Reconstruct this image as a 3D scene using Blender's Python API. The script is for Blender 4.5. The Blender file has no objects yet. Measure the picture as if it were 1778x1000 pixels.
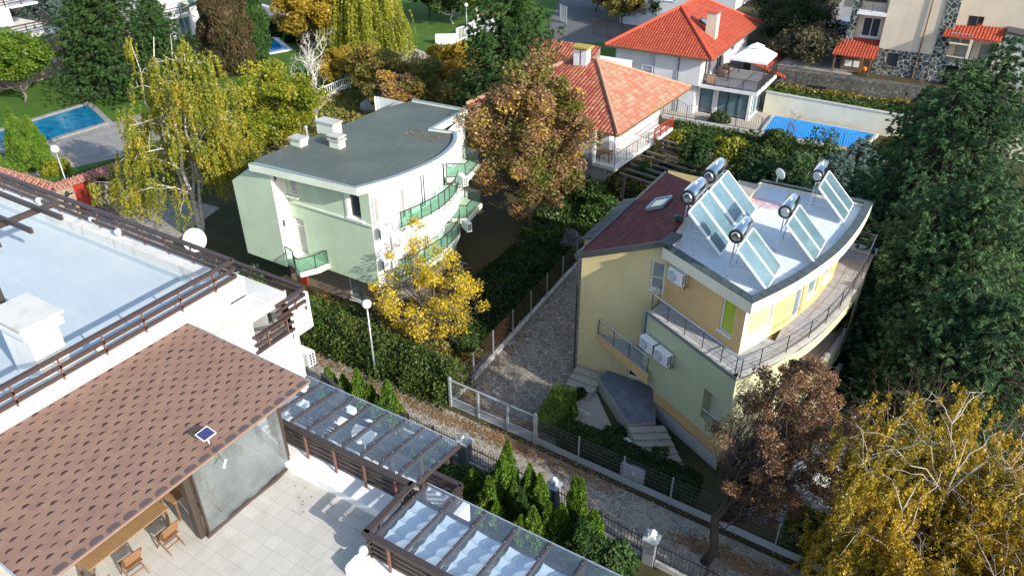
import bpy, math, random
import numpy as np
from mathutils import Vector, Matrix
R = math.radians
# ---------------------------------------------------------------- camera, sky, sun, exposure
scene = bpy.context.scene
col = scene.collection
F_PX, PITCH, ROLL, YAW, CAM_H = 1320.8, R(32.14), R(-.355), R(31.55), 24.0
def _rz(v): return Matrix.Rotation(YAW, 3, 'Z') @ v
_f = Vector((0, math.cos(PITCH), -math.sin(PITCH))); _r = Vector((1, 0, 0)); _u = _r.cross(_f)
CR = _rz(math.cos(ROLL)*_r + math.sin(ROLL)*_u); CU = _rz(-math.sin(ROLL)*_r + math.cos(ROLL)*_u); CF = _rz(_f)
cam_data = bpy.data.cameras.new('camera'); cam = bpy.data.objects.new('camera', cam_data); col.objects.link(cam)
cam_data.sensor_width = 36; cam_data.lens = 36*F_PX/1778; cam_data.clip_end = 2000; cam_data.clip_start = .1
m3 = Matrix((CR, CU, -CF)).transposed()
cam.matrix_world = Matrix.Translation((0, 0, CAM_H)) @ m3.to_4x4()
scene.camera = cam
def at(px, py, z=0.0):
    """world point at height z under a pixel of the photograph"""
    d = (px-889)/F_PX*CR - (py-500)/F_PX*CU + CF
    t = (z-CAM_H)/d.z
    return Vector((0, 0, CAM_H)) + t*d
SUN_AZ, SUN_EL = R(-13), R(26)
world = bpy.data.worlds.new('World'); scene.world = world; world.use_nodes = True
nt = world.node_tree; bg = nt.nodes['Background']
sky = nt.nodes.new('ShaderNodeTexSky'); sky.sky_type = 'NISHITA'; sky.sun_disc = False
sky.sun_elevation = SUN_EL; sky.sun_rotation = R(90)-SUN_AZ; sky.air_density = 1.0; sky.dust_density = 1.0
nt.links.new(sky.outputs[0], bg.inputs[0]); bg.inputs[1].default_value = 0.15
sd = bpy.data.lights.new('sun', 'SUN'); sd.energy = 3.4; sd.angle = R(.5); sd.color = (1, .93, .82)
sun = bpy.data.objects.new('sun', sd); col.objects.link(sun)
sv = Vector((math.cos(SUN_EL)*math.cos(SUN_AZ), math.cos(SUN_EL)*math.sin(SUN_AZ), math.sin(SUN_EL)))
sun.rotation_euler = sv.to_track_quat('Z', 'Y').to_euler(); sun.location = (40, -10, 60)
scene.view_settings.view_transform = 'Standard'; scene.view_settings.look = 'None'
scene.view_settings.exposure = 0.98; scene.view_settings.gamma = 1
scene.render.engine = 'CYCLES'
cy = scene.cycles; cy.max_bounces = 6; cy.diffuse_bounces = 3; cy.glossy_bounces = 3; cy.transmission_bounces = 6; cy.transparent_max_bounces = 12
# ---------------------------------------------------------------- node material helpers
class NM:
    def __init__(s, name):
        s.m = bpy.data.materials.new(name); s.m.use_nodes = True
        s.n = s.m.node_tree.nodes; s.l = s.m.node_tree.links
        s.b = s.n['Principled BSDF']; s.out = s.n['Material Output']
        s._uv = None; s._ob = None
    def link(s, a, b): s.l.new(a, b)
    def uv(s):
        if not s._uv: s._uv = s.n.new('ShaderNodeUVMap').outputs[0]
        return s._uv
    def ob(s):
        if not s._ob: s._ob = s.n.new('ShaderNodeNewGeometry').outputs['Position']
        return s._ob
    def val(s, sock, v):
        if hasattr(v, 'is_linked') or isinstance(v, bpy.types.NodeSocket): s.link(v, sock)
        else: sock.default_value = v
    def mth(s, op, a, b=0.0, c=None, clamp=False):
        n = s.n.new('ShaderNodeMath'); n.operation = op; n.use_clamp = clamp
        s.val(n.inputs[0], a); s.val(n.inputs[1], b)
        if c is not None: s.val(n.inputs[2], c)
        return n.outputs[0]
    def sep(s, v):
        n = s.n.new('ShaderNodeSeparateXYZ'); s.link(v, n.inputs[0]); return n.outputs
    def comb(s, x, y, z=0.0):
        n = s.n.new('ShaderNodeCombineXYZ')
        for i, v in enumerate((x, y, z)): s.val(n.inputs[i], v)
        return n.outputs[0]
    def mapv(s, v, scale=(1, 1, 1), rot=(0, 0, 0)):
        n = s.n.new('ShaderNodeMapping'); s.link(v, n.inputs[0]); n.inputs['Scale'].default_value = scale; n.inputs['Rotation'].default_value = rot; return n.outputs[0]
    def noise(s, scale, detail=4, v=None, rough=.6, dist=0):
        n = s.n.new('ShaderNodeTexNoise'); s.link(v if v is not None else s.ob(), n.inputs['Vector'])
        n.inputs['Scale'].default_value = scale; n.inputs['Detail'].default_value = detail; n.inputs['Roughness'].default_value = rough
        n.inputs['Distortion'].default_value = dist
        return n.outputs['Fac']
    def vor(s, scale, feature='F1', v=None, rnd=1.0, out='Distance'):
        n = s.n.new('ShaderNodeTexVoronoi'); n.feature = feature; s.link(v if v is not None else s.ob(), n.inputs['Vector'])
        n.inputs['Scale'].default_value = scale; n.inputs['Randomness'].default_value = rnd
        return n.outputs[out]
    def white(s, v):
        n = s.n.new('ShaderNodeTexWhiteNoise'); s.link(v, n.inputs['Vector']); return n.outputs['Value']
    def ramp(s, f, stops, interp='LINEAR'):
        n = s.n.new('ShaderNodeValToRGB'); s.val(n.inputs[0], f); e = n.color_ramp.elements; n.color_ramp.interpolation = interp
        while len(e) > 1: e.remove(e[-1])
        e[0].position = stops[0][0]; e[0].color = c4(stops[0][1])
        for p, c in stops[1:]:
            x = e.new(p); x.color = c4(c)
        return n.outputs[0]
    def mix(s, f, a, b, mode='MIX'):
        n = s.n.new('ShaderNodeMix'); n.data_type = 'RGBA'; n.blend_type = mode
        s.val(n.inputs[0], f)
        for i, v in ((6, a), (7, b)):
            if isinstance(v, bpy.types.NodeSocket): s.link(v, n.inputs[i])
            else: n.inputs[i].default_value = c4(v)
        return n.outputs[2]
    def fin(s, c=None, rough=.8, bump=None, bstr=.3, bdist=.02, metal=0.0, spec=.5, **k):
        if c is not None:
            if isinstance(c, bpy.types.NodeSocket): s.link(c, s.b.inputs['Base Color'])
            else: s.b.inputs['Base Color'].default_value = c4(c)
        s.val(s.b.inputs['Roughness'], rough); s.b.inputs['Metallic'].default_value = metal
        s.b.inputs['Specular IOR Level'].default_value = spec
        for kk, v in k.items(): s.b.inputs[kk.replace('_', ' ')].default_value = v
        if bump is not None:
            n = s.n.new('ShaderNodeBump'); n.inputs['Strength'].default_value = bstr; n.inputs['Distance'].default_value = bdist
            s.link(bump, n.inputs['Height']); s.link(n.outputs[0], s.b.inputs['Normal'])
        return s.m
def c4(c): return (c[0], c[1], c[2], 1.0) if len(c) == 3 else c
def mul(c, f): return tuple(min(1, x*f) for x in c[:3])
def plaster(name, c, dirt=.12, dirtc=(.25, .22, .18), bump=.25):
    m = NM(name); n1 = m.noise(.6, 5); n2 = m.noise(14, 3)
    a = m.mix(m.ramp(n1, [(.35, (0, 0, 0)), (.75, (1, 1, 1))]), mul(c, 1.03), mul(c, .86)); a = m.mix(m.ramp(m.noise(3.5, 6, rough=.7), [(.55, (0, 0, 0)), (.8, (.35, .35, .35))]), a, mul(c, .78))
    st = m.noise(1.0, 4, v=m.mapv(m.ob(), (3.0, 3.0, .25)))
    a = m.mix(m.mth('MULTIPLY', m.ramp(st, [(.52, (0, 0, 0)), (.8, (1, 1, 1))]), dirt*2, clamp=True), a, dirtc)
    return m.fin(a, .88, m.mth('ADD', n2, n1), bump, .006, spec=.25)
def plain(name, c, rough=.6, metal=0.0, var=.12, scale=6.0, spec=.5, **k):
    m = NM(name); n = m.noise(scale, 4)
    a = m.mix(n, mul(c, 1-var), mul(c, 1+var))
    return m.fin(a, m.mth('MULTIPLY_ADD', n, .15, rough-.07), m.noise(scale*6, 2), .12, .004, metal, spec, **k)
def tiles(name, stops, w=.24, row=.36, moss=0.0, bstr=1.0, patch=0.0):
    """barrel roof tiles in UV metres: u along the eave, v up the slope"""
    m = NM(name); s = m.sep(m.uv()); u, v = s[0], s[1]
    uu = m.mth('DIVIDE', u, w); vv = m.mth('DIVIDE', v, row)
    fu = m.mth('FRACT', uu); fv = m.mth('FRACT', vv)
    hump = m.mth('SINE', m.mth('MULTIPLY', fu, math.pi))
    cell = m.comb(m.mth('FLOOR', uu), m.mth('FLOOR', vv))
    rnd = m.white(cell)
    big = m.noise(.35, 3)
    f = m.mth('ADD', m.mth('MULTIPLY', rnd, .55), m.mth('MULTIPLY', big, .45), clamp=True)
    base = m.ramp(f, stops)
    gap = m.ramp(hump, [(.0, (.25, .25, .25)), (.38, (1, 1, 1))])
    base = m.mix(1.0, base, gap, 'MULTIPLY')
    ed = m.ramp(fv, [(.0, (.35, .35, .35)), (.13, (1, 1, 1))])
    base = m.mix(1.0, base, ed, 'MULTIPLY')
    if moss:
        mm = m.ramp(m.noise(.7, 6), [(.55, (0, 0, 0)), (.75, (1, 1, 1))])
        base = m.mix(m.mth('MULTIPLY', mm, moss), base, (.30, .24, .06))
    h = m.mth('SUBTRACT', m.mth('MULTIPLY', hump, .8), m.mth('MULTIPLY', fv, .5))
    return m.fin(base, .75, h, bstr, .06, spec=.3)
def stonework(name, scale, stops, mortar, mw=.05, vec='uv', rough=.85, bstr=.6):
    m = NM(name); v = m.uv() if vec == 'uv' else m.ob()
    wob = m.noise(2.5, 3, v=v); v2 = m.n.new('ShaderNodeVectorMath'); v2.operation = 'ADD'
    m.link(v, v2.inputs[0]); m.link(m.comb(m.mth('MULTIPLY', wob, .25), m.mth('MULTIPLY', wob, -.2)), v2.inputs[1]); v = v2.outputs[0]
    e = m.vor(scale, 'DISTANCE_TO_EDGE', v); c = m.vor(scale, 'F1', v, out='Color')
    r = m.sep(c)[0]
    st = m.ramp(r, stops); st = m.mix(m.noise(9, 5, v=v), mul((.75, .75, .75), 1), (1.15, 1.15, 1.15)) if False else m.mix(m.mth('MULTIPLY', m.noise(7, 5, v=v), .7), st, mul(stops[0][1], .6))
    k = m.ramp(e, [(mw*.5, (0, 0, 0)), (mw, (1, 1, 1))])
    a = m.mix(k, mortar, st)
    return m.fin(a, rough, m.mth('ADD', k, m.mth('MULTIPLY', m.noise(12, 4, v=v), .4)), bstr, .02, spec=.3)
def leafmat(name, stops, trans=.35, patch=0.5, pscale=.5, gloss=.035):
    """foliage: each leaf carries a random tint; larger patches of the crown turn colour together"""
    m = NM(name); at_ = m.n.new('ShaderNodeAttribute'); at_.attribute_name = 'tint'
    t = m.mth('ADD', m.mth('MULTIPLY', at_.outputs['Fac'], 1-patch), m.mth('MULTIPLY', m.ramp(m.noise(pscale, 3), [(.3, (0, 0, 0)), (.7, (1, 1, 1))]), patch))
    c = m.ramp(t, stops)
    m.n.remove(m.b)
    d = m.n.new('ShaderNodeBsdfDiffuse'); tr = m.n.new('ShaderNodeBsdfTranslucent'); gl = m.n.new('ShaderNodeBsdfGlossy')
    gl.inputs['Roughness'].default_value = .45; gl.inputs['Color'].default_value = (.6, .6, .6, 1)
    m.link(c, d.inputs[0]); m.link(c, tr.inputs[0])
    mx = m.n.new('ShaderNodeMixShader'); mx.inputs[0].default_value = trans; m.link(d.outputs[0], mx.inputs[1]); m.link(tr.outputs[0], mx.inputs[2])
    m2 = m.n.new('ShaderNodeMixShader'); m2.inputs[0].default_value = gloss if trans > .18 else .012; m.link(mx.outputs[0], m2.inputs[1]); m.link(gl.outputs[0], m2.inputs[2])
    m.link(m2.outputs[0], m.out.inputs[0]); return m.m
# ---------------------------------------------------------------- mesh builder
def autouv(me):
    n = len(me.polygons)
    if not n: return
    lt = np.zeros(n, 'i4'); me.polygons.foreach_get('loop_total', lt)
    nr = np.zeros(n*3, 'f4'); me.polygons.foreach_get('normal', nr); nr = nr.reshape(-1, 3)
    co = np.zeros(len(me.vertices)*3, 'f4'); me.vertices.foreach_get('co', co); co = co.reshape(-1, 3)
    vi = np.zeros(len(me.loops), 'i4'); me.loops.foreach_get('vertex_index', vi)
    N = np.repeat(nr, lt, 0); P = co[vi]
    flat = np.abs(N[:, 2]) > .995
    h = np.stack([-N[:, 1], N[:, 0], np.zeros(len(N))], 1); l = np.linalg.norm(h, axis=1); l[l < 1e-6] = 1; h /= l[:, None]
    h[flat] = (1, 0, 0); v = np.cross(N, h); v[flat] = (0, 1, 0)
    uv = np.stack([(P*h).sum(1), (P*v).sum(1)], 1).astype('f4')
    lay = me.uv_layers.new(name='UVMap'); lay.data.foreach_set('uv', uv.ravel())
_base = {}
def setbase(o, b): _base[o.name] = Vector(b)
def getbase(o): return _base.get(o.name, Vector((0, 0, 0)))
class MB:
    def __init__(s): s.v = []; s.f = []
    def poly(s, pts):
        i = len(s.v); s.v += [tuple(p) for p in pts]; s.f.append(tuple(range(i, i+len(pts)))); return s
    def box(s, x0, y0, z0, x1, y1, z1):
        if x0 > x1: x0, x1 = x1, x0
        if y0 > y1: y0, y1 = y1, y0
        if z0 > z1: z0, z1 = z1, z0
        return s.prism([(x0, y0), (x1, y0), (x1, y1), (x0, y1)], z0, z1)
    def prism(s, pl, z0, z1):
        """pl counter-clockwise; z0/z1 numbers or per-vertex lists"""
        n = len(pl); i = len(s.v)
        zb = z0 if isinstance(z0, (list, tuple)) else [z0]*n; zt = z1 if isinstance(z1, (list, tuple)) else [z1]*n
        s.v += [(p[0], p[1], zb[k]) for k, p in enumerate(pl)] + [(p[0], p[1], zt[k]) for k, p in enumerate(pl)]
        s.f.append(tuple(range(i+n-1, i-1, -1))); s.f.append(tuple(range(i+n, i+2*n)))
        for k in range(n):
            j = (k+1) % n; s.f.append((i+k, i+j, i+n+j, i+n+k))
        return s
    def bar(s, p, q, w=.05, h=.05):
        """square bar from p to q"""
        p, q = Vector(p), Vector(q); d = (q-p); L = d.length
        if L < 1e-6: return s
        d /= L; up = Vector((0, 0, 1)) if abs(d.z) < .95 else Vector((1, 0, 0))
        a = d.cross(up).normalized(); b = a.cross(d)
        i = len(s.v)
        for c in (p, q):
            for sa, sb in ((-1, -1), (1, -1), (1, 1), (-1, 1)): s.v.append(tuple(c + a*sa*w/2 + b*sb*h/2))
        s.f += [(i, i+3, i+2, i+1), (i+4, i+5, i+6, i+7)] + [(i+k, i+(k+1) % 4, i+4+(k+1) % 4, i+4+k) for k in range(4)]
        return s
    def tube(s, pts, r, n=6, cap=True):
        """round tube through points; r number or list"""
        pts = [Vector(p) for p in pts]; m = len(pts); rr = r if isinstance(r, (list, tuple)) else [r]*m
        i0 = len(s.v); prev = None
        for k, p in enumerate(pts):
            d = (pts[min(k+1, m-1)]-pts[max(k-1, 0)])
            d = d.normalized() if d.length > 1e-9 else Vector((0, 0, 1))
            if prev is None: a = d.orthogonal().normalized()
            else:
                a = prev - d*prev.dot(d); a = a.normalized() if a.length > 1e-6 else d.orthogonal().normalized()
            prev = a; b = d.cross(a)
            for j in range(n):
                t = 2*math.pi*j/n; s.v.append(tuple(p + (a*math.cos(t)+b*math.sin(t))*rr[k]))
        for k in range(m-1):
            for j in range(n):
                a0 = i0+k*n+j; a1 = i0+k*n+(j+1) % n; s.f.append((a0, a1, a1+n, a0+n))
        if cap:
            s.f.append(tuple(range(i0+n-1, i0-1, -1))); s.f.append(tuple(range(i0+(m-1)*n, i0+m*n)))
        return s
    def lathe(s, prof, c=(0, 0, 0), n=16, axis='Z'):
        """prof: list of (r, h)"""
        i0 = len(s.v); m = len(prof)
        for r, h in prof:
            for j in range(n):
                t = 2*math.pi*j/n; x, y = r*math.cos(t), r*math.sin(t)
                p = (x, y, h) if axis == 'Z' else ((y, h, x) if axis == 'Y' else (h, x, y))
                s.v.append((c[0]+p[0], c[1]+p[1], c[2]+p[2]))
        for k in range(m-1):
            for j in range(n):
                a0 = i0+k*n+j; a1 = i0+k*n+(j+1) % n; s.f.append((a0, a1, a1+n, a0+n))
        s.f.append(tuple(range(i0+n-1, i0-1, -1))); s.f.append(tuple(range(i0+(m-1)*n, i0+m*n)))
        return s
    def ball(s, c, r, n=16, m=10, sz=1.0):
        return s.lathe([(max(1e-3, r*math.sin(math.pi*k/m)), -r*sz*math.cos(math.pi*k/m)) for k in range(m+1)], c, n)
    def slab(s, pts, t):
        """sheet through a planar outline (counter-clockwise from above) with thickness t straight down"""
        n = len(pts); i = len(s.v)
        s.v += [tuple(p) for p in pts] + [(p[0], p[1], p[2]-t) for p in pts]
        s.f.append(tuple(range(i, i+n))); s.f.append(tuple(range(i+2*n-1, i+n-1, -1)))
        for k in range(n):
            j = (k+1) % n; s.f.append((i+k, i+n+k, i+n+j, i+j))
        return s
    def build(s, name, mat, parent=None, base=None, smooth=False, bevel=0):
        if not s.v: return None
        b = Vector(base) if base is not None else (getbase(parent) if parent is not None else Vector((0, 0, 0)))
        me = bpy.data.meshes.new(name)
        me.from_pydata([(x-b.x, y-b.y, z-b.z) for x, y, z in s.v], [], s.f)
        o = bpy.data.objects.new(name, me); col.objects.link(o)
        if isinstance(mat, str): mat = M[mat]
        me.materials.append(mat)
        if smooth: me.polygons.foreach_set('use_smooth', [True]*len(me.polygons))
        autouv(me)
        if parent is not None:
            o.parent = parent; setbase(o, b)
        else:
            o.location = b; setbase(o, b)
        if bevel:
            md = o.modifiers.new('bevel', 'BEVEL'); md.width = bevel; md.segments = 2; md.limit_method = 'ANGLE'; md.angle_limit = R(40)
        return o
def thing(name, label, cat, base=(0, 0, 0), group=None):
    o = bpy.data.objects.new(name, None); col.objects.link(o); o.location = base; setbase(o, base)
    o.empty_display_size = .3
    o['label'] = label; o['category'] = cat
    if group: o['group'] = group
    return o
def tag(o, label, cat, group=None, kind=None):
    o['label'] = label; o['category'] = cat
    if group: o['group'] = group
    if kind: o['kind'] = kind
    return o
def struct(name, mb, mat):
    o = mb.build(name, mat); o['kind'] = 'structure'; return o
def copy_tree(o, parent=None):
    c = o.copy(); col.objects.link(c)
    if parent is not None: c.parent = parent
    for ch in [x for x in bpy.data.objects if x.parent == o]: copy_tree(ch, c)
    return c
def place(proto, loc, rz=0, scale=1, label=None, used=set()):
    if proto.name in used: o = copy_tree(proto)
    else: used.add(proto.name); o = proto
    o.location = loc; o.rotation_euler = (0, 0, rz); o.scale = (scale,)*3
    if label: o['label'] = label
    return o
def wall(mb, p0, p1, z0, z1, holes=(), depth=.14):
    """outer face of a wall from p0 to p1 (outside on the right hand), rectangular holes (u0,u1,v0,v1) with reveals"""
    p0 = Vector((p0[0], p0[1], 0)); p1 = Vector((p1[0], p1[1], 0)); d = p1-p0; L = d.length; d /= L; n = Vector((d.y, -d.x, 0))
    us = sorted({0, L} | {h[0] for h in holes} | {h[1] for h in holes}); zs = sorted({z0, z1} | {h[2] for h in holes} | {h[3] for h in holes})
    P = lambda u, z, k=0: tuple(p0+d*u-n*k+Vector((0, 0, z)))
    for a, b in zip(us, us[1:]):
        for c, e in zip(zs, zs[1:]):
            um, zm = (a+b)/2, (c+e)/2
            if any(h[0] < um < h[1] and h[2] < zm < h[3] for h in holes): continue
            mb.poly([P(a, c), P(b, c), P(b, e), P(a, e)])
    for a, b, c, e in [h[:4] for h in holes]:
        for q in (((a, c), (b, c)), ((b, c), (b, e)), ((b, e), (a, e)), ((a, e), (a, c))):
            (u1, v1), (u2, v2) = q; mb.poly([P(u1, v1), P(u1, v1, depth), P(u2, v2, depth), P(u2, v2)])
def window(parent, p0, p1, h, depth=.14, frame='white_frame', pane='glass_dark', mull=(1,), sill=True, trans=(), name='window', fw=.07, label=None):
    """frame, pane and sill filling hole h of the wall p0-p1"""
    p0 = Vector((p0[0], p0[1], 0)); p1 = Vector((p1[0], p1[1], 0)); d = (p1-p0).normalized(); n = Vector((d.y, -d.x, 0))
    a, b, c, e = h[:4]; P = lambda u, z, k=0: p0+d*u-n*k+Vector((0, 0, z))
    k = depth-.03; mb = MB()
    for u in (a+fw/2, b-fw/2): mb.bar(P(u, c, k), P(u, e, k), fw, .06)
    for z in (c+fw/2, e-fw/2): mb.bar(P(a+fw, z, k), P(b-fw, z, k), .06, fw)
    w = b-a
    nm = mull[0]
    for i in range(1, nm): mb.bar(P(a+w*i/nm, c+fw, k), P(a+w*i/nm, e-fw, k), fw*.9, .055)
    for t in trans: mb.bar(P(a+fw, c+(e-c)*t, k+.002), P(b-fw, c+(e-c)*t, k+.002), .05, fw*.8)
    f = mb.build(name, frame, parent)
    if label: f['label'] = label
    MB().poly([P(a, c, k+.012), P(b, c, k+.012), P(b, e, k+.012), P(a, e, k+.012)]).build('pane', pane, f)
    if sill:
        q = P((a+b)/2, c-.02, -.03); MB().bar(P(a-.05, c-.025, -.01), P(b+.05, c-.025, -.01), .16, .045).build('sill', frame, f)
    return f
def railing(parent, pts, h=.9, n=3, post=1.0, mat='dark_metal', pmat=None, w=.05, z=None, pw=.05, toph=.07, bottom=.15, name='railing', balus=0, bmat=None, topw=None, solo=True):
    """railing along points (each x, y, zbase): top rail, n lower rails (or vertical balusters), posts as one mesh each"""
    mb = MB(); pos = []
    pts = [Vector(p) for p in pts]
    for a, b in zip(pts, pts[1:]):
        up = Vector((0, 0, 1)); L = (b-a).length
        mb.bar(a+up*h, b+up*h, topw or w, toph)
        for i in range(n):
            zz = bottom+(h-bottom)*i/max(n, 1) if n > 1 else bottom
            mb.bar(a+up*zz, b+up*zz, w*.8, w*.8)
        if balus:
            m = max(1, int(L/balus))
            for i in range(m+1): mb.bar(a.lerp(b, i/m)+up*bottom, a.lerp(b, i/m)+up*(h-.01), .018, .018)
        m = max(1, round(L/post))
        for i in range(m+1):
            c = a.lerp(b, i/m)
            if not pos or (pos[-1]-c).length > .05: pos.append(c)
    o = mb.build(name, mat, parent)
    if solo:
        for c in pos: MB().bar(c, c+up*(h-.02-toph/2), pw, pw).build('post', pmat or mat, o)
    else:
        pm = MB()
        for c in pos: pm.bar(c, c+up*(h-.02-toph/2), pw, pw)
        pm.build('post', pmat or mat, o)
    return o
# ---------------------------------------------------------------- materials
M = {}
M['white_wall'] = plaster('white_wall', (.78, .78, .77), .05)
M['white_wall_far'] = plaster('white_wall_far', (.74, .75, .76), .05)
M['green_wall'] = plaster('green_wall', (.56, .69, .50), .07)
M['green_pale'] = plaster('green_pale', (.66, .74, .62), .08)
M['brown_plaster'] = plaster('brown_plaster', (.33, .26, .19), .25)
M['yellow_wall'] = plaster('yellow_wall', (.70, .58, .30), .05)
M['sage_wall'] = plaster('sage_wall', (.52, .53, .33), .05)
M['cream_wall'] = plaster('cream_wall', (.78, .72, .54), .06)
M['orange_wall'] = plaster('orange_wall', (.72, .46, .21), .05)
M['beige_wall'] = plaster('beige_wall', (.62, .54, .43), .12)
M['concrete'] = plaster('concrete', (.46, .45, .42), .3, (.18, .17, .15))
M['pale_concrete'] = plaster('pale_concrete', (.66, .66, .63), .35, (.33, .32, .29))
M['grey_rendered'] = plaster('grey_rendered', (.20, .21, .235), .3, (.16, .16, .15))
M['white_frame'] = plain('white_frame', (.80, .80, .80), .4, var=.03)
M['dark_metal'] = plain('dark_metal', (.035, .03, .03), .45)
M['brown_metal'] = plain('brown_metal', (.055, .034, .030), .5, var=.2)
M['rust_metal'] = plain('rust_metal', (.17, .085, .062), .55, var=.2)
M['dark_beam'] = plain('dark_beam', (.05, .036, .03), .5, var=.3)
M['steel'] = plain('steel', (.55, .56, .58), .28, 1.0, var=.06)
M['mesh_wire'] = plain('mesh_wire', (.16, .17, .18), .6)
M['galvanised'] = plain('galvanised', (.42, .46, .50), .45, .5, var=.15)
M['lead'] = plain('lead', (.07, .075, .078), .5, .3, var=.35, scale=3)
M['flashing'] = plain('flashing', (.27, .32, .33), .5, .3, var=.15, scale=2)
M['grey_paint'] = plain('grey_paint', (.34, .38, .42), .5, var=.12)
M['white_plastic'] = plain('white_plastic', (.78, .78, .76), .35, var=.04)
M['black_plastic'] = plain('black_plastic', (.02, .02, .022), .4)
M['dark_void'] = plain('dark_void', (.012, .012, .012), .9)
M['wood_light'] = plain('wood_light', (.27, .165, .08), .5, var=.25, scale=4)
M['chair_wood'] = plain('chair_wood', (.19, .095, .045), .5, var=.3, scale=6)
M['fascia_wood'] = plain('fascia_wood', (.24, .155, .115), .6, var=.15)
M['wood_dark'] = plain('wood_dark', (.16, .09, .05), .55, var=.3, scale=4)
M['old_wood'] = plain('old_wood', (.17, .15, .13), .85, var=.4, scale=5)
M['red_paint'] = plain('red_paint', (.33, .035, .02), .45, var=.12)
M['orange_plastic'] = plain('orange_plastic', (.8, .17, .02), .4)
M['blind_fabric'] = plain('blind_fabric', (.62, .69, .74), .9, var=.05)
M['fabric_white'] = plain('fabric_white', (.80, .82, .84), .9, var=.05)
M['car_paint'] = plain('car_paint', (.018, .024, .06), .16, .4, var=.05, Coat_Weight=1.0)
M['rubber'] = plain('rubber', (.02, .02, .02), .9)
M['curtain'] = plain('curtain', (.55, .55, .52), .8)
M['wicker'] = plain('wicker', (.30, .20, .14), .8, var=.4, scale=20)
M['solar_dark'] = plain('solar_dark', (.03, .03, .04), .3)
M['bark_dark'] = plain('bark_dark', (.06, .045, .035), .9, var=.5, scale=8)
M['bark_grey'] = plain('bark_grey', (.16, .14, .12), .9, var=.4, scale=8)
M['twig_brown'] = plain('twig_brown', (.13, .085, .06), .9, var=.4, scale=8)
def birch_bark():
    m = NM('birch_bark'); n = m.noise(3, 5, v=m.mapv(m.ob(), (1, 1, 4)))
    return m.fin(m.ramp(n, [(.36, (.06, .05, .04)), (.46, (.55, .52, .46)), (.8, (.72, .70, .64))]), .8)
M['birch_bark'] = birch_bark()
M['birch_bark_grey'] = plain('birch_bark_grey', (.36, .32, .25), .85, var=.35, scale=5)
M['glass_dark'] = plain('glass_dark', (.05, .06, .07), .06, var=.3, scale=1.5, spec=.8)
M['glass_green'] = plain('glass_green', (.02, .22, .12), .1, var=.2, spec=.8)
M['glass_lime'] = plain('glass_lime', (.42, .50, .04), .25, var=.06, spec=.5)
M['glass_lime_sunlit'] = plain('glass_lime_sunlit', (.50, .52, .26), .25, var=.05, spec=.5)  # same lime glass as above, lightened to paint direct sun into its colour
M['glass_curtain'] = plain('glass_curtain', (.30, .31, .29), .2, var=.35, scale=3, spec=.8)
M['glass_blue'] = plain('glass_blue', (.12, .20, .24), .06, var=.3, scale=1.5, spec=.8)
def clear(name, c, rough=.03, alpha=.25, spec=1.0, dc=(.55, .62, .66)):
    m = NM(name); m.n.remove(m.b)
    t = m.n.new('ShaderNodeBsdfTransparent'); t.inputs[0].default_value = c4(c)
    g = m.n.new('ShaderNodeBsdfGlossy'); g.inputs['Roughness'].default_value = rough; g.inputs[0].default_value = (.9, .95, 1, 1)
    d = m.n.new('ShaderNodeBsdfDiffuse'); d.inputs[0].default_value = c4(dc)
    f = m.n.new('ShaderNodeLayerWeight'); f.inputs[0].default_value = .5
    a = m.n.new('ShaderNodeMixShader'); m.val(a.inputs[0], m.mth('MULTIPLY', m.ramp(m.noise(.8, 4), [(.3, (.3, .3, .3)), (.75, (1, 1, 1))]), alpha)); m.link(t.outputs[0], a.inputs[1]); m.link(d.outputs[0], a.inputs[2])
    b = m.n.new('ShaderNodeMixShader'); m.val(b.inputs[0], m.mth('MULTIPLY_ADD', m.mth('POWER', f.outputs['Facing'], 3.5), spec*.6, .05*spec, clamp=True)); m.link(a.outputs[0], b.inputs[1]); m.link(g.outputs[0], b.inputs[2])
    m.link(b.outputs[0], m.out.inputs[0]); return m.m
M['glass_clear'] = clear('glass_clear', (.84, .91, .96), .05, .24, 1.3, (.36, .46, .55))
M['glass_balustrade'] = clear('glass_balustrade', (.50, .72, .62), .04, .08, 1.0, (.25, .4, .33))
M['vinyl'] = clear('vinyl', (.50, .56, .58), .18, .5, 1.2, (.34, .38, .38))
def membrane(name, c, c2, c3, seam=None, streak=(.3, 1.0)):
    m = NM(name); n = m.noise(.35, 6, rough=.65); n2 = m.noise(2.2, 5, v=m.mapv(m.ob(), (streak[0], streak[1], 1)))
    a = m.mix(m.ramp(n, [(.35, (0, 0, 0)), (.7, (1, 1, 1))]), c, c2)
    a = m.mix(m.ramp(n2, [(.55, (0, 0, 0)), (.85, (.7, .7, .7))]), a, c3)
    h = n2
    if seam:
        s = m.sep(m.uv()); fr = m.mth('FRACT', m.mth('DIVIDE', s[seam[0]], seam[1]))
        k = m.ramp(fr, [(.0, (1, 1, 1)), (.035, (0, 0, 0))])
        a = m.mix(m.mth('MULTIPLY', k, .55), a, mul(c, .45)); h = m.mth('ADD', n2, k)
        rr = m.white(m.comb(m.mth('FLOOR', m.mth('DIVIDE', s[seam[0]], seam[1])), 0.0))
        a = m.mix(m.mth('MULTIPLY', rr, .18), a, mul(c, .6))
    return m.fin(a, .6, h, .25, .01, spec=.4)
M['roof_blue'] = membrane('roof_blue', (.42, .49, .525), (.50, .56, .585), (.60, .64, .65))
M['roof_silver'] = membrane('roof_silver', (.56, .62, .66), (.72, .76, .78), (.30, .32, .30), streak=(1, 1))
M['roof_felt'] = membrane('roof_felt', (.075, .092, .078), (.115, .13, .105), (.16, .165, .13), seam=(0, 1.0), streak=(1, .3))
M['ledge_stone'] = membrane('ledge_stone', (.60, .59, .55), (.50, .49, .45), (.38, .37, .33), streak=(1, 1))
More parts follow.
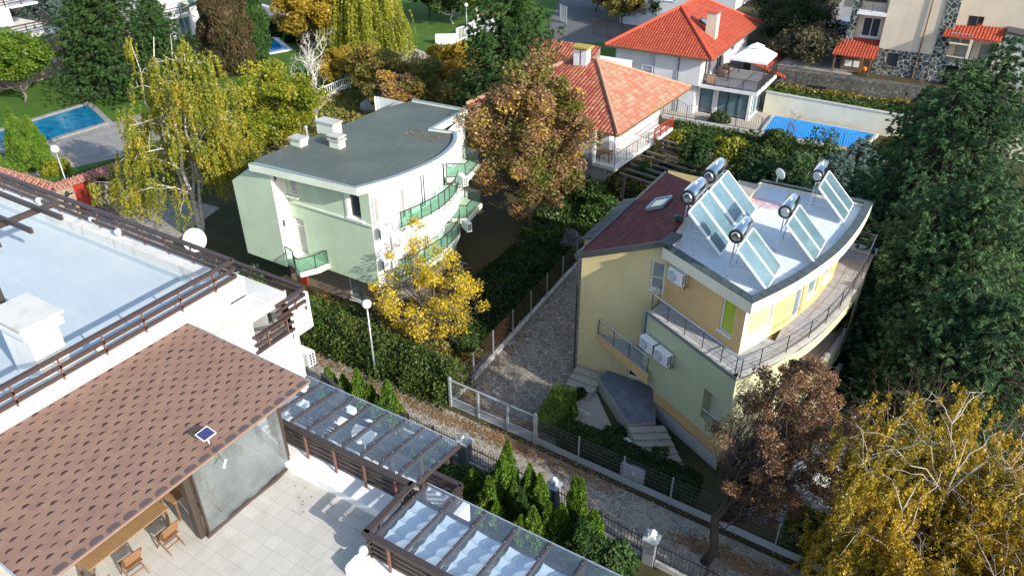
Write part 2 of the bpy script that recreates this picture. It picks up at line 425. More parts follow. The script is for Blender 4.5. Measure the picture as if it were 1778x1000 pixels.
def paving(name, w, h, c1, c2, mortar, brick=False, mw=.012, rot=0.0):
    m = NM(name); v = m.mapv(m.uv(), rot=(0, 0, rot)) if rot else m.uv()
    s = m.sep(v); vv = m.mth('DIVIDE', s[1], h); row = m.mth('FLOOR', vv)
    uu = m.mth('DIVIDE', s[0], w)
    if brick: uu = m.mth('ADD', uu, m.mth('MULTIPLY', row, .5))
    fu, fv = m.mth('FRACT', uu), m.mth('FRACT', vv)
    du = m.mth('MULTIPLY', m.mth('MINIMUM', fu, m.mth('SUBTRACT', 1.0, fu)), w); dv = m.mth('MULTIPLY', m.mth('MINIMUM', fv, m.mth('SUBTRACT', 1.0, fv)), h)
    e = m.mth('MINIMUM', du, dv); k = m.ramp(m.mth('DIVIDE', e, mw), [(.4, (0, 0, 0)), (.9, (1, 1, 1))])
    rnd = m.white(m.comb(m.mth('FLOOR', uu), row))
    t = m.mix(rnd, c1, c2); t = m.mix(m.ramp(m.noise(1.2, 6), [(.5, (0, 0, 0)), (.8, (.6, .6, .6))]), t, mul(c1, .62))
    return m.fin(m.mix(k, mortar, t), .75, m.mth('ADD', k, m.mth('MULTIPLY', m.noise(20, 3), .2)), .35, .006, spec=.35)
M['terrace_tile'] = paving('terrace_tile', .40, .40, (.46, .445, .40), (.51, .49, .44), (.36, .34, .30), mw=.009)
M['grey_tile'] = paving('grey_tile', .6, .3, (.30, .31, .32), (.36, .37, .38), (.18, .18, .19))
M['slate_tile'] = paving('slate_tile', .6, .4, (.12, .14, .17), (.19, .21, .24), (.07, .07, .08), brick=True, rot=.5)
M['step_stone'] = plaster('step_stone', (.38, .35, .29), .3, (.16, .15, .13))
M['crazy_paving'] = stonework('crazy_paving', 3.0, [(0, (.18, .165, .145)), (.5, (.25, .225, .19)), (1, (.32, .28, .225))], (.39, .355, .295), .05)
M['lane_paving'] = stonework('lane_paving', 2.7, [(0, (.27, .25, .215)), (.5, (.34, .31, .26)), (1, (.41, .37, .30))], (.45, .41, .33), .045)
M['stone_wall'] = stonework('stone_wall', 2.6, [(0, (.03, .04, .04)), (.6, (.08, .10, .10)), (1, (.17, .19, .18))], (.50, .50, .46), .055)
M['dry_stone'] = stonework('dry_stone', 4.5, [(0, (.07, .07, .065)), (.6, (.15, .145, .13)), (1, (.25, .235, .20))], (.05, .05, .045), .06)
M['warm_stone'] = stonework('warm_stone', 2.6, [(0, (.24, .20, .15)), (.6, (.36, .30, .22)), (1, (.46, .38, .28))], (.45, .40, .32), .05)
M['tile_red'] = tiles('tile_red', [(0, (.33, .05, .026)), (.6, (.43, .075, .035)), (1, (.50, .12, .055))], .26, .38)
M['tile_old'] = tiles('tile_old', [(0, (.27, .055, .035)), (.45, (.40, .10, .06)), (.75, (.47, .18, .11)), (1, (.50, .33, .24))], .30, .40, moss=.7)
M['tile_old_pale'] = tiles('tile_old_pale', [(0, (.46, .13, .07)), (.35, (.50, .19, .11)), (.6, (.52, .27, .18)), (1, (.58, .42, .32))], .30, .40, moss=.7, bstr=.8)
M['tile_coping'] = tiles('tile_coping', [(0, (.34, .15, .11)), (1, (.46, .24, .18))], .24, .5)
M['ridge_tile'] = plain('ridge_tile', (.42, .24, .15), .85, var=.5, scale=5)
M['ridge_red'] = plain('ridge_red', (.55, .08, .04), .7, var=.2, scale=5)
def dark_shingle():
    m = NM('maroon_shingle'); s = m.sep(m.uv()); vv = m.mth('DIVIDE', s[1], .16); row = m.mth('FLOOR', vv)
    uu = m.mth('ADD', m.mth('DIVIDE', s[0], .34), m.mth('MULTIPLY', row, .5)); fv = m.mth('FRACT', vv); fu = m.mth('FRACT', uu)
    rnd = m.white(m.comb(m.mth('FLOOR', uu), row))
    a = m.ramp(rnd, [(0, (.085, .014, .016)), (.7, (.115, .02, .02)), (1, (.15, .03, .026))])
    k = m.mth('MULTIPLY', m.ramp(fv, [(0, (.5, .5, .5)), (.2, (1, 1, 1))]), m.ramp(m.mth('ABSOLUTE', m.mth('SUBTRACT', fu, .5)), [(.42, (1, 1, 1)), (.48, (.6, .6, .6))]))
    a = m.mix(1.0, a, k, 'MULTIPLY') if False else m.mix(k, (.03, .008, .008), a)
    a = m.mix(m.ramp(m.noise(1.4, 5), [(.55, (0, 0, 0)), (.8, (.5, .5, .5))]), a, (.20, .075, .045))
    return m.fin(a, .8, m.mth('ADD', k, m.mth('MULTIPLY', m.noise(60, 2), .3)), .5, .01, spec=.3)
M['maroon_shingle'] = dark_shingle()
def tab_shingle():
    """rounded-tab bitumen shingles: a dark dished slit under each tab, half-offset rows"""
    m = NM('brown_shingle'); s = m.sep(m.uv()); RW, CW = .186, .42
    vv = m.mth('DIVIDE', m.mth('ADD', s[1], 40.0), RW); row = m.mth('FLOOR', vv); fv = m.mth('FRACT', vv)
    uu = m.mth('ADD', m.mth('DIVIDE', m.mth('ADD', s[0], 60.0), CW), m.mth('MULTIPLY', row, .5)); fu = m.mth('FRACT', uu)
    cell = m.comb(m.mth('FLOOR', uu), row); rnd = m.white(cell); rnd2 = m.white(m.comb(row, m.mth('FLOOR', uu)))
    du = m.mth('ABSOLUTE', m.mth('SUBTRACT', fu, .5))
    # slit: |u|<hw, between an upper arc and the straight lower edge; its height differs from tab to tab
    hw = .25; x = m.mth('DIVIDE', du, hw)
    arc = m.mth('MULTIPLY', m.mth('SUBTRACT', 1.0, m.mth('POWER', x, 2.2)), m.mth('MULTIPLY_ADD', m.mth('POWER', rnd, 1.5), .26, .22))
    d = m.mth('SUBTRACT', m.mth('ADD', arc, .05), fv)
    slit = m.mth('MULTIPLY', m.ramp(d, [(.0, (0, 0, 0)), (.05, (1, 1, 1))]), m.ramp(fv, [(.03, (0, 0, 0)), (.07, (1, 1, 1))]))
    joint = m.mth('MULTIPLY', m.ramp(m.mth('ABSOLUTE', m.mth('SUBTRACT', m.mth('FRACT', m.mth('ADD', fu, .0)), .28)), [(.0, (1, 1, 1)), (.018, (0, 0, 0))]), .35)
    a = m.ramp(m.mth('ADD', m.mth('MULTIPLY', rnd2, .5), m.mth('MULTIPLY', m.noise(1.3, 4), .6)), [(.2, (.155, .10, .08)), (.5, (.195, .12, .095)), (.8, (.21, .14, .10)), (1, (.175, .13, .108))])
    gr = m.noise(55, 2, rough=.8); a = m.mix(m.mth('MULTIPLY', gr, .5), a, mul((.2, .12, .09), 1))
    a = m.mix(joint, a, (.14, .09, .07)); a = m.mix(slit, a, (.045, .028, .028))
    h = m.mth('SUBTRACT', m.mth('MULTIPLY', gr, .25), slit)
    return m.fin(a, .85, h, .5, .012, spec=.25)
M['brown_shingle'] = tab_shingle()
def coping_slate():
    m = NM('slate_coping'); n = m.noise(2.0, 5); r = m.white(m.comb(m.mth('FLOOR', m.mth('MULTIPLY', m.sep(m.uv())[0], 1.6)), 0.0))
    a = m.ramp(m.mth('ADD', m.mth('MULTIPLY', n, .7), m.mth('MULTIPLY', r, .3)), [(.2, (.03, .042, .045)), (.6, (.065, .085, .085)), (.9, (.13, .155, .15))])
    return m.fin(a, .5, m.noise(20, 4), .3, .01)
M['slate_coping'] = coping_slate()
# ground covers
def lawn_mat(name, a, b, c):
    m = NM(name); n = m.noise(.6, 5); n2 = m.noise(12, 5, rough=.75)
    x = m.mix(m.ramp(n, [(.3, (0, 0, 0)), (.7, (1, 1, 1))]), a, b); x = m.mix(m.ramp(n2, [(.45, (0, 0, 0)), (.75, (.8, .8, .8))]), x, c)
    return m.fin(x, .9, n2, .8, .06, spec=.1)
M['lawn'] = lawn_mat('lawn', (.055, .12, .02), (.09, .17, .03), (.035, .075, .015))
M['rough_ground'] = lawn_mat('rough_ground', (.045, .055, .022), (.10, .085, .045), (.03, .035, .015))
M['leaf_litter'] = lawn_mat('leaf_litter', (.10, .075, .04), (.07, .065, .03), (.04, .035, .02))
M['asphalt'] = plaster('asphalt', (.13, .13, .13), .2, (.05, .05, .05), bump=.6)
M['pale_path'] = plaster('pale_path', (.42, .38, .32), .3, (.22, .20, .16), bump=.5)
M['deck_stone'] = stonework('deck_stone', 1.6, [(0, (.26, .25, .24)), (1, (.36, .34, .32))], (.30, .29, .27), .04)
def water(name, deep, light):
    m = NM(name); n = m.noise(.9, 4, dist=.6); c = m.ramp(n, [(.35, deep), (.7, light)])
    return m.fin(c, .05, m.noise(5, 3), .25, .03, spec=.8)
M['pool_teal'] = water('pool_teal', (.006, .10, .24), (.015, .26, .42))
M['pool_blue'] = water('pool_blue', (.01, .20, .55), (.02, .30, .70))
M['pool_cover'] = plain('pool_cover', (.01, .27, .74), .45, var=.1, scale=1.5)
# foliage
G = lambda *c: c
M['lf_birch'] = leafmat('lf_birch', [(0, (.09, .13, .02)), (.35, (.20, .24, .03)), (.6, (.34, .32, .035)), (.85, (.54, .38, .04)), (1, (.55, .26, .03))], .4, .35, .45)
M['lf_lime'] = leafmat('lf_lime', [(0, (.045, .11, .012)), (.5, (.12, .22, .02)), (1, (.30, .34, .03))], .4, .3)
M['lf_yellowgreen'] = leafmat('lf_yellowgreen', [(0, (.07, .12, .012)), (.45, (.22, .27, .02)), (.8, (.46, .40, .03)), (1, (.5, .30, .03))], .4, .35)
M['lf_willow'] = leafmat('lf_willow', [(0, (.10, .15, .02)), (.5, (.32, .34, .035)), (1, (.60, .52, .06))], .4, .4, .5)
M['lf_autumn'] = leafmat('lf_autumn', [(0, (.05, .09, .015)), (.22, (.12, .16, .025)), (.40, (.22, .19, .035)), (.52, (.26, .15, .085)), (.64, (.33, .19, .10)), (.78, (.55, .37, .04)), (1, (.72, .50, .06))], .32, .5, .5)
M['lf_orange'] = leafmat('lf_orange', [(0, (.14, .13, .02)), (.5, (.42, .29, .03)), (1, (.62, .45, .05))], .35, .4)
M['lf_russet'] = leafmat('lf_russet', [(0, (.07, .10, .02)), (.4, (.19, .19, .04)), (.7, (.33, .24, .055)), (1, (.52, .38, .06))], .35, .5, .4)
M['lf_maple'] = leafmat('lf_maple', [(0, (.20, .20, .03)), (.25, (.48, .36, .03)), (.7, (.74, .56, .035)), (1, (.80, .66, .08))], .4, .4, .7)
M['lf_gold'] = leafmat('lf_gold', [(0, (.09, .11, .016)), (.3, (.26, .21, .025)), (.65, (.50, .33, .03)), (1, (.70, .46, .04))], .35, .5, .45)
M['lf_brown'] = leafmat('lf_brown', [(0, (.08, .048, .03)), (.5, (.20, .11, .055)), (1, (.40, .22, .10))], .25, .4, .8)
M['lf_conifer'] = leafmat('lf_conifer', [(0, (.02, .05, .022)), (.4, (.05, .105, .045)), (.75, (.11, .185, .07)), (1, (.18, .26, .09))], .15, .45, .5)
M['lf_cypress'] = leafmat('lf_cypress', [(0, (.018, .045, .015)), (.5, (.045, .098, .028)), (1, (.11, .18, .05))], .15, .45, .6)
M['lf_scrub'] = leafmat('lf_scrub', [(0, (.04, .05, .02)), (.5, (.10, .09, .05)), (1, (.20, .17, .09))], .2, .4)
M['lf_spruce_blue'] = leafmat('lf_spruce_blue', [(0, (.05, .09, .08)), (1, (.16, .24, .21))], .1, .4)
M['lf_thuja'] = leafmat('lf_thuja', [(0, (.035, .09, .014)), (.5, (.105, .20, .026)), (1, (.21, .30, .04))], .15, .4, .9)
M['lf_deadcypress'] = leafmat('lf_deadcypress', [(0, (.03, .05, .015)), (.4, (.07, .065, .03)), (1, (.17, .10, .06))], .15, .6, .5)
M['lf_hedge'] = leafmat('lf_hedge', [(0, (.025, .055, .012)), (.5, (.06, .10, .018)), (.9, (.14, .17, .04)), (1, (.30, .27, .08))], .2, .4, .8)
M['lf_shrub'] = leafmat('lf_shrub', [(0, (.02, .045, .012)), (.6, (.055, .10, .02)), (1, (.12, .17, .03))], .25, .4, .6)
M['lf_ivy'] = leafmat('lf_ivy', [(0, (.012, .028, .010)), (.6, (.028, .055, .016)), (1, (.07, .10, .025))], .15, .4, .6)
M['lf_box'] = leafmat('lf_box', [(0, (.05, .10, .012)), (.6, (.12, .20, .02)), (1, (.20, .27, .03))], .2, .4, .8)
M['lf_laurel'] = leafmat('lf_laurel', [(0, (.02, .055, .015)), (.6, (.06, .13, .02)), (1, (.15, .22, .04))], .2, .4, .6)
M['lf_litter'] = leafmat('lf_litter', [(0, (.14, .08, .04)), (.5, (.28, .165, .08)), (1, (.44, .30, .15))], .1, .3, .6)
M['lf_grass'] = leafmat('lf_grass', [(0, (.05, .11, .02)), (1, (.12, .20, .04))], .2, .4, .6)
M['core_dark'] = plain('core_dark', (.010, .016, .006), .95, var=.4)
M['haze'] = None
# ---------------------------------------------------------------- vegetation
def rng(seed): return np.random.default_rng(seed)
def unit(v): return v/np.maximum(np.linalg.norm(v, axis=-1, keepdims=True), 1e-9)
def leafmesh(name, P, U, V, tint, mat, parent=None, tri=False, base=None):
    """P centres, U half-length axis, V half-width axis: one pointed leaf face each"""
    N = len(P); P, U, V = (np.asarray(a, 'f4') for a in (P, U, V))
    co = np.empty((N, 4, 3), 'f4'); co[:, 0] = P-U; co[:, 1] = P+V*1.0-U*.1; co[:, 2] = P+U; co[:, 3] = P-V-U*.1
    if base is None and parent is not None and False: pass
    me = bpy.data.meshes.new(name); me.vertices.add(N*4); me.loops.add(N*4); me.polygons.add(N)
    me.vertices.foreach_set('co', co.ravel()); me.loops.foreach_set('vertex_index', np.arange(N*4, dtype='i4'))
    me.polygons.foreach_set('loop_start', np.arange(0, N*4, 4, dtype='i4'))
    a = me.attributes.new('tint', 'FLOAT', 'FACE'); a.data.foreach_set('value', np.clip(tint, 0, 1).astype('f4'))
    me.update(); me.materials.append(M[mat])
    o = bpy.data.objects.new(name, me); col.objects.link(o)
    if parent is not None: o.parent = parent
    return o
def randdirs(r, n): return unit(r.normal(size=(n, 3)))
def scatter_leaves(r, C, rad, n, size, flat=.5, droop=0.0):
    """n leaves in gaussian clumps about centres C with radii rad; returns P,U,V,clump index"""
    k = r.integers(0, len(C), n); d = randdirs(r, n)*(r.random((n, 1))**.45)*rad[k][:, None]
    d[:, 2] *= .75; P = C[k]+d; P[:, 2] -= droop*np.linalg.norm(d[:, :2], axis=1)
    U = randdirs(r, n); U[:, 2] *= flat; U = unit(U); V = unit(np.cross(U, randdirs(r, n)+np.array([0, 0, .8])))
    s = size*(.6+.8*r.random((n, 1)))
    return P, U*s, V*s*.55, k
def limb(a, b, sag=0.0, r=None, n=5, wob=.1):
    a, b = Vector(a), Vector(b); L = (b-a).length; out = []
    for i in range(n+1):
        t = i/n; p = a.lerp(b, t); p.z += sag*L*4*t*(1-t)
        if r is not None and 0 < i < n: p += Vector(r.normal(size=3)*wob*L*.12)
        out.append(p)
    return out
def broadleaf(label, base, h, R_, mat, seed, cat='tree', zc=None, clumps=70, leaves=14000, size=.13, bark='bark_grey', r0=None, group=None, name='broadleaf_tree', dense=1.0, lean=(0, 0), hole=0.0, fork=.3, crs=.26, sx=1.0, sy=1.0, twigs=1, taper=.22, lth=.32):
    r = rng(seed); t = thing(name, label, cat, base, group)
    h0 = zc if zc is not None else h*.25       # crown bottom
    cz = (h+h0)/2; rz = (h-h0)/2; r0 = r0 or h*.02
    C = []
    while len(C) < clumps:
        d = randdirs(r, 1)[0]; q = .55+.45*r.random() if r.random() < .75 else r.random()
        w = 1-taper*max(0, d[2])+.1*r.normal()
        p = np.array([d[0]*R_*sx*q*w+lean[0], d[1]*R_*sy*q*w+lean[1], cz+d[2]*rz*q])
        if hole and r.random() < hole and p[2] > cz: continue
        C.append(p)
    C = np.array(C); rad = R_*crs*(.55+.8*r.random(clumps))
    mb = MB(); top = Vector((lean[0]*.6, lean[1]*.6, h*.82))
    tr = limb((0, 0, -.1), top, 0, r, 8, .25)
    mb.tube(tr, [r0*(1-.85*i/8) for i in range(9)], 8)
    for k in range(clumps):
        c = Vector(C[k]); i = min(7, max(1, int(8*max(fork, (c.z*.62)/top.z)*.95)))
        a = tr[i]; mb.tube(limb(a, c, -.05, r, 4, .5), [r0*lth*(1-i/10), r0*lth*.7, r0*lth*.47, r0*lth*.3, r0*.05], 5, False)
        for _ in range(twigs):
            e = c+Vector(r.normal(size=3))*float(rad[k])*.8; mb.tube(limb(c, e, 0, r, 2, .3), [r0*.06, r0*.045, .008], 3, False)
    mb.build('trunk', bark, t, base=(0, 0, 0), smooth=True)
    P, U, V, k = scatter_leaves(r, C, rad, int(leaves*dense), size)
    ct = r.random(clumps)
    leafmesh('crown', P, U, V, .55*ct[k]+.45*r.random(len(P)), mat, t)
    return t
def bush(label, base, rx, ry, h, mat, seed, n=5000, size=.09, name='bush', cat='bush', group=None, core=True, lobes=14, z0=0.0, kind=None):
    r = rng(seed)
    C = randdirs(r, lobes); C[:, 2] = abs(C[:, 2]); C *= np.array([rx*.62, ry*.62, h*.6]); C[:, 2] += h*.12+z0
    rad = np.full(lobes, 1.0)*min(rx, ry, h)*.45*(.7+.6*r.random(lobes))
    k = r.integers(0, lobes, n); d = randdirs(r, n); P = C[k]+d*rad[k][:, None]*(.75+.3*r.random((n, 1)))
    P[:, 2] = np.abs(P[:, 2])
    U = unit(d*.5+randdirs(r, n)); V = unit(np.cross(U, d+.6*randdirs(r, n))); s = size*(.6+.8*r.random((n, 1)))
    t = thing(name, label, cat, base, group)
    ct = r.random(lobes); leafmesh('foliage', P, U*s, V*s*.55, .4*ct[k]+.6*r.random(n), mat, t)
    mb = MB()
    for i in range(lobes):
        mb.tube([Vector((0, 0, -.05)), Vector(C[i])*.6, Vector(C[i])], [.035, .02, .01], 4, False)
    mb.build('stem', 'bark_dark', t, base=(0, 0, 0))
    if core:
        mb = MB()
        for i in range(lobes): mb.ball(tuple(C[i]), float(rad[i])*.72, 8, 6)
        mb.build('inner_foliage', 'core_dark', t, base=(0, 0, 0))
    return t
def hedge(label, path, w, h, mat, seed, dens=420, size=.07, name='hedge', cat='hedge', ragged=.12, group=None, z0=0.0, round_=False):
    """clipped or loose hedge along a path of (x,y)"""
    r = rng(seed); path = [Vector((p[0], p[1])) for p in path]; base = (path[0].x, path[0].y, z0)
    t = thing(name, label, cat, base, group); mb = MB(); Ps = []; Ns = []
    for a, b in zip(path, path[1:]):
        d = (b-a); L = d.length; d /= L; n = Vector((-d.y, d.x)); hw = w/2
        i = .82
        pl = [a-n*hw*i, b-n*hw*i, b+n*hw*i, a+n*hw*i]; mb.prism([(p.x, p.y) for p in pl], z0, z0+h*.93)
        A = L*(2*h+w); N = int(A*dens); s = r.random(N)*(2*h+w); u = r.random(N)*(L+w*.6)-w*.3
        side = np.where(s < h, -1, np.where(s < 2*h, 1, 0)); zz = np.where(side != 0, np.where(s < h, s, s-h), h); off = np.where(side != 0, side*hw, (s-2*h)-hw)
        if round_: off = np.where(side != 0, off*np.sqrt(np.clip(1-(zz/h)**3*.5, 0, 1)), off); zz = np.where(side == 0, h*(1-.22*(off/hw)**2), zz)
        lump = .5+.5*np.sin(u*2.1+off*1.3)*np.sin(u*.83+2+zz)
        o = r.normal(size=N)*ragged*.6+lump*ragged
        P = np.zeros((N, 3)); nn = np.zeros((N, 3)); nn[:, 0] = side*n.x; nn[:, 1] = side*n.y; nn[:, 2] = (side == 0)
        P[:, 0] = a.x+d.x*u+n.x*off; P[:, 1] = a.y+d.y*u+n.y*off; P[:, 2] = z0+zz; P += nn*o[:, None]
        Ps.append(P); Ns.append(nn)
        for e, q in ((a, -1), (b, 1)):
            N = int(w*h*dens); P = np.zeros((N, 3)); of = (r.random(N)-.5)*w; o = r.normal(size=N)*ragged*.6
            P[:, 0] = e.x+n.x*of+q*d.x*o; P[:, 1] = e.y+n.y*of+q*d.y*o; P[:, 2] = z0+r.random(N)*h; nn = np.tile([q*d.x, q*d.y, 0.], (N, 1)); Ps.append(P+nn*.0); Ns.append(nn)
    P = np.concatenate(Ps); nn = np.concatenate(Ns); N = len(P)
    U = unit(nn*.6+randdirs(r, N)); V = unit(np.cross(U, nn+.7*randdirs(r, N))); s = size*(.6+.8*r.random((N, 1)))
    P = P-np.array(base)
    leafmesh('foliage', P, U*s, V*s*.55, r.random(N), mat, t)
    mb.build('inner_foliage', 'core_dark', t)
    return t
def column_tree(label, base, h, R_, mat, seed, n=6000, size=.09, name='thuja', cat='thuja', group=None, p=.75, lobes=1, core='core_dark', flat0=.08, up=1.0):
    """dense columnar evergreen: upright sprays on a tapering, lumpy outline"""
    r = rng(seed); t = thing(name, label, cat, base, group)
    z = r.random(n)**.85; th = r.random(n)*2*math.pi
    prof = lambda z: (np.minimum(1, (z+flat0)/.22)**.5)*np.clip(1-z, 0, 1)**p
    m = prof(np.array([.2]))[0]
    lump = 1+.16*np.sin(th*3+z*9+seed)+.12*np.sin(th*5-z*17+seed*2)+.08*np.sin(z*31+th*2)
    rr = R_*prof(z)/max(m, .3)*lump*(.80+.24*r.random(n))
    P = np.stack([rr*np.cos(th), rr*np.sin(th), z*h], 1); out = np.stack([np.cos(th), np.sin(th), np.zeros(n)], 1)
    U = unit(out*.45+np.array([0, 0, up])+.45*r.normal(size=(n, 3))); V = unit(np.cross(U, out+.8*r.normal(size=(n, 3)))); s = size*(.6+.9*r.random((n, 1)))
    leafmesh('foliage', P, U*s*1.3, V*s*.45, .35*(lump-.7)/.6+.65*r.random(n), mat, t)
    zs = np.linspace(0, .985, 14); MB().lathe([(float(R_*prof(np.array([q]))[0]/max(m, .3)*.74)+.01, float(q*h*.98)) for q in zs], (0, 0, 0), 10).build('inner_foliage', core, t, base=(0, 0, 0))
    MB().tube([(0, 0, -.1), (0, 0, h*.3)], [R_*.12, R_*.08], 6).build('trunk', 'bark_dark', t, base=(0, 0, 0))
    return t
def conifer(label, base, h, R_, mat, seed, levels=26, boughs=9, per=46, size=.24, name='conifer', cat='conifer', group=None, z0=.05, droop=.25, tipup=.3, pw=.8, irr=.25, core=True, tuft=11):
    """conifer of whorled boughs carrying many small sprays"""
    r = rng(seed); t = thing(name, label, cat, base, group); mb = MB()
    mb.tube([(0, 0, -.1), (.05, 0, h*.5), (0, 0, h*.98)], [h*.02, h*.012, .02], 7)
    PP = []; UU = []; VV = []; TT = []
    for i in range(levels):
        f = (i+.5)/levels; z = h*(z0+(1-z0)*f); L = R_*(1-f)**pw+.25
        nb = max(4, int(boughs*(1-.45*f)))
        for j in range(nb):
            a = 2*math.pi*(j+r.random()*.7)/nb+i*1.1; l = L*(1-irr+2*irr*r.random())
            l *= 1+.38*math.sin(3*a+z*1.1+seed)*math.sin(z*1.9+seed*2+a); d = np.array([math.cos(a), math.sin(a), 0]); q = per if l > .6 else per//2; q = max(8, int(q*min(1, l/R_*1.5+.2)))
            s = r.random(q)**.7; zz = z-droop*l*s+tipup*l*s**2.5
            mb.tube([(0, 0, z), tuple(d*l*.5+[0, 0, z-droop*l*.5+tipup*l*.18]), tuple(d*l*.95+[0, 0, z-droop*l*.9+tipup*l*.85])], [.012*h*.2, .012, .005], 3, False)
            side = np.array([-d[1], d[0], 0]); wdt = .34*l*(1-s*.75)*(r.random(q)*2-1)
            P = d*(l*s)[:, None]+side*wdt[:, None]; P[:, 2] += zz+r.normal(size=q)*.06*l-.10*np.abs(wdt)
            nt_ = max(3, q//tuft); P = P[r.integers(0, nt_, q)]+unit(r.normal(size=(q, 3)))*size*.9*r.random((q, 1)); P[:, 2] -= .3*size*r.random(q)
            out = unit(d*1.0+side*np.sign(wdt)[:, None]*.8+.3*r.normal(size=(q, 3))); U = unit(out+np.array([0, 0, -.25])+.28*r.normal(size=(q, 3)))
            V = unit(np.cross(U, np.array([0, 0, 1.])+.7*r.normal(size=(q, 3)))); sz = size*(.55+.8*r.random((q, 1)))
            PP.append(P); UU.append(U*sz); VV.append(V*sz*.25); TT.append(.5*r.random()+.2*r.random(q)+.35*s**2)
    leafmesh('crown', np.concatenate(PP), np.concatenate(UU), np.concatenate(VV), np.concatenate(TT), mat, t)
    mb.build('trunk', 'bark_dark', t, base=(0, 0, 0))
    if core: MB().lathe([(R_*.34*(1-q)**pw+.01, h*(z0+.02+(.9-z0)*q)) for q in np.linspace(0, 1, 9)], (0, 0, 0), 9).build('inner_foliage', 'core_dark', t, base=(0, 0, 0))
    return t
def weeping(label, base, h, R_, mat, seed, stems=3, strands=420, slen=(1.2, 3.0), per=34, size=.075, bark='birch_bark', name='weeping_birch', cat='birch', group=None, zlow=.25, r0=.16, upright=.5, spread=.35, open_=0.0, drop=0.0, fine=0):
    """pendulous tree: pale stems, arching branches and hanging leafy strands"""
    r = rng(seed); t = thing(name, label, cat, base, group); mb = MB(); anchors = []
    for s in range(stems):
        a = 2*math.pi*(s+.3*r.random())/stems+seed; e = Vector((math.cos(a)*R_*spread, math.sin(a)*R_*spread, h*(.93-.15*r.random()*(s > 0))))
        if s == 0: e = Vector((R_*.05, 0, h*.93))
        tr = limb((0, 0, -.1), e, 0, r, 8, .12); mb.tube(tr, [r0*(1-.9*i/8)*(1 if s == 0 else .7) for i in range(9)], 7); anchors += tr[6:]*3
        for b in range(int(22/stems)+7+3*fine):
            f = .3+.68*r.random(); p = tr[min(8, int(f*8))]; a2 = r.random()*2*math.pi
            l = R_*(1.12-.75*f**2)*(.6+.5*r.random()); tip = Vector((math.cos(a2)*l, math.sin(a2)*l, 0))
            tip = p+Vector((tip.x, tip.y, l*upright*(.3+.7*r.random())))
            lb = limb(p, tip, .13, r, 6, .18); mb.tube(lb, [r0*.26*(1-.85*i/6) for i in range(7)], 5, False)
            anchors += lb[2:]
            for _ in range(2):
                q = lb[2+int(r.integers(0, 4))]; t2 = q+Vector((r.normal()*l*.3, r.normal()*l*.3, abs(r.normal())*l*.12)); l2 = limb(q, t2, .1, r, 4, .4); mb.tube(l2, [r0*.1, r0*.08, r0*.06, r0*.04, .008], 3, False); anchors += l2[1:]
    mb.build('trunk', bark, t, base=(0, 0, 0), smooth=True)
    A = np.array([tuple(a) for a in anchors]); PP = []; UU = []; VV = []; TT = []
    rad_ = np.hypot(A[:, 0], A[:, 1]); keep = np.where((rad_ > R_*open_) | (r.random(len(A)) < .25))[0]
    for k in range(strands):
        a = A[keep[r.integers(0, len(keep))]]-np.array([0, 0, drop*r.random()]); out = unit(np.array([a[0], a[1], 0.])+1e-6); L = slen[0]+(slen[1]-slen[0])*r.random(); L = min(L, max(.4, a[2]-h*zlow*.6))
        s = r.random(per); off = r.normal(size=3)*.25
        P = a+off+out*(s*(1-s*.5))[:, None]*.55*L*.5; P[:, 2] -= s*L*.95-.15*s; P += r.normal(size=(per, 3))*.055
        U = unit(np.array([0, 0, -1.])+.7*r.normal(size=(per, 3))); V = unit(np.cross(U, r.normal(size=(per, 3)))); sz = size*(.6+.8*r.random((per, 1)))
        PP.append(P); UU.append(U*sz); VV.append(V*sz*.6); TT.append(.45*r.random()+.55*r.random(per))
    leafmesh('crown', np.concatenate(PP), np.concatenate(UU), np.concatenate(VV), np.concatenate(TT), mat, t)
    return t
def bare_tree(label, base, h, R_, seed, bark='birch_bark', name='bare_tree', cat='tree', r0=.1, depth=4, group=None, nb=5, leaves=0, mat='lf_orange', up=.8):
    r = rng(seed); t = thing(name, label, cat, base, group); mb = MB(); tips = []
    def grow(p, d, L, rad, k):
        d = d.normalized(); e = p+d*L; pts = limb(p, e, .0, r, 4, .55); mb.tube(pts, [rad*(1-.5*i/4) for i in range(5)], 6 if k < 2 else (4 if k < 3 else 3), False)
        if k >= depth: tips.append(e); return
        m = nb if k else nb+3
        for i in range(m):
            f = .25+.75*(i+r.random())/m; q = pts[min(4, int(f*4+.5))]; v = Vector(r.normal(size=3)); v = (v-d*v.dot(d)).normalized()
            nd = (d*up+v*.75+Vector((0, 0, .25))); grow(q, nd, L*(.42+.22*r.random())*(1.15-.4*f), rad*.42, k+1)
    grow(Vector((0, 0, -.1)), Vector((.03, .02, 1)), h*.72, r0, 0)
    mb.build('trunk', bark, t, base=(0, 0, 0))
    if leaves:
        C = np.array([tuple(x) for x in tips]); P, U, V, k = scatter_leaves(r, C, np.full(len(C), .22), leaves, .07)
        leafmesh('crown', P, U, V, r.random(leaves), mat, t)
    return t
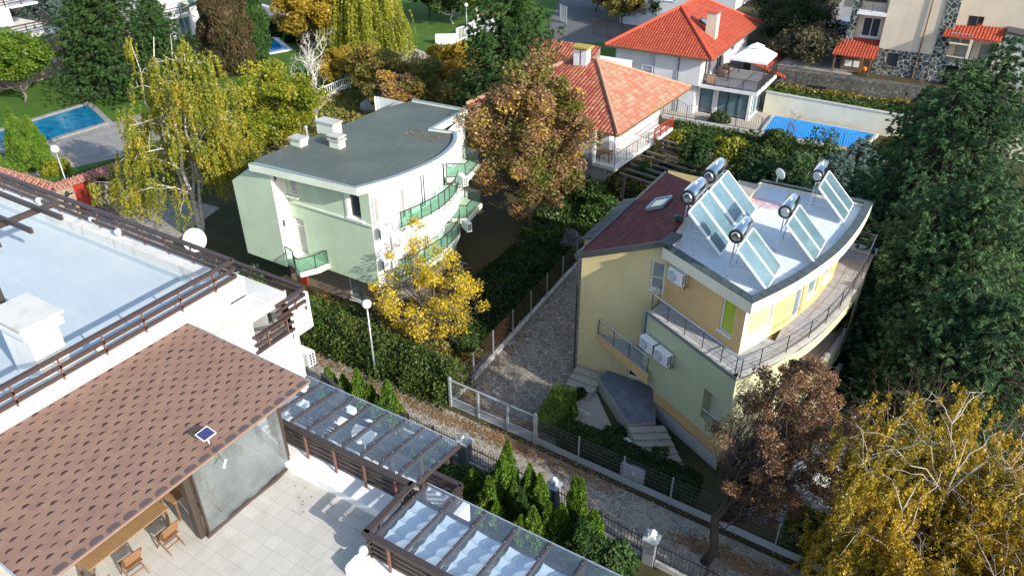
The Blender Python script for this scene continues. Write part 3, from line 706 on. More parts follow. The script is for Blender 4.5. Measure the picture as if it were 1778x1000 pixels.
def palm(label, base, h, R_, seed, n=26, group=None):
    r = rng(seed); t = thing('palm_tree', label, 'palm', base, group)
    MB().tube([(0, 0, -.1), (.05, .03, h*.5), (0, 0, h)], [.2, .15, .13], 8).build('trunk', 'bark_grey', t, base=(0, 0, 0))
    PP = []; UU = []; VV = []
    for k in range(n):
        a = 2*math.pi*k/n*2.4; el = .9-1.3*k/n
        for s in np.linspace(.1, 1, 16):
            d = np.array([math.cos(a), math.sin(a), 0]); x = R_*s; z = h+x*el-.55*R_*s*s; side = np.array([-d[1], d[0], 0])
            for q in (-1, 1):
                l = .22*R_*(1-abs(s-.5)); PP.append(d*x+[0, 0, z]+side*q*l*.8); UU.append((side*q*.8+d*.5+[0, 0, -.35])*l); VV.append(d*.035)
    leafmesh('fronds', np.array(PP), np.array(UU), np.array(VV), r.random(len(PP)), 'lf_laurel', t)
    return t
def litter(label, P, mat, size, seed, name='fallen_leaves', cat='leaves', up=.02):
    r = rng(seed); n = len(P); U = randdirs(r, n); U[:, 2] *= .25; U = unit(U); V = unit(np.cross(U, np.array([0, 0, 1.])+.25*r.normal(size=(n, 3)))); s = size*(.5+r.random((n, 1)))
    P = P.copy(); P[:, 2] += up+.02*r.random(n)
    o = leafmesh(name, P, U*s, V*s*.6, r.random(n), mat); return tag(o, label, cat, kind='stuff')
# ---------------------------------------------------------------- ground, lane, pools
def ground():
    mb = MB(); s = 700
    mb.poly([(-s, -s, 0), (s, -s, 0), (s, s, 0), (-s, s, 0)]); struct('ground', mb, 'rough_ground')
def sheet(name, pts, z, mat):
    return struct(name, MB().poly([(p[0], p[1], z) for p in pts]), mat)
ground()
sheet('lane', [(-90, 19.4), (60, 18.2), (60, 21.15), (0, 21.2), (-16, 21.75), (-26, 21.9), (-90, 22.0)], .012, 'lane_paving')
sheet('verge', [(-17.5, 21.8), (0, 21.25), (30, 21.1), (30, 21.5), (0, 21.65), (-17.5, 22.1)], .03, 'leaf_litter')
sheet('driveway', [(-17.6, 22.0), (-11.3, 21.75), (-11.0, 23.8), (-11.9, 25.4), (-13.0, 27.6), (-13.1, 38.5), (-18.1, 38.5)], .016, 'crazy_paving')
sheet('garden_soil', [(-11.2, 21.8), (8, 21.3), (8, 27), (-13, 27.3)], .008, 'rough_ground')
sheet('green_garden', [(-33, 22.2), (-18.2, 22.2), (-18.2, 44), (-33, 44)], .008, 'leaf_litter')
sheet('side_yard', [(-3, 22.8), (3.0, 22.2), (4.5, 44), (-1.6, 44)], .02, 'slate_tile')
# far gardens
sheet('pool_garden_lawn', [(-100, 24.5), (-58.5, 24.5), (-57.5, 40), (-50, 46), (-48, 62), (-60, 66), (-100, 50)], .012, 'lawn')
sheet('lane_behind', [(-51.0, 21.9), (-41, 22.2), (-43.5, 31), (-50.9, 30.5)], .02, 'lane_paving')
sheet('asphalt_lane', [(-49, 40), (-36, 44), (-31, 47), (-33, 51.5), (-49, 45)], .02, 'asphalt')
sheet('upper_road', [(-72, 95), (-36, 63), (-31, 66), (-35, 82), (-40, 102), (-60, 130), (-90, 130)], .02, 'asphalt')
sheet('back_lawn', [(-43, 67), (-31, 65), (-28, 80), (-36, 88), (-43, 84)], .026, 'lawn')
sheet('park_lawn', [(-100, 84), (-62, 74), (-50, 70), (-47, 84), (-62, 120), (-100, 120)], .022, 'lawn')
sheet('park_path', [(-66, 69.5), (-52, 66.5), (-51, 70), (-64, 74.5)], .030, 'pale_path')
sheet('bluepool_lawn', [(-74, 56), (-58, 51), (-56, 60), (-66, 68), (-78, 70)], .026, 'lawn')
sheet('white_house_terrace', [(-30, 64.8), (-13, 64.8), (-13, 72), (-15, 72.3), (-15, 80), (-30, 80)], .024, 'pale_path')
sheet('weathered_house_yard', [(-30, 44), (-14.2, 46), (-14, 64.7), (-30, 64.7)], .01, 'leaf_litter')
# pools
def pool(name, label, pts, mat, kerb=.45, z=.06, copm='deck_stone', hz=.16, cat='pool'):
    n = len(pts); base = (sum(p[0] for p in pts)/n, sum(p[1] for p in pts)/n, 0)
    t = thing(name, label, cat, base)
    MB().poly([(p[0], p[1], z) for p in pts]).build('water', mat, t)
    mb = MB()
    for i in range(n):
        a, b = Vector(pts[i]+(0,)), Vector(pts[(i+1) % n]+(0,)); d = (b-a).normalized(); o = Vector((d.y, -d.x, 0))
        mb.prism([(p.x, p.y) for p in (a-d*kerb+o*kerb, b+o*kerb, b, a-d*0)], 0, hz)
    mb.build('coping', copm, t); return t
pool('swimming_pool', 'long teal swimming pool with pale stone coping beside the green lawn', [(-84, 27.0), (-66.8, 29.9)] + [(-66.0, 37.0), (-80, 39.2)][:2] if False else [(-72.6, 24.5), (-66.9, 29.6), (-66.4, 37.6), (-72.6, 39.8)], 'pool_teal', .5)
sheet('pool_deck', [(-66.4, 26.5), (-60.3, 27.5), (-58.0, 33.5), (-59, 40), (-66.0, 40.5)], .03, 'deck_stone')
pool('garden_pool', 'small bright blue garden pool by the trimmed bushes at the top left', [(-77.5, 60), (-71.6, 60.6), (-70.3, 64.0), (-75.4, 66.8), (-79, 66)], 'pool_blue', .5, copm='pale_concrete')
# covered blue pool with wall behind
pool('covered_pool', 'pool under a bright blue cover beside the long white garden wall', [(-14.4, 65.4), (-6.6, 65.4), (-5.9, 69.6), (-14.6, 69.9)], 'pool_cover', .25, z=.2, copm='concrete', hz=.22)
# terraces behind the covered pool
mb = MB(); mb.prism([(-15.9, 71.0), (-3.6, 70.3), (14, 69.5), (30, 69.5), (30, 74.0), (-2.0, 74.6), (-9, 73.9), (-16.6, 73.8)], 0, 1.75); struct('upper_lawn', mb, 'lawn')
mb = MB(); mb.prism([(-60, 160), (-36, 100), (-24, 86), (-16.6, 78), (-16.6, 74.6), (-9, 74.7), (-2.0, 75.4), (30, 74.8), (60, 74.8), (60, 160)], 0, 3.3); struct('upper_ground', mb, 'leaf_litter')
struct('upper_driveway', MB().poly([(-16.3, 75, 3.32), (-9.6, 75, 3.32), (-10.2, 83, 3.32), (-11, 110, 3.32), (-17, 110, 3.32), (-16.2, 90, 3.32)]), 'deck_stone')
# ---------------------------------------------------------------- near white building with terraces, shingle roof and glass canopies
NB = thing('white_apartment_building', 'white flat-roofed building with brown timber railings, terraces and a shingle awning in the foreground', 'building', (-18, 5, 0))
GX, GY = -17.2, 13.1      # east face of the upper storey, north face
mb = MB()
wall(mb, (-45, -12), (GX-.9, -12), 0, 11.0)
# upper storey east face with recessed balcony opening
wall(mb, (GX-.85, -12), (GX-.85, 12.45), 8, 10.89)
wall(mb, (GX, 11.0), (GX, 13.95), 8.9, 10.85, [(1.45, 2.9, 9.3, 10.45)], .9); wall(mb, (GX, 9.0), (GX, 11.0), 8.9, 10.5)
wall(mb, (GX, 13.95), (GX-2, 13.95), 8.9, 9.3)
wall(mb, (GX, 10.4), (GX, 14.15), 0, 8.9); wall(mb, (GX, 14.15), (-45, 14.15), 0, 8.9)
wall(mb, (-45, 13.1), (-45, -12), 0, 11.0)
wall(mb, (GX-.05, 13.1), (-45, 13.1), 9.2, 10.9)
# lower storeys under the tiled terrace
wall(mb, (-2, -12), (-2, 8.8), 0, 7.9); wall(mb, (-2, 10.4), (GX, 10.4), 0, 7.9)
wall(mb, (-45, -12), (-2, -12), 0, 7.9)
mb.poly([(-45, 13.1, 8.9), (GX, 13.1, 8.9), (GX, 14.15, 8.9), (-45, 14.15, 8.9)])
mb.build('wall', 'white_wall', NB)
MB().poly([(GX-.9, 12.45, 9.2), (GX-.9, 14.0, 9.2), (GX-.9, 14.0, 10.8), (GX-.9, 12.45, 10.8)]).build('balcony_recess', 'glass_dark', NB)
MB().poly([(GX-.02, 12.45, 9.31), (GX-.02, 13.9, 9.31), (GX-.9, 13.9, 9.31), (GX-.9, 12.45, 9.31)]).build('balcony_floor', 'grey_tile', NB)
# parapet of the corner balcony
mb = MB(); mb.box(GX-.28, 13.9, 8.9, GX, 14.85, 10.3); mb.box(-45, 14.6, 8.9, GX-.28, 14.85, 9.5); mb.box(-45, 13.12, 8.92, GX-.28, 14.6, 9.18)
mb.build('balcony_parapet', 'white_wall', NB)
# upper roof
MB().poly([(-45, -12, 11.02), (-18.6, -12, 11.02), (-18.6, 12.55, 11.02), (-45, 12.55, 11.02)]).build('flat_roof', 'roof_blue', NB)
mb = MB(); mb.box(-45, 12.5, 10.9, GX-.85, 13.12, 11.55); mb.box(-18.62, -12, 10.9, GX-.85, 12.5, 11.55)
mb.build('parapet', 'pale_concrete', NB)
MB().box(-45, 12.42, 11.02, -18.7, 12.5, 11.22).build('flashing', 'roof_blue', NB)
mb = MB(); mb.box(-19.4, 13.13, 10.55, GX-.825, 13.85, 10.86); mb.box(GX-.825, 10.95, 10.55, GX+.08, 13.85, 10.86); mb.build('ledge', 'ledge_stone', NB)
MB().box(GX-.84, 2.9, 11.0, GX-.70, 11.2, 11.56).build('fascia', 'white_wall', NB)
# timber railings
def timber_rail(a, b, z, h, zs, posts, side, po=.0, pt=.05, rail=(.13, .09), bm='brown_metal'):
    mb = MB(); a, b = Vector((a[0], a[1], 0)), Vector((b[0], b[1], 0)); d = (b-a).normalized(); n = Vector((d.y, -d.x, 0))
    U = Vector((0, 0, 1))
    mb.bar(a+U*(z+h), b+U*(z+h), rail[0], rail[1])
    for q in zs: mb.bar(a+U*(z+q)+n*side*.05, b+U*(z+q)+n*side*.05, .05, .11)
    o = mb.build('railing', bm, NB)
    L = (b-a).length
    for i in range(posts):
        c = a+d*(L*(i+.35)/posts)-n*side*.05; MB().bar(c+U*z, c+U*(z+h-.05), .04, pt).build('post', 'rust_metal', o)
    return o
timber_rail((-45, 12.83), (-17.98, 12.83), 11.55, .72, (.18, .42), 22, 0)
timber_rail((-18.0, -8), (-18.0, 12.83), 11.55, .72, (.16, .42), 17, 0)
timber_rail((-45, 14.62), (GX+.1, 14.62), 9.55, 1.05, (.25, .5, .78), 18, 0)
timber_rail((GX+.12, 14.62), (GX+.12, 13.35), 10.0, .6, (.12, .36), 1, 0)
timber_rail((GX+.13, 13.95), (GX+.12, 12.3), 9.35, .62, (.04, .32), 2, 0)
timber_rail((GX-.5, 15.3), (GX+.9, 14.9), 5.3, .95, (.15, .35, .55, .75), 2, 0, bm='dark_beam')
timber_rail((GX+.9, 14.9), (GX+.9, 13.4), 5.3, .95, (.15, .35, .55, .75), 1, 0, bm='dark_beam')
MB().box(GX, 13.2, 4.9, GX+1.0, 15.3, 5.3).build('side_balcony', 'white_wall', NB)
# small globe lamps and vents on the parapet
for p in ((70, 353), (162, 386), (207, 408)):
    w = at(p[0], p[1], 11.6); MB().lathe([(.05, 0), (.05, .08), (.10, .10), (.13, .17), (.12, .24), (.05, .29)], (w.x, w.y, 11.55), 14).build('roof_vent', 'white_plastic', NB, smooth=True)
w = at(176, 610, 11.6); MB().lathe([(.07, 0), (.07, .12), (.11, .13), (.11, .2), (.03, .24)], (w.x, w.y, 11.55), 12).build('roof_vent', 'white_plastic', NB, smooth=True)
# chimney
mb = MB(); mb.box(-20.1, 6.95, 11.0, -18.75, 7.75, 12.75); mb.box(-20.2, 6.82, 12.7, -18.6, 7.88, 12.86)
ch = mb.build('chimney', 'white_wall', NB)
mb = MB(); mb.prism([(-20.2, 6.78), (-18.55, 6.78), (-18.55, 7.92), (-20.2, 7.92)], [13.0]*4, [13.08]*4)
for x in (-20.0, -18.75):
    for y in (6.98, 7.72): mb.box(x-.05, y-.05, 12.86, x+.05, y+.05, 13.0)
mb.build('chimney_cap', 'ledge_stone', ch)
# dark pergola frame rising from the roof
mb = MB(); mb.bar((-22.35, 8.05, 11.0), (-22.35, 8.05, 14.1), .17, .17); mb.bar((-22.35, 2, 14.15), (-22.35, 10.5, 14.15), .12, .16)
for i, y in enumerate((6.2, 7.1, 8.0, 8.9, 9.8)): mb.bar((-28, y, 14.3), (-20.75-.05*i, y, 14.3), .09, .15)
mb.build('roof_pergola', 'dark_beam', NB)
# tiled terrace
MB().poly([(-17.99, -12, 8.0), (-2, -12, 8.0), (-2, 8.25, 8.0), (-9.9, 8.25, 8.0), (-9.9, 10.02, 8.0), (-17.99, 10.02, 8.0)]).build('terrace_floor', 'terrace_tile', NB)
mb = MB(); mb.prism([(-17.15, 10.0), (-9.9, 10.0), (-9.9, 8.2), (-2, 8.2), (-2, 8.85), (-9.4, 8.85), (-9.4, 10.62), (-17.15, 10.62)], 7.7, 8.28)
mb.build('terrace_kerb', 'white_wall', NB)
MB().box(-9.88, 8.22, 8.282, -9.1, 8.6, 8.36).build('kerb_cap', 'white_wall', NB)
def deep_rail(a, b, n, zb=8.3, solo=True):
    mb = MB(); a, b = Vector(a+(0,)), Vector(b+(0,)); U = Vector((0, 0, 1)); d = (b-a).normalized(); nn = Vector((d.y, -d.x, 0))
    mb.bar(a+U*9.24, b+U*9.24, .17, .075)
    for q in (8.42, 8.6, 8.78, 8.96): mb.bar(a+U*q-nn*.07, b+U*q-nn*.07, .06, .09)
    for q in (8.1, 7.9): mb.bar(a+U*q-nn*.12, b+U*q-nn*.12, .05, .09)
    o = mb.build('railing', 'dark_beam', NB); L = (b-a).length
    for i in range(n):
        c = a+d*(L*(i+.5)/n)+nn*.03; MB().bar(c+U*8.25, c+U*9.2, .045, .06).build('post', 'rust_metal', o)
deep_rail((-14.95, 10.52), (-9.55, 10.52), 5); deep_rail((-9.55, 10.62), (-9.55, 8.72), 2); deep_rail((-9.62, 8.72), (-2, 8.72), 5)
w = at(632, 958, 8.45); MB().ball((w.x, w.y, 8.52), .13, 16, 10).build('globe_lamp', 'white_plastic', NB, smooth=True)
# lower balcony with timber rail
mb = MB(); mb.box(GX, 10.42, 5.0, -9.8, 13.35, 5.25); mb.box(GX, 13.1, 5.25, -9.8, 13.35, 5.75); mb.box(-10.05, 10.9, 5.25, -9.8, 13.1, 5.75); mb.box(-9.8, 8.9, 5.0, -2, 11.6, 5.25)
mb.build('lower_balcony', 'white_wall', NB)
def low_rail(a, b, n):
    mb = MB(); a, b = Vector(a+(0,)), Vector(b+(0,)); U = Vector((0, 0, 1)); mb.bar(a+U*6.55, b+U*6.55, .16, .08)
    for q in (5.9, 6.1, 6.3): mb.bar(a+U*q, b+U*q, .05, .09)
    o = mb.build('railing', 'dark_beam', NB); L = (b-a).length
    for i in range(n): c = a.lerp(b, (i+.5)/n); MB().bar(c+U*5.75, c+U*6.5, .05, .06).build('post', 'rust_metal', o)
low_rail((GX, 13.2), (-9.95, 13.2), 5); low_rail((-9.95, 13.2), (-9.95, 11.4), 1)
mb = MB()
for x in (-14.9, -11.9, -10.75): mb.bar((x, 12.3, 5.25), (x, 12.3, 8.9), .14, .14)
for x in (-12.0, -9.0, -6.0, -3.0): mb.bar((x+1.2, 10.9, 5.25), (x+1.2, 10.9, 8.7), .13, .13)
mb.build('canopy_post', 'dark_beam', NB)
# glass canopies: panes, rafters
def canopy(x0, x1, y0, y1, z0, z1, n, extra=(), beams=()):
    t = MB(); t.poly([(x0, y0, z0), (x1, y0, z0), (x1, y1, z1), (x0, y1, z1)])
    g = t.build('glass_roof', 'glass_clear', NB)
    for i in range(n+1):
        x = x0+(x1-x0)*i/n; x = min(max(x, x0+.05), x1-.05)
        MB().bar((x, y0+.02, z0-.065), (x, y1-.06, z1-.065), .07, .09).build('rafter', 'dark_beam', g)
        MB().bar((x, y0+.03, z0+.022), (x, y1-.03, z1+.022), .045, .025).build('glazing_bar', 'brown_metal', g)
        mb = MB()
        for k in range(5): u = (k+.5)/5; mb.lathe([(.02, 0), (.02, .012), (.005, .018)], (x, y0+(y1-y0)*u, z0+(z1-z0)*u+.036), 8)
        mb.build('bolt', 'steel', g)
    for y in beams: u = (y-y0)/(y1-y0); MB().bar((x0, y, z0+(z1-z0)*u-.22), (x1, y, z0+(z1-z0)*u-.22), .11, .14).build('beam', 'dark_beam', g)
    mb = MB(); mb.bar((x0, y1, z1-.01), (x1, y1, z1-.01), .03, .035); mb.build('edge_trim', 'galvanised', g)
    return g
canopy(-15.35, -9.45, 10.66, 12.65, 9.2, 8.98, 9, beams=(12.0,))
g2 = canopy(-9.42, -1.9, 8.86, 10.98, 9.16, 8.98, 8, beams=(10.5,))
# sagging white blinds under the second canopy
for i in range(8):
    x0 = -9.42+7.52*i/8+.07; x1 = x0+7.52/8-.14; mb = MB(); N = 32; r = random.Random(i)
    for k in range(N):
        ya, yb = 8.95+1.5*k/N, 8.95+1.5*(k+1)/N
        f = lambda y: 8.86-.07*abs(math.sin((y-8.95)/1.5*math.pi*4))
        M_ = 5
        for j in range(M_):
            a, b = x0+(x1-x0)*j/M_, x0+(x1-x0)*(j+1)/M_; s = lambda x: .05*math.sin((x-x0)/(x1-x0)*math.pi)
            mb.poly([(a, ya, f(ya)-s(a)), (b, ya, f(ya)-s(b)), (b, yb, f(yb)-s(b)), (a, yb, f(yb)-s(a))])
    if i: mb.build('fabric_blind', 'blind_fabric', g2)
    else: mb.build('fabric_blind', 'blind_fabric', g2)
# shingle awning roof
X0, X1, Y0, Y1, Y2 = -17.95, -13.72, 3.3, 10.75, 11.35
zt, ze = 11.22, 10.36
mb = MB(); mb.slab([(X0, Y0, zt), (X1, Y0+.05, ze), (X1, Y2, ze), (X0, Y1, zt)], .05)
sr = mb.build('shingle_roof', 'brown_shingle', NB)
mb = MB(); mb.bar((X1+.02, Y0, ze-.03), (X1+.02, Y2, ze-.03), .04, .06); mb.build('eave_trim', 'fascia_wood', sr)
mb = MB(); mb.bar((X0, Y1+.02, zt-.02), (X1, Y2+.02, ze-.02), .03, .06); mb.build('verge_trim', 'galvanised', sr); mb = MB(); mb.bar((X0, Y0-.02, zt-.02), (X1, Y0+.03, ze-.02), .04, .08); mb.build('verge_trim', 'galvanised', sr)
mb = MB(); sl = (zt-ze)/(X1-X0)
for i in range(19):
    y = Y0+.25+i*.42
    if y > Y2-.2: break
    pts = [(X1-.004, y+.15), (X1-.07, y+.17), (X1-.13, y+.12), (X1-.15, y), (X1-.13, y-.12), (X1-.07, y-.17), (X1-.004, y-.15)]
    mb.poly([(px, py, ze+(X1-px)*sl+.006) for px, py in pts])
mb.build('starter_tabs', plain('starter_tab', (.075, .055, .06), .85, var=.2), sr)
mb = MB(); mb.slab([(X0, Y0+.02, zt-.06), (X1-.06, Y0+.06, ze-.06), (X1-.06, Y2-.03, ze-.06), (X0, Y1-.02, zt-.06)], .02); mb.build('ceiling_boards', 'wood_light', sr)
for y in (3.6, 7.17, 10.2): MB().box(X1-.32, y-.09, 8.0, X1-.14, y+.09, ze-.09).build('awning_post', 'dark_beam', NB)
MB().box(X1-.33, Y0+.1, ze-.24, X1-.13, Y2-.1, ze-.1).build('awning_beam', 'dark_beam', NB)
# clear rain curtain along the awning
cur = MB(); N = 24; cx = X1-.06
for i in range(N):
    ya, yb = 7.32+(10.12-7.32)*i/N, 7.32+(10.12-7.32)*(i+1)/N
    fo = lambda y, z: cx+.03*math.sin(y*5.1)*((10.3-z)/2.3)+.02*math.sin(y*13)
    for k in range(8):
        za, zb = 8.1+2.15*k/8, 8.1+2.15*(k+1)/8; cur.poly([(fo(ya, za), ya, za), (fo(yb, za), yb, za), (fo(yb, zb), yb, zb), (fo(ya, zb), ya, zb)])
c = tag(cur.build('rain_curtain', 'vinyl', base=(cx, 8.7, 8)), 'clear plastic rain curtain hanging from the shingle awning beside the dark post', 'curtain')
mb = MB(); mb.bar((cx, 7.29, 8.03), (cx, 7.29, 10.2), .05, .08); mb.bar((cx, 10.15, 8.03), (cx, 10.15, 10.2), .05, .06); mb.tube([(cx+.03, 7.2, 8.05), (cx+.02, 8.6, 8.06), (cx+.06, 9.5, 8.05), (cx+.02, 10.2, 8.08)], .055, 8); mb.build('hem', 'brown_metal', c)
# ---- furniture under the awning
def table(label, y0, y1, x0=-15.6, x1=-14.78):
    t = thing('wooden_table', label, 'table', ((x0+x1)/2, (y0+y1)/2, 8.0), 'wooden tables under the awning')
    MB().box(x0, y0, 8.71, x1, y1, 8.75).build('tabletop', 'wood_light', t, bevel=.008)
    for x in (x0+.08, x1-.08):
        for y in (y0+.08, y1-.08): MB().box(x-.03, y-.03, 8.0, x+.03, y+.03, 8.71).build('leg', 'wood_dark', t)
table('long wooden table under the shingle awning, its light top running to the dark post', 4.75, 7.0)
table('wooden table behind the dark awning post, half hidden by the curtain', 7.15, 8.3)
def chair(loc, rz, label, mat='chair_wood'):
    t = thing('folding_chair', label, 'chair', loc, 'wooden folding chairs under the awning')
    B = (0, 0, 0)
    mb = MB()
    for i in range(5): mb.box(-.21, -.2+i*.083, .43, .21, -.2+i*.083+.065, .452)
    mb.build('seat', mat, t, base=B)
    mb = MB()
    for i in range(3): mb.box(-.21, .20+.028*i, .60+.11*i, .21, .222+.028*i, .69+.11*i)
    mb.build('backrest', mat, t, base=B)
    for s in (-1, 1):
        MB().bar((s*.23, -.24, 0), (s*.23, .30, .93), .025, .04).build('leg', mat, t, base=B); MB().bar((s*.2, .3, 0), (s*.2, -.22, .44), .025, .04).build('leg', mat, t, base=B)
    MB().bar((-.2, .16, .17), (.2, .16, .17), .02, .03).build('stretcher', mat, t, base=B)
    t.rotation_euler = (0, 0, rz); return t
chair((-14.38, 6.55, 8.0), R(-90), 'wooden folding chair with its back to the terrace, nearest the dark awning post')
chair((-14.4, 7.75, 8.0), R(-80), 'wooden folding chair just behind the dark awning post')
chair((-14.45, 5.55, 8.0), R(-95), 'wooden folding chair in the middle of the long table edge')
chair((-14.3, 4.55, 8.0), R(-70), 'wooden folding chair at the near end of the long table by the image bottom')
chair((-15.6, 6.9, 8.0), R(90), 'dark folding chair on the inner side of the long table', 'wood_dark')
# solar lamp on the awning
sp = thing('solar_lamp_panel', 'small blue solar panel with white frame on the shingle roof edge', 'solar panel', (-14.45, 8.1, 10.52))
c0 = at(357, 753, 10.85); ax = Vector((0, .36, 0)); ay = Vector((-.30, -.02, .10)).normalized()*.28; nn = ax.cross(ay).normalized()
ax = ax.normalized()
def panel_quad(mb, hw, hh, off): mb.poly([c0+ax*a*hw+ay.normalized()*b*hh-nn*off for a, b in ((-1, -1), (-1, 1), (1, 1), (1, -1))][::1])
def solar_cells():
    m = NM('solar_cells'); s = m.sep(m.uv()); k = None
    for i in (0, 1):
        f = m.mth('FRACT', m.mth('DIVIDE', s[i], .045 if i == 0 else .045)); q = m.ramp(f, [(.0, (1, 1, 1)), (.09, (0, 0, 0))]); k = q if k is None else m.mth('MAXIMUM', k, q)
    return m.fin(m.mix(k, (.012, .016, .10), (.28, .30, .42)), .15, spec=.7)
M['solar_cells'] = solar_cells()
nn = -nn if nn.z < 0 else nn; mb = MB()
C8 = [c0+ax*a*.18+ay.normalized()*b*.15 for a, b in ((-1, -1), (1, -1), (1, 1), (-1, 1))]
for i in range(4): mb.bar(C8[i], C8[(i+1) % 4], .018, .025)
mb.build('frame', 'white_plastic', sp)
q = [p+nn*.006 for p in C8]; f = MB(); f.poly(q); f.build('solar_panel', 'solar_cells', sp)
MB().bar(c0-nn*.02, c0-nn*.02+Vector((.05, 0, -.28)), .03, .03).build('bracket', 'white_plastic', sp)
lp = c0+Vector((.62, -.12, -.55)); mb = MB(); mb.tube([c0+Vector((.1, 0, -.2)), c0+Vector((.45, -.1, -.33)), lp+Vector((0, 0, .02))], .008, 5); mb.build('cable', 'black_plastic', sp)
MB().bar(lp+Vector((-.02, .1, 0)), lp+Vector((.16, -.12, 0)), .05, .03).build('lamp_head', 'white_plastic', sp)
# satellite dishes
def dish(label, loc, rz, tilt, r=.5, name='satellite_dish', group=None):
    t = thing(name, label, 'satellite dish', loc, group); B = (0, 0, 0)
    p = [(r*k/7, .28*r*(k/7)**2) for k in range(8)]; mb = MB(); mb.lathe([(max(.004, a), b) for a, b in p]+[(max(.004, a), b-.012) for a, b in p[::-1]], (0, 0, 0), 28)
    rot = Matrix.Rotation(tilt, 4, 'X'); mb.v = [tuple(rot @ Vector(v)+Vector((0, 0, .55))) for v in mb.v]
    mb.build('dish', 'white_plastic', t, base=B, smooth=True)
    a = rot @ Vector((0, -r*.8, .1))+Vector((0, 0, .55)); b = rot @ Vector((0, -r*.25, r*1.0))+Vector((0, 0, .55))
    MB().bar(a, b, .02, .03).build('arm', 'galvanised', t, base=B); MB().bar(b-Vector((0, 0, .04)), b+Vector((0, .03, .05)), .06, .06).build('receiver', 'white_plastic', t, base=B)
    MB().tube([(0, .1, -.3), (0, .08, .5)], .025, 8).build('mast', 'galvanised', t, base=B); t.rotation_euler = (0, 0, rz); return t
w = at(340, 417, 11.0); dish('round white satellite dish behind the timber railing of the white building roof', (w.x, w.y, 10.45), R(32), R(62), .43)
w = at(631, 747, 7.6); dish('white satellite dish seen through the glass canopy', (w.x, w.y, 7.05), R(60), R(75), .42)
# air conditioners
def air_con(name='air_conditioner', grp='white outdoor air conditioners'):
    t = thing(name, 'x', 'air conditioner', (0, 0, 0), grp); B = (0, 0, 0)
    MB().box(-.42, -.17, 0, .42, .17, .58).build('casing', 'white_plastic', t, base=B, bevel=.02)
    mb = MB(); n = 28; mb.lathe([(.235, 0), (.235, .008), (.225, .012), (.02, .012)], (-.12, -.182, .29), n, 'Y'); f = mb.build('fan_guard', 'grey_paint', t, base=B)
    mb = MB()
    for k in range(1, 6): rr = .04*k; mb.tube([(-.12+rr*math.cos(a), -.19, .29+rr*math.sin(a)) for a in [2*math.pi*i/24 for i in range(25)]], .006, 4, False)
    for k in range(8): a = math.pi*k/4; mb.bar((-.12, -.19, .29), (-.12+.225*math.cos(a), -.19, .29+.225*math.sin(a)), .008, .008)
    mb.build('grille', 'white_plastic', f, base=B)
    for s in (-1, 1):
        mb = MB()
        for i in range(2):
            for k in range(4): mb.box(s*.421, -.12+i*.13, .07+k*.12, s*.424, -.02+i*.13, .16+k*.12)
        mb.build('side_vent', 'black_plastic', t, base=B)
    mb = MB()
    for x in (-.3, .3): mb.bar((x, -.17, -.02), (x, .22, -.02), .035, .04); mb.bar((x, .2, -.02), (x, .2, -.3), .03, .035)
    mb.tube([(.4, .1, .1), (.5, .12, .02), (.5, .2, -.1)], .02, 5)
    mb.build('bracket', 'dark_metal', t, base=B); return t
AC = air_con()
def put_ac(loc, rz, label, s=1.0): o = place(AC, loc, rz, s, label); o['category'] = 'air conditioner'; return o
put_ac((GX-.45, 14.55, 7.35), R(180), 'white air conditioner on the side of the white building above the dark side railing')
# ---------------------------------------------------------------- pale green apartment house
GH = thing('green_apartment_house', 'pale green three-storey house with curved white side and flat grey felt roof', 'house', (-28, 31, 0))
T = 8.4
def offset_in(pts, d):
    """move a counter-clockwise open polyline to its left (inwards)"""
    out = []
    for i, p in enumerate(pts):
        a = Vector(pts[max(i-1, 0)]); b = Vector(pts[min(i+1, len(pts)-1)]); t = (b-a).normalized(); out.append((p[0]-t.y*d, p[1]+t.x*d))
    return out
def smooth_curve(p, n=4):
    out = []
    P_ = [p[0]]+list(p)+[p[-1]]
    for i in range(1, len(P_)-2):
        a, b, c, d = (np.array(P_[j], float) for j in (i-1, i, i+1, i+2))
        for k in range(n):
            t = k/n; out.append(tuple(.5*((2*b)+(-a+c)*t+(2*a-5*b+4*c-d)*t*t+(-a+3*b-3*c+d)*t**3)))
    out.append(tuple(p[-1])); return out
curve = smooth_curve([(-24.25, 25.05), (-23.4, 27.2), (-23.0, 30.0), (-23.45, 32.3), (-24.4, 33.85)], 4)
roof = [(-31.2, 24.5), (-30.2, 24.6)] + curve + [(-25.95, 33.6), (-26.1, 37.4), (-30.2, 37.2), (-30.75, 35.6), (-31.2, 30), (-31.5, 25.6)]
wc = [(-24.2, 25.8)] + [p for p in offset_in(curve, .25) if p[1] > 26.1]; wi = offset_in(curve, .95)
mb = MB()
lb = -30.1
wall(mb, (-33.25, 24.85), (lb, 24.85), 2.3, 6.85)
mb.poly([(-33.25, 24.85, 6.85), (lb, 24.85, 6.85), (lb, 24.85, 8.15), (-31.4, 24.85, 8.1)])
wall(mb, (lb, 25.8), (-24.2, 25.8), 2.3, 8.1, [(.22, .80, 6.6, 7.75), (.12, .85, 2.75, 5.05), (4.42, 5.22, 6.15, 7.6)])
mb.poly([(-33.25, 24.85, 2.3), (-33.25, 31, 2.3), (-33.25, 31, 6.85), (-33.25, 24.85, 6.85)][::-1]); mb.poly([(-33.25, 24.85, 6.85), (-31.4, 24.85, 8.1), (-31.4, 37, 8.1), (-33.25, 37, 6.85)][::-1] if False else [(-33.25, 24.85, 6.85), (-31.4, 24.85, 8.1), (-31.4, 37, 8.1), (-33.25, 37, 6.85)])
mb.poly([(-33.25, 24.86, 2.3), (lb, 24.86, 2.3), (lb, 25.8, 2.3), (-24.2, 25.8, 2.3), (-23.5, 30, 2.3), (-24.8, 34, 2.3), (-26.2, 37, 2.3), (-33.25, 37, 2.3)][::-1])
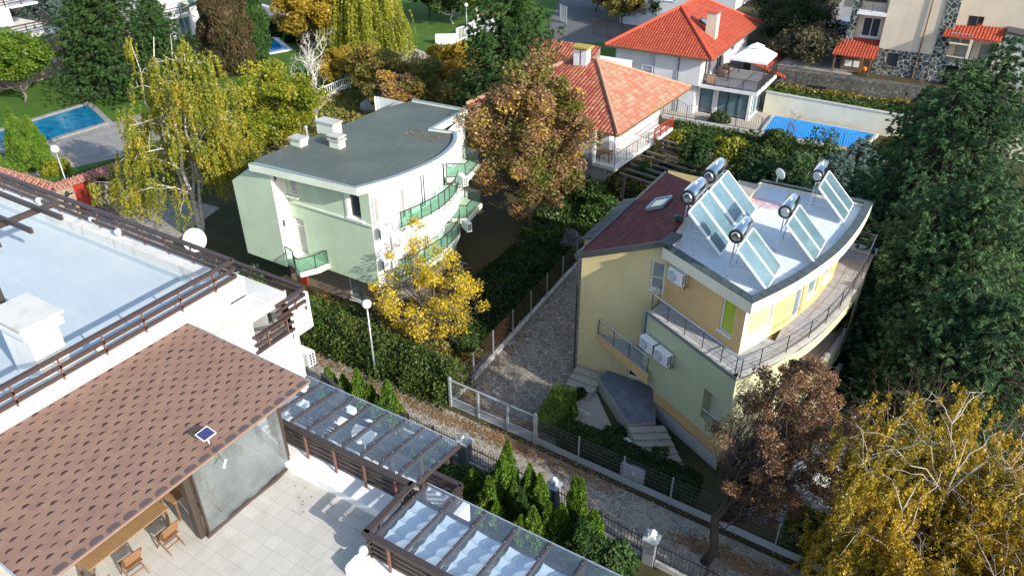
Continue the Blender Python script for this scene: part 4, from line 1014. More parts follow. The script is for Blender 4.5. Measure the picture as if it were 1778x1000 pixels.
wall(mb, (-33.25, 37), (-33.25, 24.85), 2.3, 6.85)
mb.build('wall', 'green_wall', GH)
mb = MB(); wall(mb, (lb, 24.852), (lb, 25.8), 2.3, 8.15, [(.22, .45, 7.40, 7.85), (.25, .5, 4.6, 5.1)], .1); mb.box(-31.45, 24.84, 8.05, -30.05, 24.6, 8.38) if False else None
mb.build('side_wall', 'white_wall', GH); mb = MB()
for a, b in zip(wc[:3], wc[1:4]): wall(mb, a, b, 2.3, 8.1)
for a, b in zip(wi[4:], wi[5:]): wall(mb, a, b, 2.3, 8.1)
wall(mb, wc[3], wi[4], 2.3, 8.1); 
wall(mb, (-25.3, 33.6), (-26.2, 37.2), 2.3, 8.1); wall(mb, (-26.2, 37.2), (-33.2, 37.2), 2.3, 8.1); wall(mb, (-33.25, 37.2), (-33.24, 37.0), 2.3, 8.1)
mb.build('white_wall', 'white_wall', GH)
for h in ((.22, .45, 7.40, 7.85), (.25, .5, 4.6, 5.1)): window(GH, (lb, 24.852), (lb, 25.8), h, .1, 'white_frame', 'glass_dark', sill=False, fw=.03)
# recessed brown ground storey
mb = MB(); wall(mb, (-32, 26.6), (-24.9, 26.6), 0, 2.3, [(4.75, 5.75, .15, 1.95)], .12); wall(mb, (-24.9, 26.6), (-24.4, 30), 0, 2.3, [(.6, 2.6, .3, 1.9)], .12); wall(mb, (-24.4, 30), (-25, 34), 0, 2.3, [(.6, 2.4, .3, 1.9)], .12); wall(mb, (-25, 34), (-32, 37), 0, 2.3); wall(mb, (-32, 37), (-32, 26.6), 0, 2.3)
mb.build('ground_storey', 'brown_plaster', GH)
window(GH, (-32, 26.6), (-24.9, 26.6), (4.75, 5.75, .15, 1.95), .12, 'white_frame', 'glass_curtain', (1,), name='glazed_door')
window(GH, (-24.9, 26.6), (-24.4, 30), (.6, 2.6, .3, 1.9), .12, 'white_frame', 'glass_curtain', (2,)); window(GH, (-24.4, 30), (-25, 34), (.6, 2.4, .3, 1.9), .12, 'white_frame', 'glass_curtain', (2,))
MB().box(-31.2, 26.52, 0, -30.6, 26.62, 2.0).build('door', 'red_paint', GH)
W0, W1 = (lb, 25.8), (-24.2, 25.8)
window(GH, W0, W1, (.22, .80, 6.6, 7.75), .14, 'white_frame', 'glass_curtain'); window(GH, W0, W1, (4.42, 5.22, 6.15, 7.6), .14, 'white_frame', 'glass_dark', fw=.06)
window(GH, W0, W1, (.12, .85, 2.75, 5.05), .14, 'white_frame', 'glass_curtain', sill=False, trans=(.8,), name='balcony_door')
mb = MB(); mb.box(lb+.1, 25.72, 5.96, -24.15, 25.8, 6.06); mb.box(lb+.05, 25.55, 6.36, lb+.95, 25.8, 6.46); mb.build('string_course', 'green_pale', GH)
mb = MB(); mb.box(lb+4.22, 25.76, 6.1, lb+4.40, 25.8, 7.75); mb.box(lb+4.2, 25.70, 6.05, lb+5.4, 25.8, 6.14); mb.build('window_surround', 'white_frame', GH)
# roof
inner = [(-31.0, 24.75), (-30.2, 24.85)] + offset_in(curve, .22) + [(-26.15, 33.4), (-26.3, 37.2), (-30.1, 37.0), (-30.6, 35.5), (-31.0, 30), (-31.3, 25.6)]
MB().prism(inner, 8.0, 8.3).build('flat_roof', 'roof_felt', GH)
mb = MB(); n = len(roof)
for i in range(n):
    j = (i+1) % n
    if 14+len(curve)-12 and False: pass
    a, b = roof[i], roof[j]; c, d = inner[j], inner[i]
    if a[0] < -29.9 and b[0] < -29.9 and 2 < i: continue
    mb.prism([a, b, c, d], 8.0, 8.40)
mb.build('roof_fascia', 'green_pale', GH)
mb = MB()
for i in range(3, n):
    j = (i+1) % n; a, b = roof[i], roof[j]; c, d = inner[j], inner[i]
    if a[0] < -29.9 and b[0] < -29.9: mb.prism([a, b, c, d], 8.0, 8.31)
mb.build('roof_edge', 'roof_felt', GH)
mb = MB()
for i in range(n):
    j = (i+1) % n
    a, b = Vector(roof[i]), Vector(roof[j]); c, d = Vector(inner[j]), Vector(inner[i]); m_ = max(1, int((b-a).length/1.0))
    if roof[i][0] < -29.9 and roof[j][0] < -29.9 and i > 2: continue
    for k in range(m_):
        u, v = k/m_+.004/(b-a).length, (k+1)/m_-.004/(b-a).length
        mb.prism([tuple(a.lerp(b, u)), tuple(a.lerp(b, v)), tuple(d.lerp(c, v)), tuple(d.lerp(c, u))], 8.4, 8.44)
mb.build('coping', 'flashing', GH)
# chimneys on the roof
def chimney(x, y, z, w, d, h, capw, lift=0, name='chimney', wm='green_pale', cm='concrete', par=None):
    c = MB().box(x-w/2, y-d/2, z, x+w/2, y+d/2, z+h).build(name, wm, par or GH)
    mb = MB()
    if lift:
        mb.box(x-capw*w/2, y-capw*d/2, z+h, x+capw*w/2, y+capw*d/2, z+h+.09)
        for a in (-.4, .4):
            for b in (-.4, .4): mb.box(x+a*w-.04, y+b*d-.04, z+h+.09, x+a*w+.04, y+b*d+.04, z+h+.09+lift)
        mb.box(x-capw*w/2, y-capw*d/2, z+h+.09+lift, x+capw*w/2, y+capw*d/2, z+h+.17+lift)
    else: mb.box(x-capw*w/2, y-capw*d/2, z+h, x+capw*w/2, y+capw*d/2, z+h+.1)
    mb.build('chimney_cap', cm, c); return c
w = at(520, 252, 8.3); chimney(w.x, w.y, 8.3, .75, .55, .38, 1.25)
w = at(574, 222, 8.6); chimney(w.x-.1, w.y, 8.3, 1.25, .7, .62, 1.15)
w = at(590, 240, 8.6); chimney(w.x+.25, w.y-.5, 8.3, .72, .5, .42, 1.25, .12)
w = at(537, 245, 8.3); MB().lathe([(.06, 0), (.06, .75), (.1, .76), (.1, .82), (.02, .9)], (w.x-.1, w.y, 8.3), 10).build('vent_pipe', 'galvanised', GH)
# balconies with green glass
def glass_balcony(pts, z, h, par, name='balcony', slab=None, sm='green_pale'):
    b = MB().prism(slab, z-.28, z).build(name, sm, par)
    rm = MB(); U = Vector((0, 0, 1)); pts = [Vector((p[0], p[1], z)) for p in pts]
    for a, c in zip(pts, pts[1:]): rm.bar(a+U*h, c+U*h, .05, .05); rm.bar(a+U*.08, c+U*.08, .03, .03)
    L = 0; last = -9
    for i, a in enumerate(pts):
        if i: L += (a-pts[i-1]).length
        if L-last > .6 or i == len(pts)-1: rm.bar(a, a+U*h, .035, .035); last = L
    r_ = rm.build('railing', 'dark_metal', b)
    g = MB()
    for a, c in zip(pts, pts[1:]): g.poly([a+U*.12, c+U*.12, c+U*(h-.06), a+U*(h-.06)])
    g.build('glass_panel', 'glass_balustrade', b); return b
A, B_ = (lb+.0, 24.95), (lb+1.9, 25.75)
fr = smooth_curve([(lb+.05, 24.9), (lb+.75, 24.75), (lb+1.3, 24.35), (lb+1.75, 24.2)], 3)
glass_balcony(fr+[(lb+2.15, 25.0), (lb+2.35, 25.75)], 2.75, .85, GH, slab=[(lb+.0, 25.8), (lb+.0, 24.88)]+fr[1:]+[(lb+2.3, 25.1), (lb+2.4, 25.8)])
bc = offset_in(curve, .08)
for z in (2.75, 5.45):
    o_ = bc[4:15] if z > 3 else bc[3:16]; i_ = offset_in(curve, 1.0)[4:15] if z > 3 else offset_in(curve, 1.0)[3:16]
    glass_balcony(o_, z, .9, GH, slab=o_+i_[::-1])
    mb = MB()
    for a, b in zip(bc[3:16], bc[4:17]):
        a, b = Vector(a), Vector(b); t_ = (b-a).normalized(); nrm = Vector((-t_.y, t_.x))*.12
        mb.prism([tuple(a), tuple(b), tuple(b+nrm), tuple(a+nrm)], z-1.1 if z > 3 else z-.45, z-.02)
    mb.build('balcony_apron', 'white_wall' if z > 3 else 'green_wall', GH)
for k, (a, b) in enumerate(zip(wi[5:13:2], wi[6:14:2])):
    for z in (2.8, 5.5): window(GH, a, b, (.08, min(1.0, (Vector(b)-Vector(a)).length-.05), z, z+2.0), .06-.09, 'white_frame', 'glass_dark' if k % 2 else 'glass_curtain', (2,), sill=False, name='balcony_door')
for i, y in ((0, 0), (2, 0)):
    a, b = wc[i], wc[i+1]
    window(GH, a, b, (.12, .42, 5.9, 7.6), -.05, 'white_frame', 'glass_curtain', sill=False, fw=.05)
# side balconies at the back corner
glass_balcony([(-25.2, 33.7), (-24.2, 34.2), (-24.7, 36.4), (-26.0, 36.6)], 5.45, .9, GH, slab=[(-25.3, 33.6), (-24.1, 34.1), (-24.6, 36.5), (-26.1, 36.6)])
glass_balcony([(-25.2, 33.7), (-24.2, 34.2), (-24.7, 36.4), (-26.0, 36.6)], 2.75, .9, GH, slab=[(-25.3, 33.6), (-24.1, 34.1), (-24.6, 36.5), (-26.1, 36.6)])
put_ac((-23.55, 26.1, 5.45), R(90-22), 'white air conditioner at the upper near corner of the curved balcony on the green house', .95)
put_ac((-23.55, 26.1, 3.6), R(90-22), 'white air conditioner on the lower near corner of the green house behind yellow leaves', .95)
put_ac((-23.55, 33.0, 5.7), R(150), 'white air conditioner beyond the far end of the upper curved balcony of the green house', .95)
put_ac((-23.4, 33.0, 2.8), R(150), 'white air conditioner beyond the far end of the lower curved balcony of the green house', .95)
# ---------------------------------------------------------------- yellow house with curved terrace
YH = thing('yellow_apartment_house', 'yellow and orange house with curved terrace, maroon shingle slope and flat silver roof', 'house', (-8, 30, 0))
mb = MB()
WL0, WL1 = (-13.1, 27.5), (-9.05, 27.5)
wall(mb, WL0, WL1, .2, 6.7, [(3.35, 3.99, 6.0, 6.7), (2.7, 4.0, .8, 2.6), (3.2, 3.6, 2.8, 4.8)])
# gable strip above with the window's upper half
def gz(x): return 6.7+(x+13.1)*(8.45-6.7)/(13.1-9.3)
mb.poly([(-13.1, 27.5, 6.7), (-9.75, 27.5, 6.7), (-9.75, 27.5, gz(-9.75)), ]); mb.poly([(-9.75, 27.5, 7.45), (-9.05, 27.5, 7.45), (-9.05, 27.5, gz(-9.05)), (-9.75, 27.5, gz(-9.75))])
mb.poly([(-9.11, 27.5, 6.7), (-9.05, 27.5, 6.7), (-9.05, 27.5, 7.45), (-9.11, 27.5, 7.45)])
wall(mb, (-13.1, 38), (-13.1, 27.5), 0, 6.7); wall(mb, (-4, 38), (-13.1, 38), 0, 7)
mb.build('wall', 'yellow_wall', YH)
window(YH, WL0, WL1, (3.35, 3.99, 6.0, 7.45), .12, 'white_frame', 'glass_curtain', trans=(.45,), fw=.08)
window(YH, WL0, WL1, (2.7, 4.0, .8, 2.6), .12, 'white_frame', 'glass_dark', (2,), sill=False, fw=.10, name='entrance_door')
window(YH, WL0, WL1, (3.2, 3.6, 2.8, 4.8), .12, 'white_frame', 'glass_curtain', sill=False, fw=.08, name='balcony_door')
# sage facade and curved outer wall
P0, P1 = (-9.25, 26.3), (-4.6, 23.8)
oc = smooth_curve([(-4.6, 23.8), (-3.6, 25.6), (-2.76, 27.83), (-2.26, 29.98), (-1.92, 32.3), (-1.8, 34.7), (-1.79, 36.9)], 3)
mb = MB()
wall(mb, P0, P1, 1.95, 5.55, [(3.8, 4.9, 2.55, 4.1)], .5)
for i, (a, b) in enumerate(zip(oc, oc[1:])):
    if 4 <= i <= 12: wall(mb, a, b, 2.3, 3.3); wall(mb, a, b, 4.95, 5.55)
    else: wall(mb, a, b, 1.95, 5.55)
wall(mb, (-9.25, 27.5), P0, 1.95, 5.55)
mb.poly([(p[0], p[1], 1.96) for p in ([(-9.25, 27.5), P0]+oc+[(-9, 36.9)])][::-1])
mb.build('sage_wall', 'sage_wall', YH)
_d = (Vector(P1)-Vector(P0)).normalized(); _n = Vector((-_d.y, _d.x))*.5; _a = Vector(P0)+_d*3.8+_n; _b = Vector(P0)+_d*4.9+_n
MB().poly([(_a.x, _a.y, 2.55), (_b.x, _b.y, 2.55), (_b.x, _b.y, 4.1), (_a.x, _a.y, 4.1)]).build('niche_back', 'cream_wall', YH)
ic = offset_in(oc, 1.25)
mb = MB()
for a, b in zip(ic[3:], ic[4:]): wall(mb, a, b, 2.3, 5.5)
mb.build('loggia_wall', 'orange_wall', YH)
mb = MB()
for i in range(4, 13): mb.poly([(*oc[i], 2.9), (*oc[i+1], 2.9), (*ic[i+1], 2.9), (*ic[i], 2.9)]); mb.poly([(*oc[i], 3.302), (*oc[i+1], 3.302), (*offset_in(oc, .18)[i+1], 3.302), (*offset_in(oc, .18)[i], 3.302)])
mb.build('loggia_floor', 'grey_tile', YH)
# ground storey
gc = offset_in(oc, 1.0)
mb = MB(); wall(mb, (-9.05, 27.49), (-8.6, 26.5), .5, 1.97); wall(mb, (-8.6, 26.5), (-4.9, 24.55), .75, 1.97)
for a, b in zip([(-4.9, 24.55)]+gc[1:], gc[1:]): wall(mb, a, b, .75, 1.97)
mb.build('lower_wall', 'orange_wall', YH)
mb = MB(); wall(mb, (-8.6, 26.47), (-4.85, 24.5), 0, .75)
for a, b in zip([(-4.85, 24.5)]+offset_in(oc, .95)[1:], offset_in(oc, .95)[1:]): wall(mb, a, b, 0, .75)
mb.build('plinth', 'concrete', YH)
# pale protruding lower wall along the curve
mb = MB(); lowc = [(-3.4, 24.6)]+[(p[0]+.25, p[1]) for p in oc[5:14]]
for a, b in zip(lowc, lowc[1:]):
    a, b = Vector(a), Vector(b); t_ = (b-a).normalized(); q = Vector((-t_.y, t_.x))*.2; mb.prism([tuple(a), tuple(b), tuple(b+q), tuple(a+q)], 0, 1.3)
mb.build('garden_parapet', 'cream_wall', YH)
# terrace
MB().prism([(-9.0, 27.45), P0]+oc+[(-4, 36.9), (-4, 27)], 5.5, 5.6).build('terrace_floor', 'grey_tile', YH)
mb = MB(); ti = offset_in([P0, P1], .22); mb.prism([P0, P1, (P1[0]-.02, P1[1]+.3), ti[0]], 5.45, 5.66); tc = offset_in(oc, .2)
for i in range(len(oc)-1): mb.prism([oc[i], oc[i+1], tc[i+1], tc[i]], 5.45, 5.66)
mb.build('terrace_edge', 'concrete', YH)
def steel_rail(pts, z, h, par, nw=4, every=1.25, posts=None):
    m = MB(); U = Vector((0, 0, 1)); V_ = [Vector((p[0], p[1], z)) for p in pts]
    m.tube([v+U*h for v in V_], .025, 6)
    for k in range(nw): m.tube([v+U*(.12+(h-.25)*k/max(1, nw-1)) for v in V_], .008, 4)
    o = m.build('railing', 'steel', par); acc = 0; nxt = 0
    for i, v in enumerate(V_):
        if i: acc += (v-V_[i-1]).length
        if acc >= nxt-.05 or i == len(V_)-1:
            MB().tube([v-U*.05, v+U*(h-.03)], .022, 6).build('post', 'dark_metal', o); nxt = acc+every
    return o
r1 = [tuple(Vector(P0).lerp(Vector(P1), k/5)+Vector((.1, .1))) for k in range(6)]
steel_rail([(-9.15, 27.3)]+r1[:], 5.66, .85, YH, every=.9)
steel_rail(offset_in(oc, .12), 5.66, .85, YH, every=1.25)
steel_rail([(-1.9, 36.8), (-3.3, 36.9)], 5.66, .85, YH)
steel_rail(offset_in(oc, .1)[4:14], 3.3, .45, YH, 2, every=1.4)
steel_rail([(-5.95+.0, 24.55), (-5.0, 24.05)], 2.55, .5, YH, 2, every=1)
MB().box(-3.4, 36.5, 5.4, -1.7, 37.2, 5.66).build('terrace_landing', 'pale_concrete', YH)
# wedge balcony
A_, T_, K_ = (-12.15, 27.48), (-8.75, 25.75), (-9.25, 27.48)
bal = MB().prism([A_, T_, (-8.85, 26.2), K_], [2.42, 2.15, 2.15, 2.42], 2.75).build('wedge_balcony', 'orange_wall', YH)
MB().prism([A_, T_, (-8.85, 26.2), K_], 2.752, 2.79).build('floor', 'grey_tile', bal); steel_rail([(-12.0, 27.42), (-11.0, 26.95), (-10.0, 26.45), (-8.85, 25.87)], 2.79, .8, bal, 3, every=1.1)
# upper storey
O0, O1 = (-9.05, 27.5), (-5.0, 25.35)
LO = (Vector(O1)-Vector(O0)).length
lw0 = (3.35, 4.05, 6.1, 7.75)
uc = smooth_curve([(-5.0, 25.35), (-4.35, 26.9), (-3.75, 28.6), (-3.3, 30.9), (-3.1, 33.3), (-3.05, 36.0)], 3)
mb = MB(); wall(mb, O0, O1, 5.6, 8.0, [lw0]); mb.build('upper_wall', 'orange_wall', YH)
window(YH, O0, O1, lw0, .12, 'white_frame', 'glass_lime', fw=.05)
cmb = MB(); omb = MB()
big = {0: None}
C0, C1, C2, C3 = (-5.0, 25.35), (-4.3, 27.15), (-3.85, 28.45), (-3.3, 30.9)
wall(cmb, C0, C1, 5.6, 8.0, [(.25, 1.82, 6.15, 7.75)]); window(YH, C0, C1, (.25, 1.82, 6.15, 7.75), .12, 'white_frame', 'glass_lime_sunlit', fw=.06)
wall(omb, C1, C2, 5.6, 8.0); wall(omb, C2, C3, 5.6, 8.0, [(.15, .95, 5.65, 7.8), (1.35, 2.3, 6.2, 7.75)]); window(YH, C2, C3, (.15, .95, 5.65, 7.8), .12, 'white_frame', 'glass_blue', sill=False, name='terrace_door'); window(YH, C2, C3, (1.35, 2.3, 6.2, 7.75), .12, 'white_frame', 'glass_blue')
wall(omb, C3, (-3.05, 33.4), 5.6, 8.0, [(.5, 1.7, 6.2, 7.75)]); window(YH, C3, (-3.05, 33.4), (.5, 1.7, 6.2, 7.75), .12, 'white_frame', 'glass_blue'); wall(omb, (-3.05, 33.4), (-3.2, 36), 5.6, 8.0); wall(omb, (-3.2, 36), (-9, 36), 5.6, 8.0)
cmb.build('upper_corner_wall', 'cream_wall', YH); omb.build('upper_curved_wall', 'orange_wall', YH)
# flat roof
rc = smooth_curve([(-4.74, 24.83), (-4.1, 26.3), (-3.5, 27.95), (-2.8, 30.7), (-2.48, 33.6), (-2.42, 36.3)], 4)
rout = [(-9.25, 27.2)]+rc+[(-7.6, 36.2), (-7.9, 33.9), (-9.4, 33.9)]
rin = [(-9.05, 27.55)]+offset_in(rc, .36)[:]+[(-7.6, 35.95), (-7.75, 33.7), (-9.35, 33.7)]; rin[1] = (-4.98, 25.35)
rin[len(rc)] = (-2.8, 35.95)
MB().prism(rin, 7.9, 8.22).build('flat_roof', 'roof_silver', YH)
mb = MB(); n = len(rout)
for i in range(n):
    j = (i+1) % n; mb.prism([rout[i], rout[j], rin[j], rin[i]], 7.88, 8.38)
mb.build('roof_fascia', 'cream_wall', YH)
mb = MB(); mo = MB()
for i in range(n-2):
    j = (i+1) % n; a, b, c, d = (Vector(v) for v in (rout[i], rout[j], rin[j], rin[i])); o_ = Vector(((b-a).y, -(b-a).x)).normalized()*.06
    m_ = max(1, round((b-a).length/.55))
    for k in range(m_):
        u, v = k/m_+.012/(b-a).length, (k+1)/m_-.012/(b-a).length
        q = [a.lerp(b, u), a.lerp(b, v), d.lerp(c, v), d.lerp(c, u)]; mb.prism([tuple(x) for x in q], 8.385, [8.41, 8.41, 8.44, 8.44])
    mo.prism([tuple(x) for x in (a-o_*.3, b-o_*.3, c, d)], 8.34, 8.386)
mb.build('coping', 'slate_coping', YH); mo.build('coping_bed', 'dark_void', YH)
# roof stain and patch are in the membrane; raised hatch at the back
mb = MB(); mb.box(-8.4, 33.4, 8.2, -7.5, 35.0, 8.55); hb = mb.build('roof_hatch', 'step_stone', YH); MB().box(-8.45, 33.35, 8.55, -7.45, 35.05, 8.6).build('hatch_cover', 'step_stone', hb)
def stain():
    m = NM('roof_stain'); f = m.noise(3, 5); return m.fin(m.ramp(f, [(.3, (.50, .22, .24)), (.6, (.66, .55, .56))]), .7)
rs = random.Random(3); pts = []
w = at(1330, 353, 8.23); mb = MB(); mb.poly([(w.x+.75*math.cos(a)*(1+.25*rs.random()), w.y+.42*math.sin(a)*(1+.35*rs.random()), 8.226) for a in [k*math.pi/9 for k in range(18)]]); mb.build('roof_stain', stain(), YH)
# maroon shingle slope
q = [(-13.25, 27.25, 6.78), (-9.3, 27.25, 8.56), (-9.3, 33.6, 8.56), (-10.45, 34.6, 8.10), (-13.25, 38.2, 6.78)]
sr = MB().slab(q, .14).build('shingle_slope', 'maroon_shingle', YH)
mb = MB(); mb.bar(Vector(q[0])+Vector((-.05, -.06, -.02)), Vector(q[1])+Vector((.1, -.06, 0)), .10, .26); mb.build('verge_trim', 'lead', sr)
mb = MB(); mb.bar(Vector(q[0])+Vector((-.05, 0, -.0)), Vector(q[4])+Vector((-.05, 0, 0)), .12, .10); mb.build('eave_gutter', 'lead', sr); mb = MB(); mb.tube([(-13.22, 27.35, 6.7), (-13.2, 27.42, .2)], .04, 8); mb.build('downpipe', 'dark_metal', YH)
MB().bar((-9.2, 27.2, 8.5), (-9.0, 28.2, 8.6), .5, .12).build('ridge_flashing', 'lead', sr)
# skylight on the slope
c = at(1146, 351, 7.75); sl_ = (8.56-6.78)/3.95; du = Vector((1, 0, sl_)).normalized(); dv = Vector((0, 1, 0)); nu = du.cross(dv).normalized()
c = Vector((c.x, c.y, 6.78+(c.x+13.25)*sl_)); mb = MB()
K = [c+du*a*.42+dv*b*.62+nu*.10 for a, b in ((-1, -1), (1, -1), (1, 1), (-1, 1))]
for i in range(4): mb.bar(K[i], K[(i+1) % 4], .1, .16)
sk = mb.build('skylight', 'galvanised', sr); MB().poly([p+nu*.03 for p in K]).build('pane', 'glass_blue', sk)
w = at(1177, 381, 8.6); MB().lathe([(.09, 0), (.09, .75), (.2, .76), (.22, .83), (.03, .92)], (w.x, w.y, 7.9), 12).build('flue_pipe', 'dark_metal', YH)
# side bay with slate lean-to
mb = MB(); wall(mb, (-14.3, 30.2), (-13.1, 30.2), 0, 6.0); wall(mb, (-14.3, 35.2), (-14.3, 30.2), 0, 6.0); bb = mb.build('side_bay', 'orange_wall', YH)
mb = MB()
for k in range(7):
    for j in range(3): mb.slab([(-14.45+.42*j, 30.0+.76*k, 6.02+.16*j), (-14.05+.42*j, 30.0+.76*k, 6.17+.16*j), (-14.05+.42*j, 30.72+.76*k, 6.17+.16*j), (-14.45+.42*j, 30.72+.76*k, 6.02+.16*j)], .05)
mb.build('slate_roof', 'slate_coping', bb)
# porch, steps, path
z_p = .75
MB().prism([(-11.4, 27.48), (-11.6, 26.75), (-8.95, 24.45), (-7.95, 25.15), (-8.5, 26.4), (-9.0, 27.48)], 0, z_p).build('porch', 'step_stone', YH)
MB().prism([(-11.37, 27.46), (-11.56, 26.77), (-8.96, 24.49), (-8.0, 25.15), (-8.55, 26.4), (-9.0, 27.46)], z_p, z_p+.02).build('porch_tiles', 'slate_tile', YH)
mb = MB(); a, b = Vector((-8.95, 24.4)), Vector((-7.6, 25.3)); dn = Vector((.68, -.62)).normalized()
for k in range(7):
    p = a+dn*.36*k; q_ = b+dn*.36*k; mb.prism([tuple(p), tuple(p+dn*.38), tuple(q_+dn*.38), tuple(q_)], 0, z_p-.10*(k+1)+.0)
mb.build('steps', 'step_stone', YH)
mb = MB()
for k in range(4): mb.box(-12.95+.0*k, 26.9-.42*k, 0, -11.5, 27.35-.42*k, .5-.12*k)
mb.build('side_steps', 'step_stone', YH)
MB().prism([(-12.6, 25.6), (-12.3, 24.6), (-10.6, 22.9), (-9.6, 23.3), (-9.4, 24.2), (-11.7, 26.7), (-12.6, 26.2)], 0, .06).build('path', 'step_stone', YH)
mb = MB()
mb = MB(); mb.box(-1.2, 25.8, 0, .1, 27.4, .05); mb.build('side_path', 'pale_concrete', YH)
# side yard railing and gate in the shade
steel_rail([(-1.6, 32.6), (1.6, 32.2)], .02, 1.0, YH, 6, 1.6); steel_rail([(-1.5, 39.6), (2.2, 39.0), (2.1, 36.0)], .8, 1.0, YH, 6, 1.9)
# air conditioners
da = (Vector(P1)-Vector(P0)).normalized(); na = Vector((da.y, -da.x)); ang = math.atan2(da.y, da.x)
for u, lab in ((.55, 'grey-white air conditioner nearer the small wedge balcony on the sage wall'), (1.52, 'grey-white air conditioner on the sage wall, the one farther from the wedge balcony')):
    p = Vector(P0)+da*u+na*.28; o = put_ac((p.x, p.y, 4.05), ang, lab, 1.0)
d2 = (Vector(O1)-Vector(O0)).normalized(); n2 = Vector((d2.y, -d2.x)); p = Vector(O0)+d2*.95+n2*.26
put_ac((p.x, p.y, 7.15), math.atan2(d2.y, d2.x), 'white air conditioner tucked under the roof edge on the orange wall', 1.0)
# solar water heaters
def heater():
    t = thing('solar_water_heater', 'x', 'solar heater', (0, 0, 0), 'solar water heaters on the silver roof'); B = (0, 0, 0)
    W, PL, ZT, ZB = 2.1, 1.35, 1.5, .16
    for i in range(2):
        y0 = -W/2+i*(W/2+.03); y1 = y0+W/2-.04
        pc = [(0, y0, ZT), (PL, y0, ZB), (PL, y1, ZB), (0, y1, ZT)]
        d = Vector((PL, 0, ZB-ZT)).normalized(); n_ = d.cross(Vector((0, 1, 0))).normalized(); n_ = n_ if n_.z > 0 else -n_
        f = MB()
        P4 = [Vector(p) for p in pc]
        for a, b in zip(P4, P4[1:]+P4[:1]): f.bar(a, b, .05, .08)
        f.slab([p-n_*.02 for p in P4], .05)
        c = f.build('collector', 'steel' if False else 'white_frame', t, base=B)
        MB().poly([p+n_*.022 for p in (P4[0], P4[1], P4[2], P4[3])]).build('glass', 'collector_glass', c, base=B)
    mb = MB(); tz = 1.88; tx = -.22
    mb.lathe([(.02, -.74), (.17, -.74), (.2, -.72), (.27, -.72), (.285, -.68), (.285, .68), (.27, .72), (.02, .73)], (tx, 0, tz), 24, 'Y'); k = mb.build('tank', 'tank_steel', t, base=B, smooth=False)
    for pp in k.data.polygons: pp.use_smooth = True
    mb = MB(); mb.lathe([(.03, -.03), (.15, -.045), (.17, -.02), (.19, 0)], (tx, -.72, tz), 20, 'Y'); mb.build('end_ring', 'steel', k, base=B)
    mb = MB(); mb.lathe([(.205, -.015), (.27, -.02), (.292, .0), (.292, .05)], (tx, -.71, tz), 24, 'Y'); mb.build('end_cap', 'black_plastic', k, base=B)
    mb = MB(); mb.lathe([(.05, 0), (.05, .05), (.035, .06)], (tx, .05, tz+.28), 10); mb.build('valve', 'white_plastic', k, base=B)
    mb = MB()
    for y in (-.62, .62): mb.bar((tx, y, 1.62), (tx-.1, y, 0), .045, .045); mb.bar((tx, y, 1.6), (.05, y, 1.5), .04, .04); mb.bar((tx-.1, y, .55), (PL*.68, y, .5), .03, .03)
    mb.bar((tx-.05, -.62, .9), (tx-.05, .62, .9), .03, .03); mb.bar((0, -1.05, ZT-.04), (0, 1.05, ZT-.04), .04, .05)
    mb.bar((tx-.1, -.62, .5), (tx+.0, .62, 1.4), .02, .02)
    mb.build('stand', 'galvanised', t, base=B)
    mb = MB(); mb.tube([(tx, -.5, 1.62), (0, -.6, 1.2), (.3, -.72, .8), (.9, -.9, .4), (PL-.05, -1.1, .16), (PL-.1, -.4, .05)], .018, 5); mb.build('pipe', 'galvanised', t, base=B)
    return t
def coll():
    m = NM('collector_glass'); n = m.noise(1.2, 4); a = m.mix(n, (.06, .12, .15), (.16, .26, .30)); return m.fin(a, .12, spec=.8, Coat_Weight=.5)
M['collector_glass'] = coll()
def tankm():
    m = NM('tank_steel'); n = m.noise(2, 3); return m.fin(m.mix(n, (.72, .74, .76), (.60, .62, .65)), .16, metal=1.0)
M['tank_steel'] = tankm()
HT = heater()
def put_h(px, py, z, lab, s=1.0, rz=0, sc=None):
    w = at(px, py, z); o = place(HT, (w.x, w.y, 8.22), rz, s, lab)
    return o
def corner(px, py, z, s, lab, rz=0):
    """px,py: near top corner of the left collector"""
    w = at(px, py, z); o = place(HT, (w.x, w.y+1.05*s, 8.22), rz, s, lab); return o
corner(1196, 369, 8.22+1.5*1.15, 1.15, 'solar water heater nearest the maroon shingles, the leftmost tank with a black end')
corner(1233, 331, 8.22+1.5*1.15, 1.15, 'solar water heater behind the leftmost one, its tank touching the treetops')
corner(1280, 435, 8.22+1.5, 1.0, 'solar water heater closest to the near roof corner')
corner(1366, 391, 8.22+1.5, 1.0, 'solar water heater in the middle of the roof, left of the curved coping')
corner(1422, 326, 8.22+1.5, 1.0, 'solar water heater at the far right end of the silver roof')
w = at(1352, 308, 8.6); dish('small satellite dish at the back edge of the silver roof', (w.x, w.y, 8.2), R(150), R(80), .3)
# ---------------------------------------------------------------- houses behind
def hip_roof(par, ring, ridge, mats, t=.12, name='roof', trim='ridge_red', faces=None, over=None):
    """ring: eave corners ccw; ridge: 1 or 2 points; faces: list of vertex index tuples into ring+ridge"""
    P_ = [Vector(p) for p in ring+ridge]; out = []
    for k, f in enumerate(faces):
        o = MB().slab([P_[i] for i in f], t).build(name, mats[k], par); out.append(o)
    return out
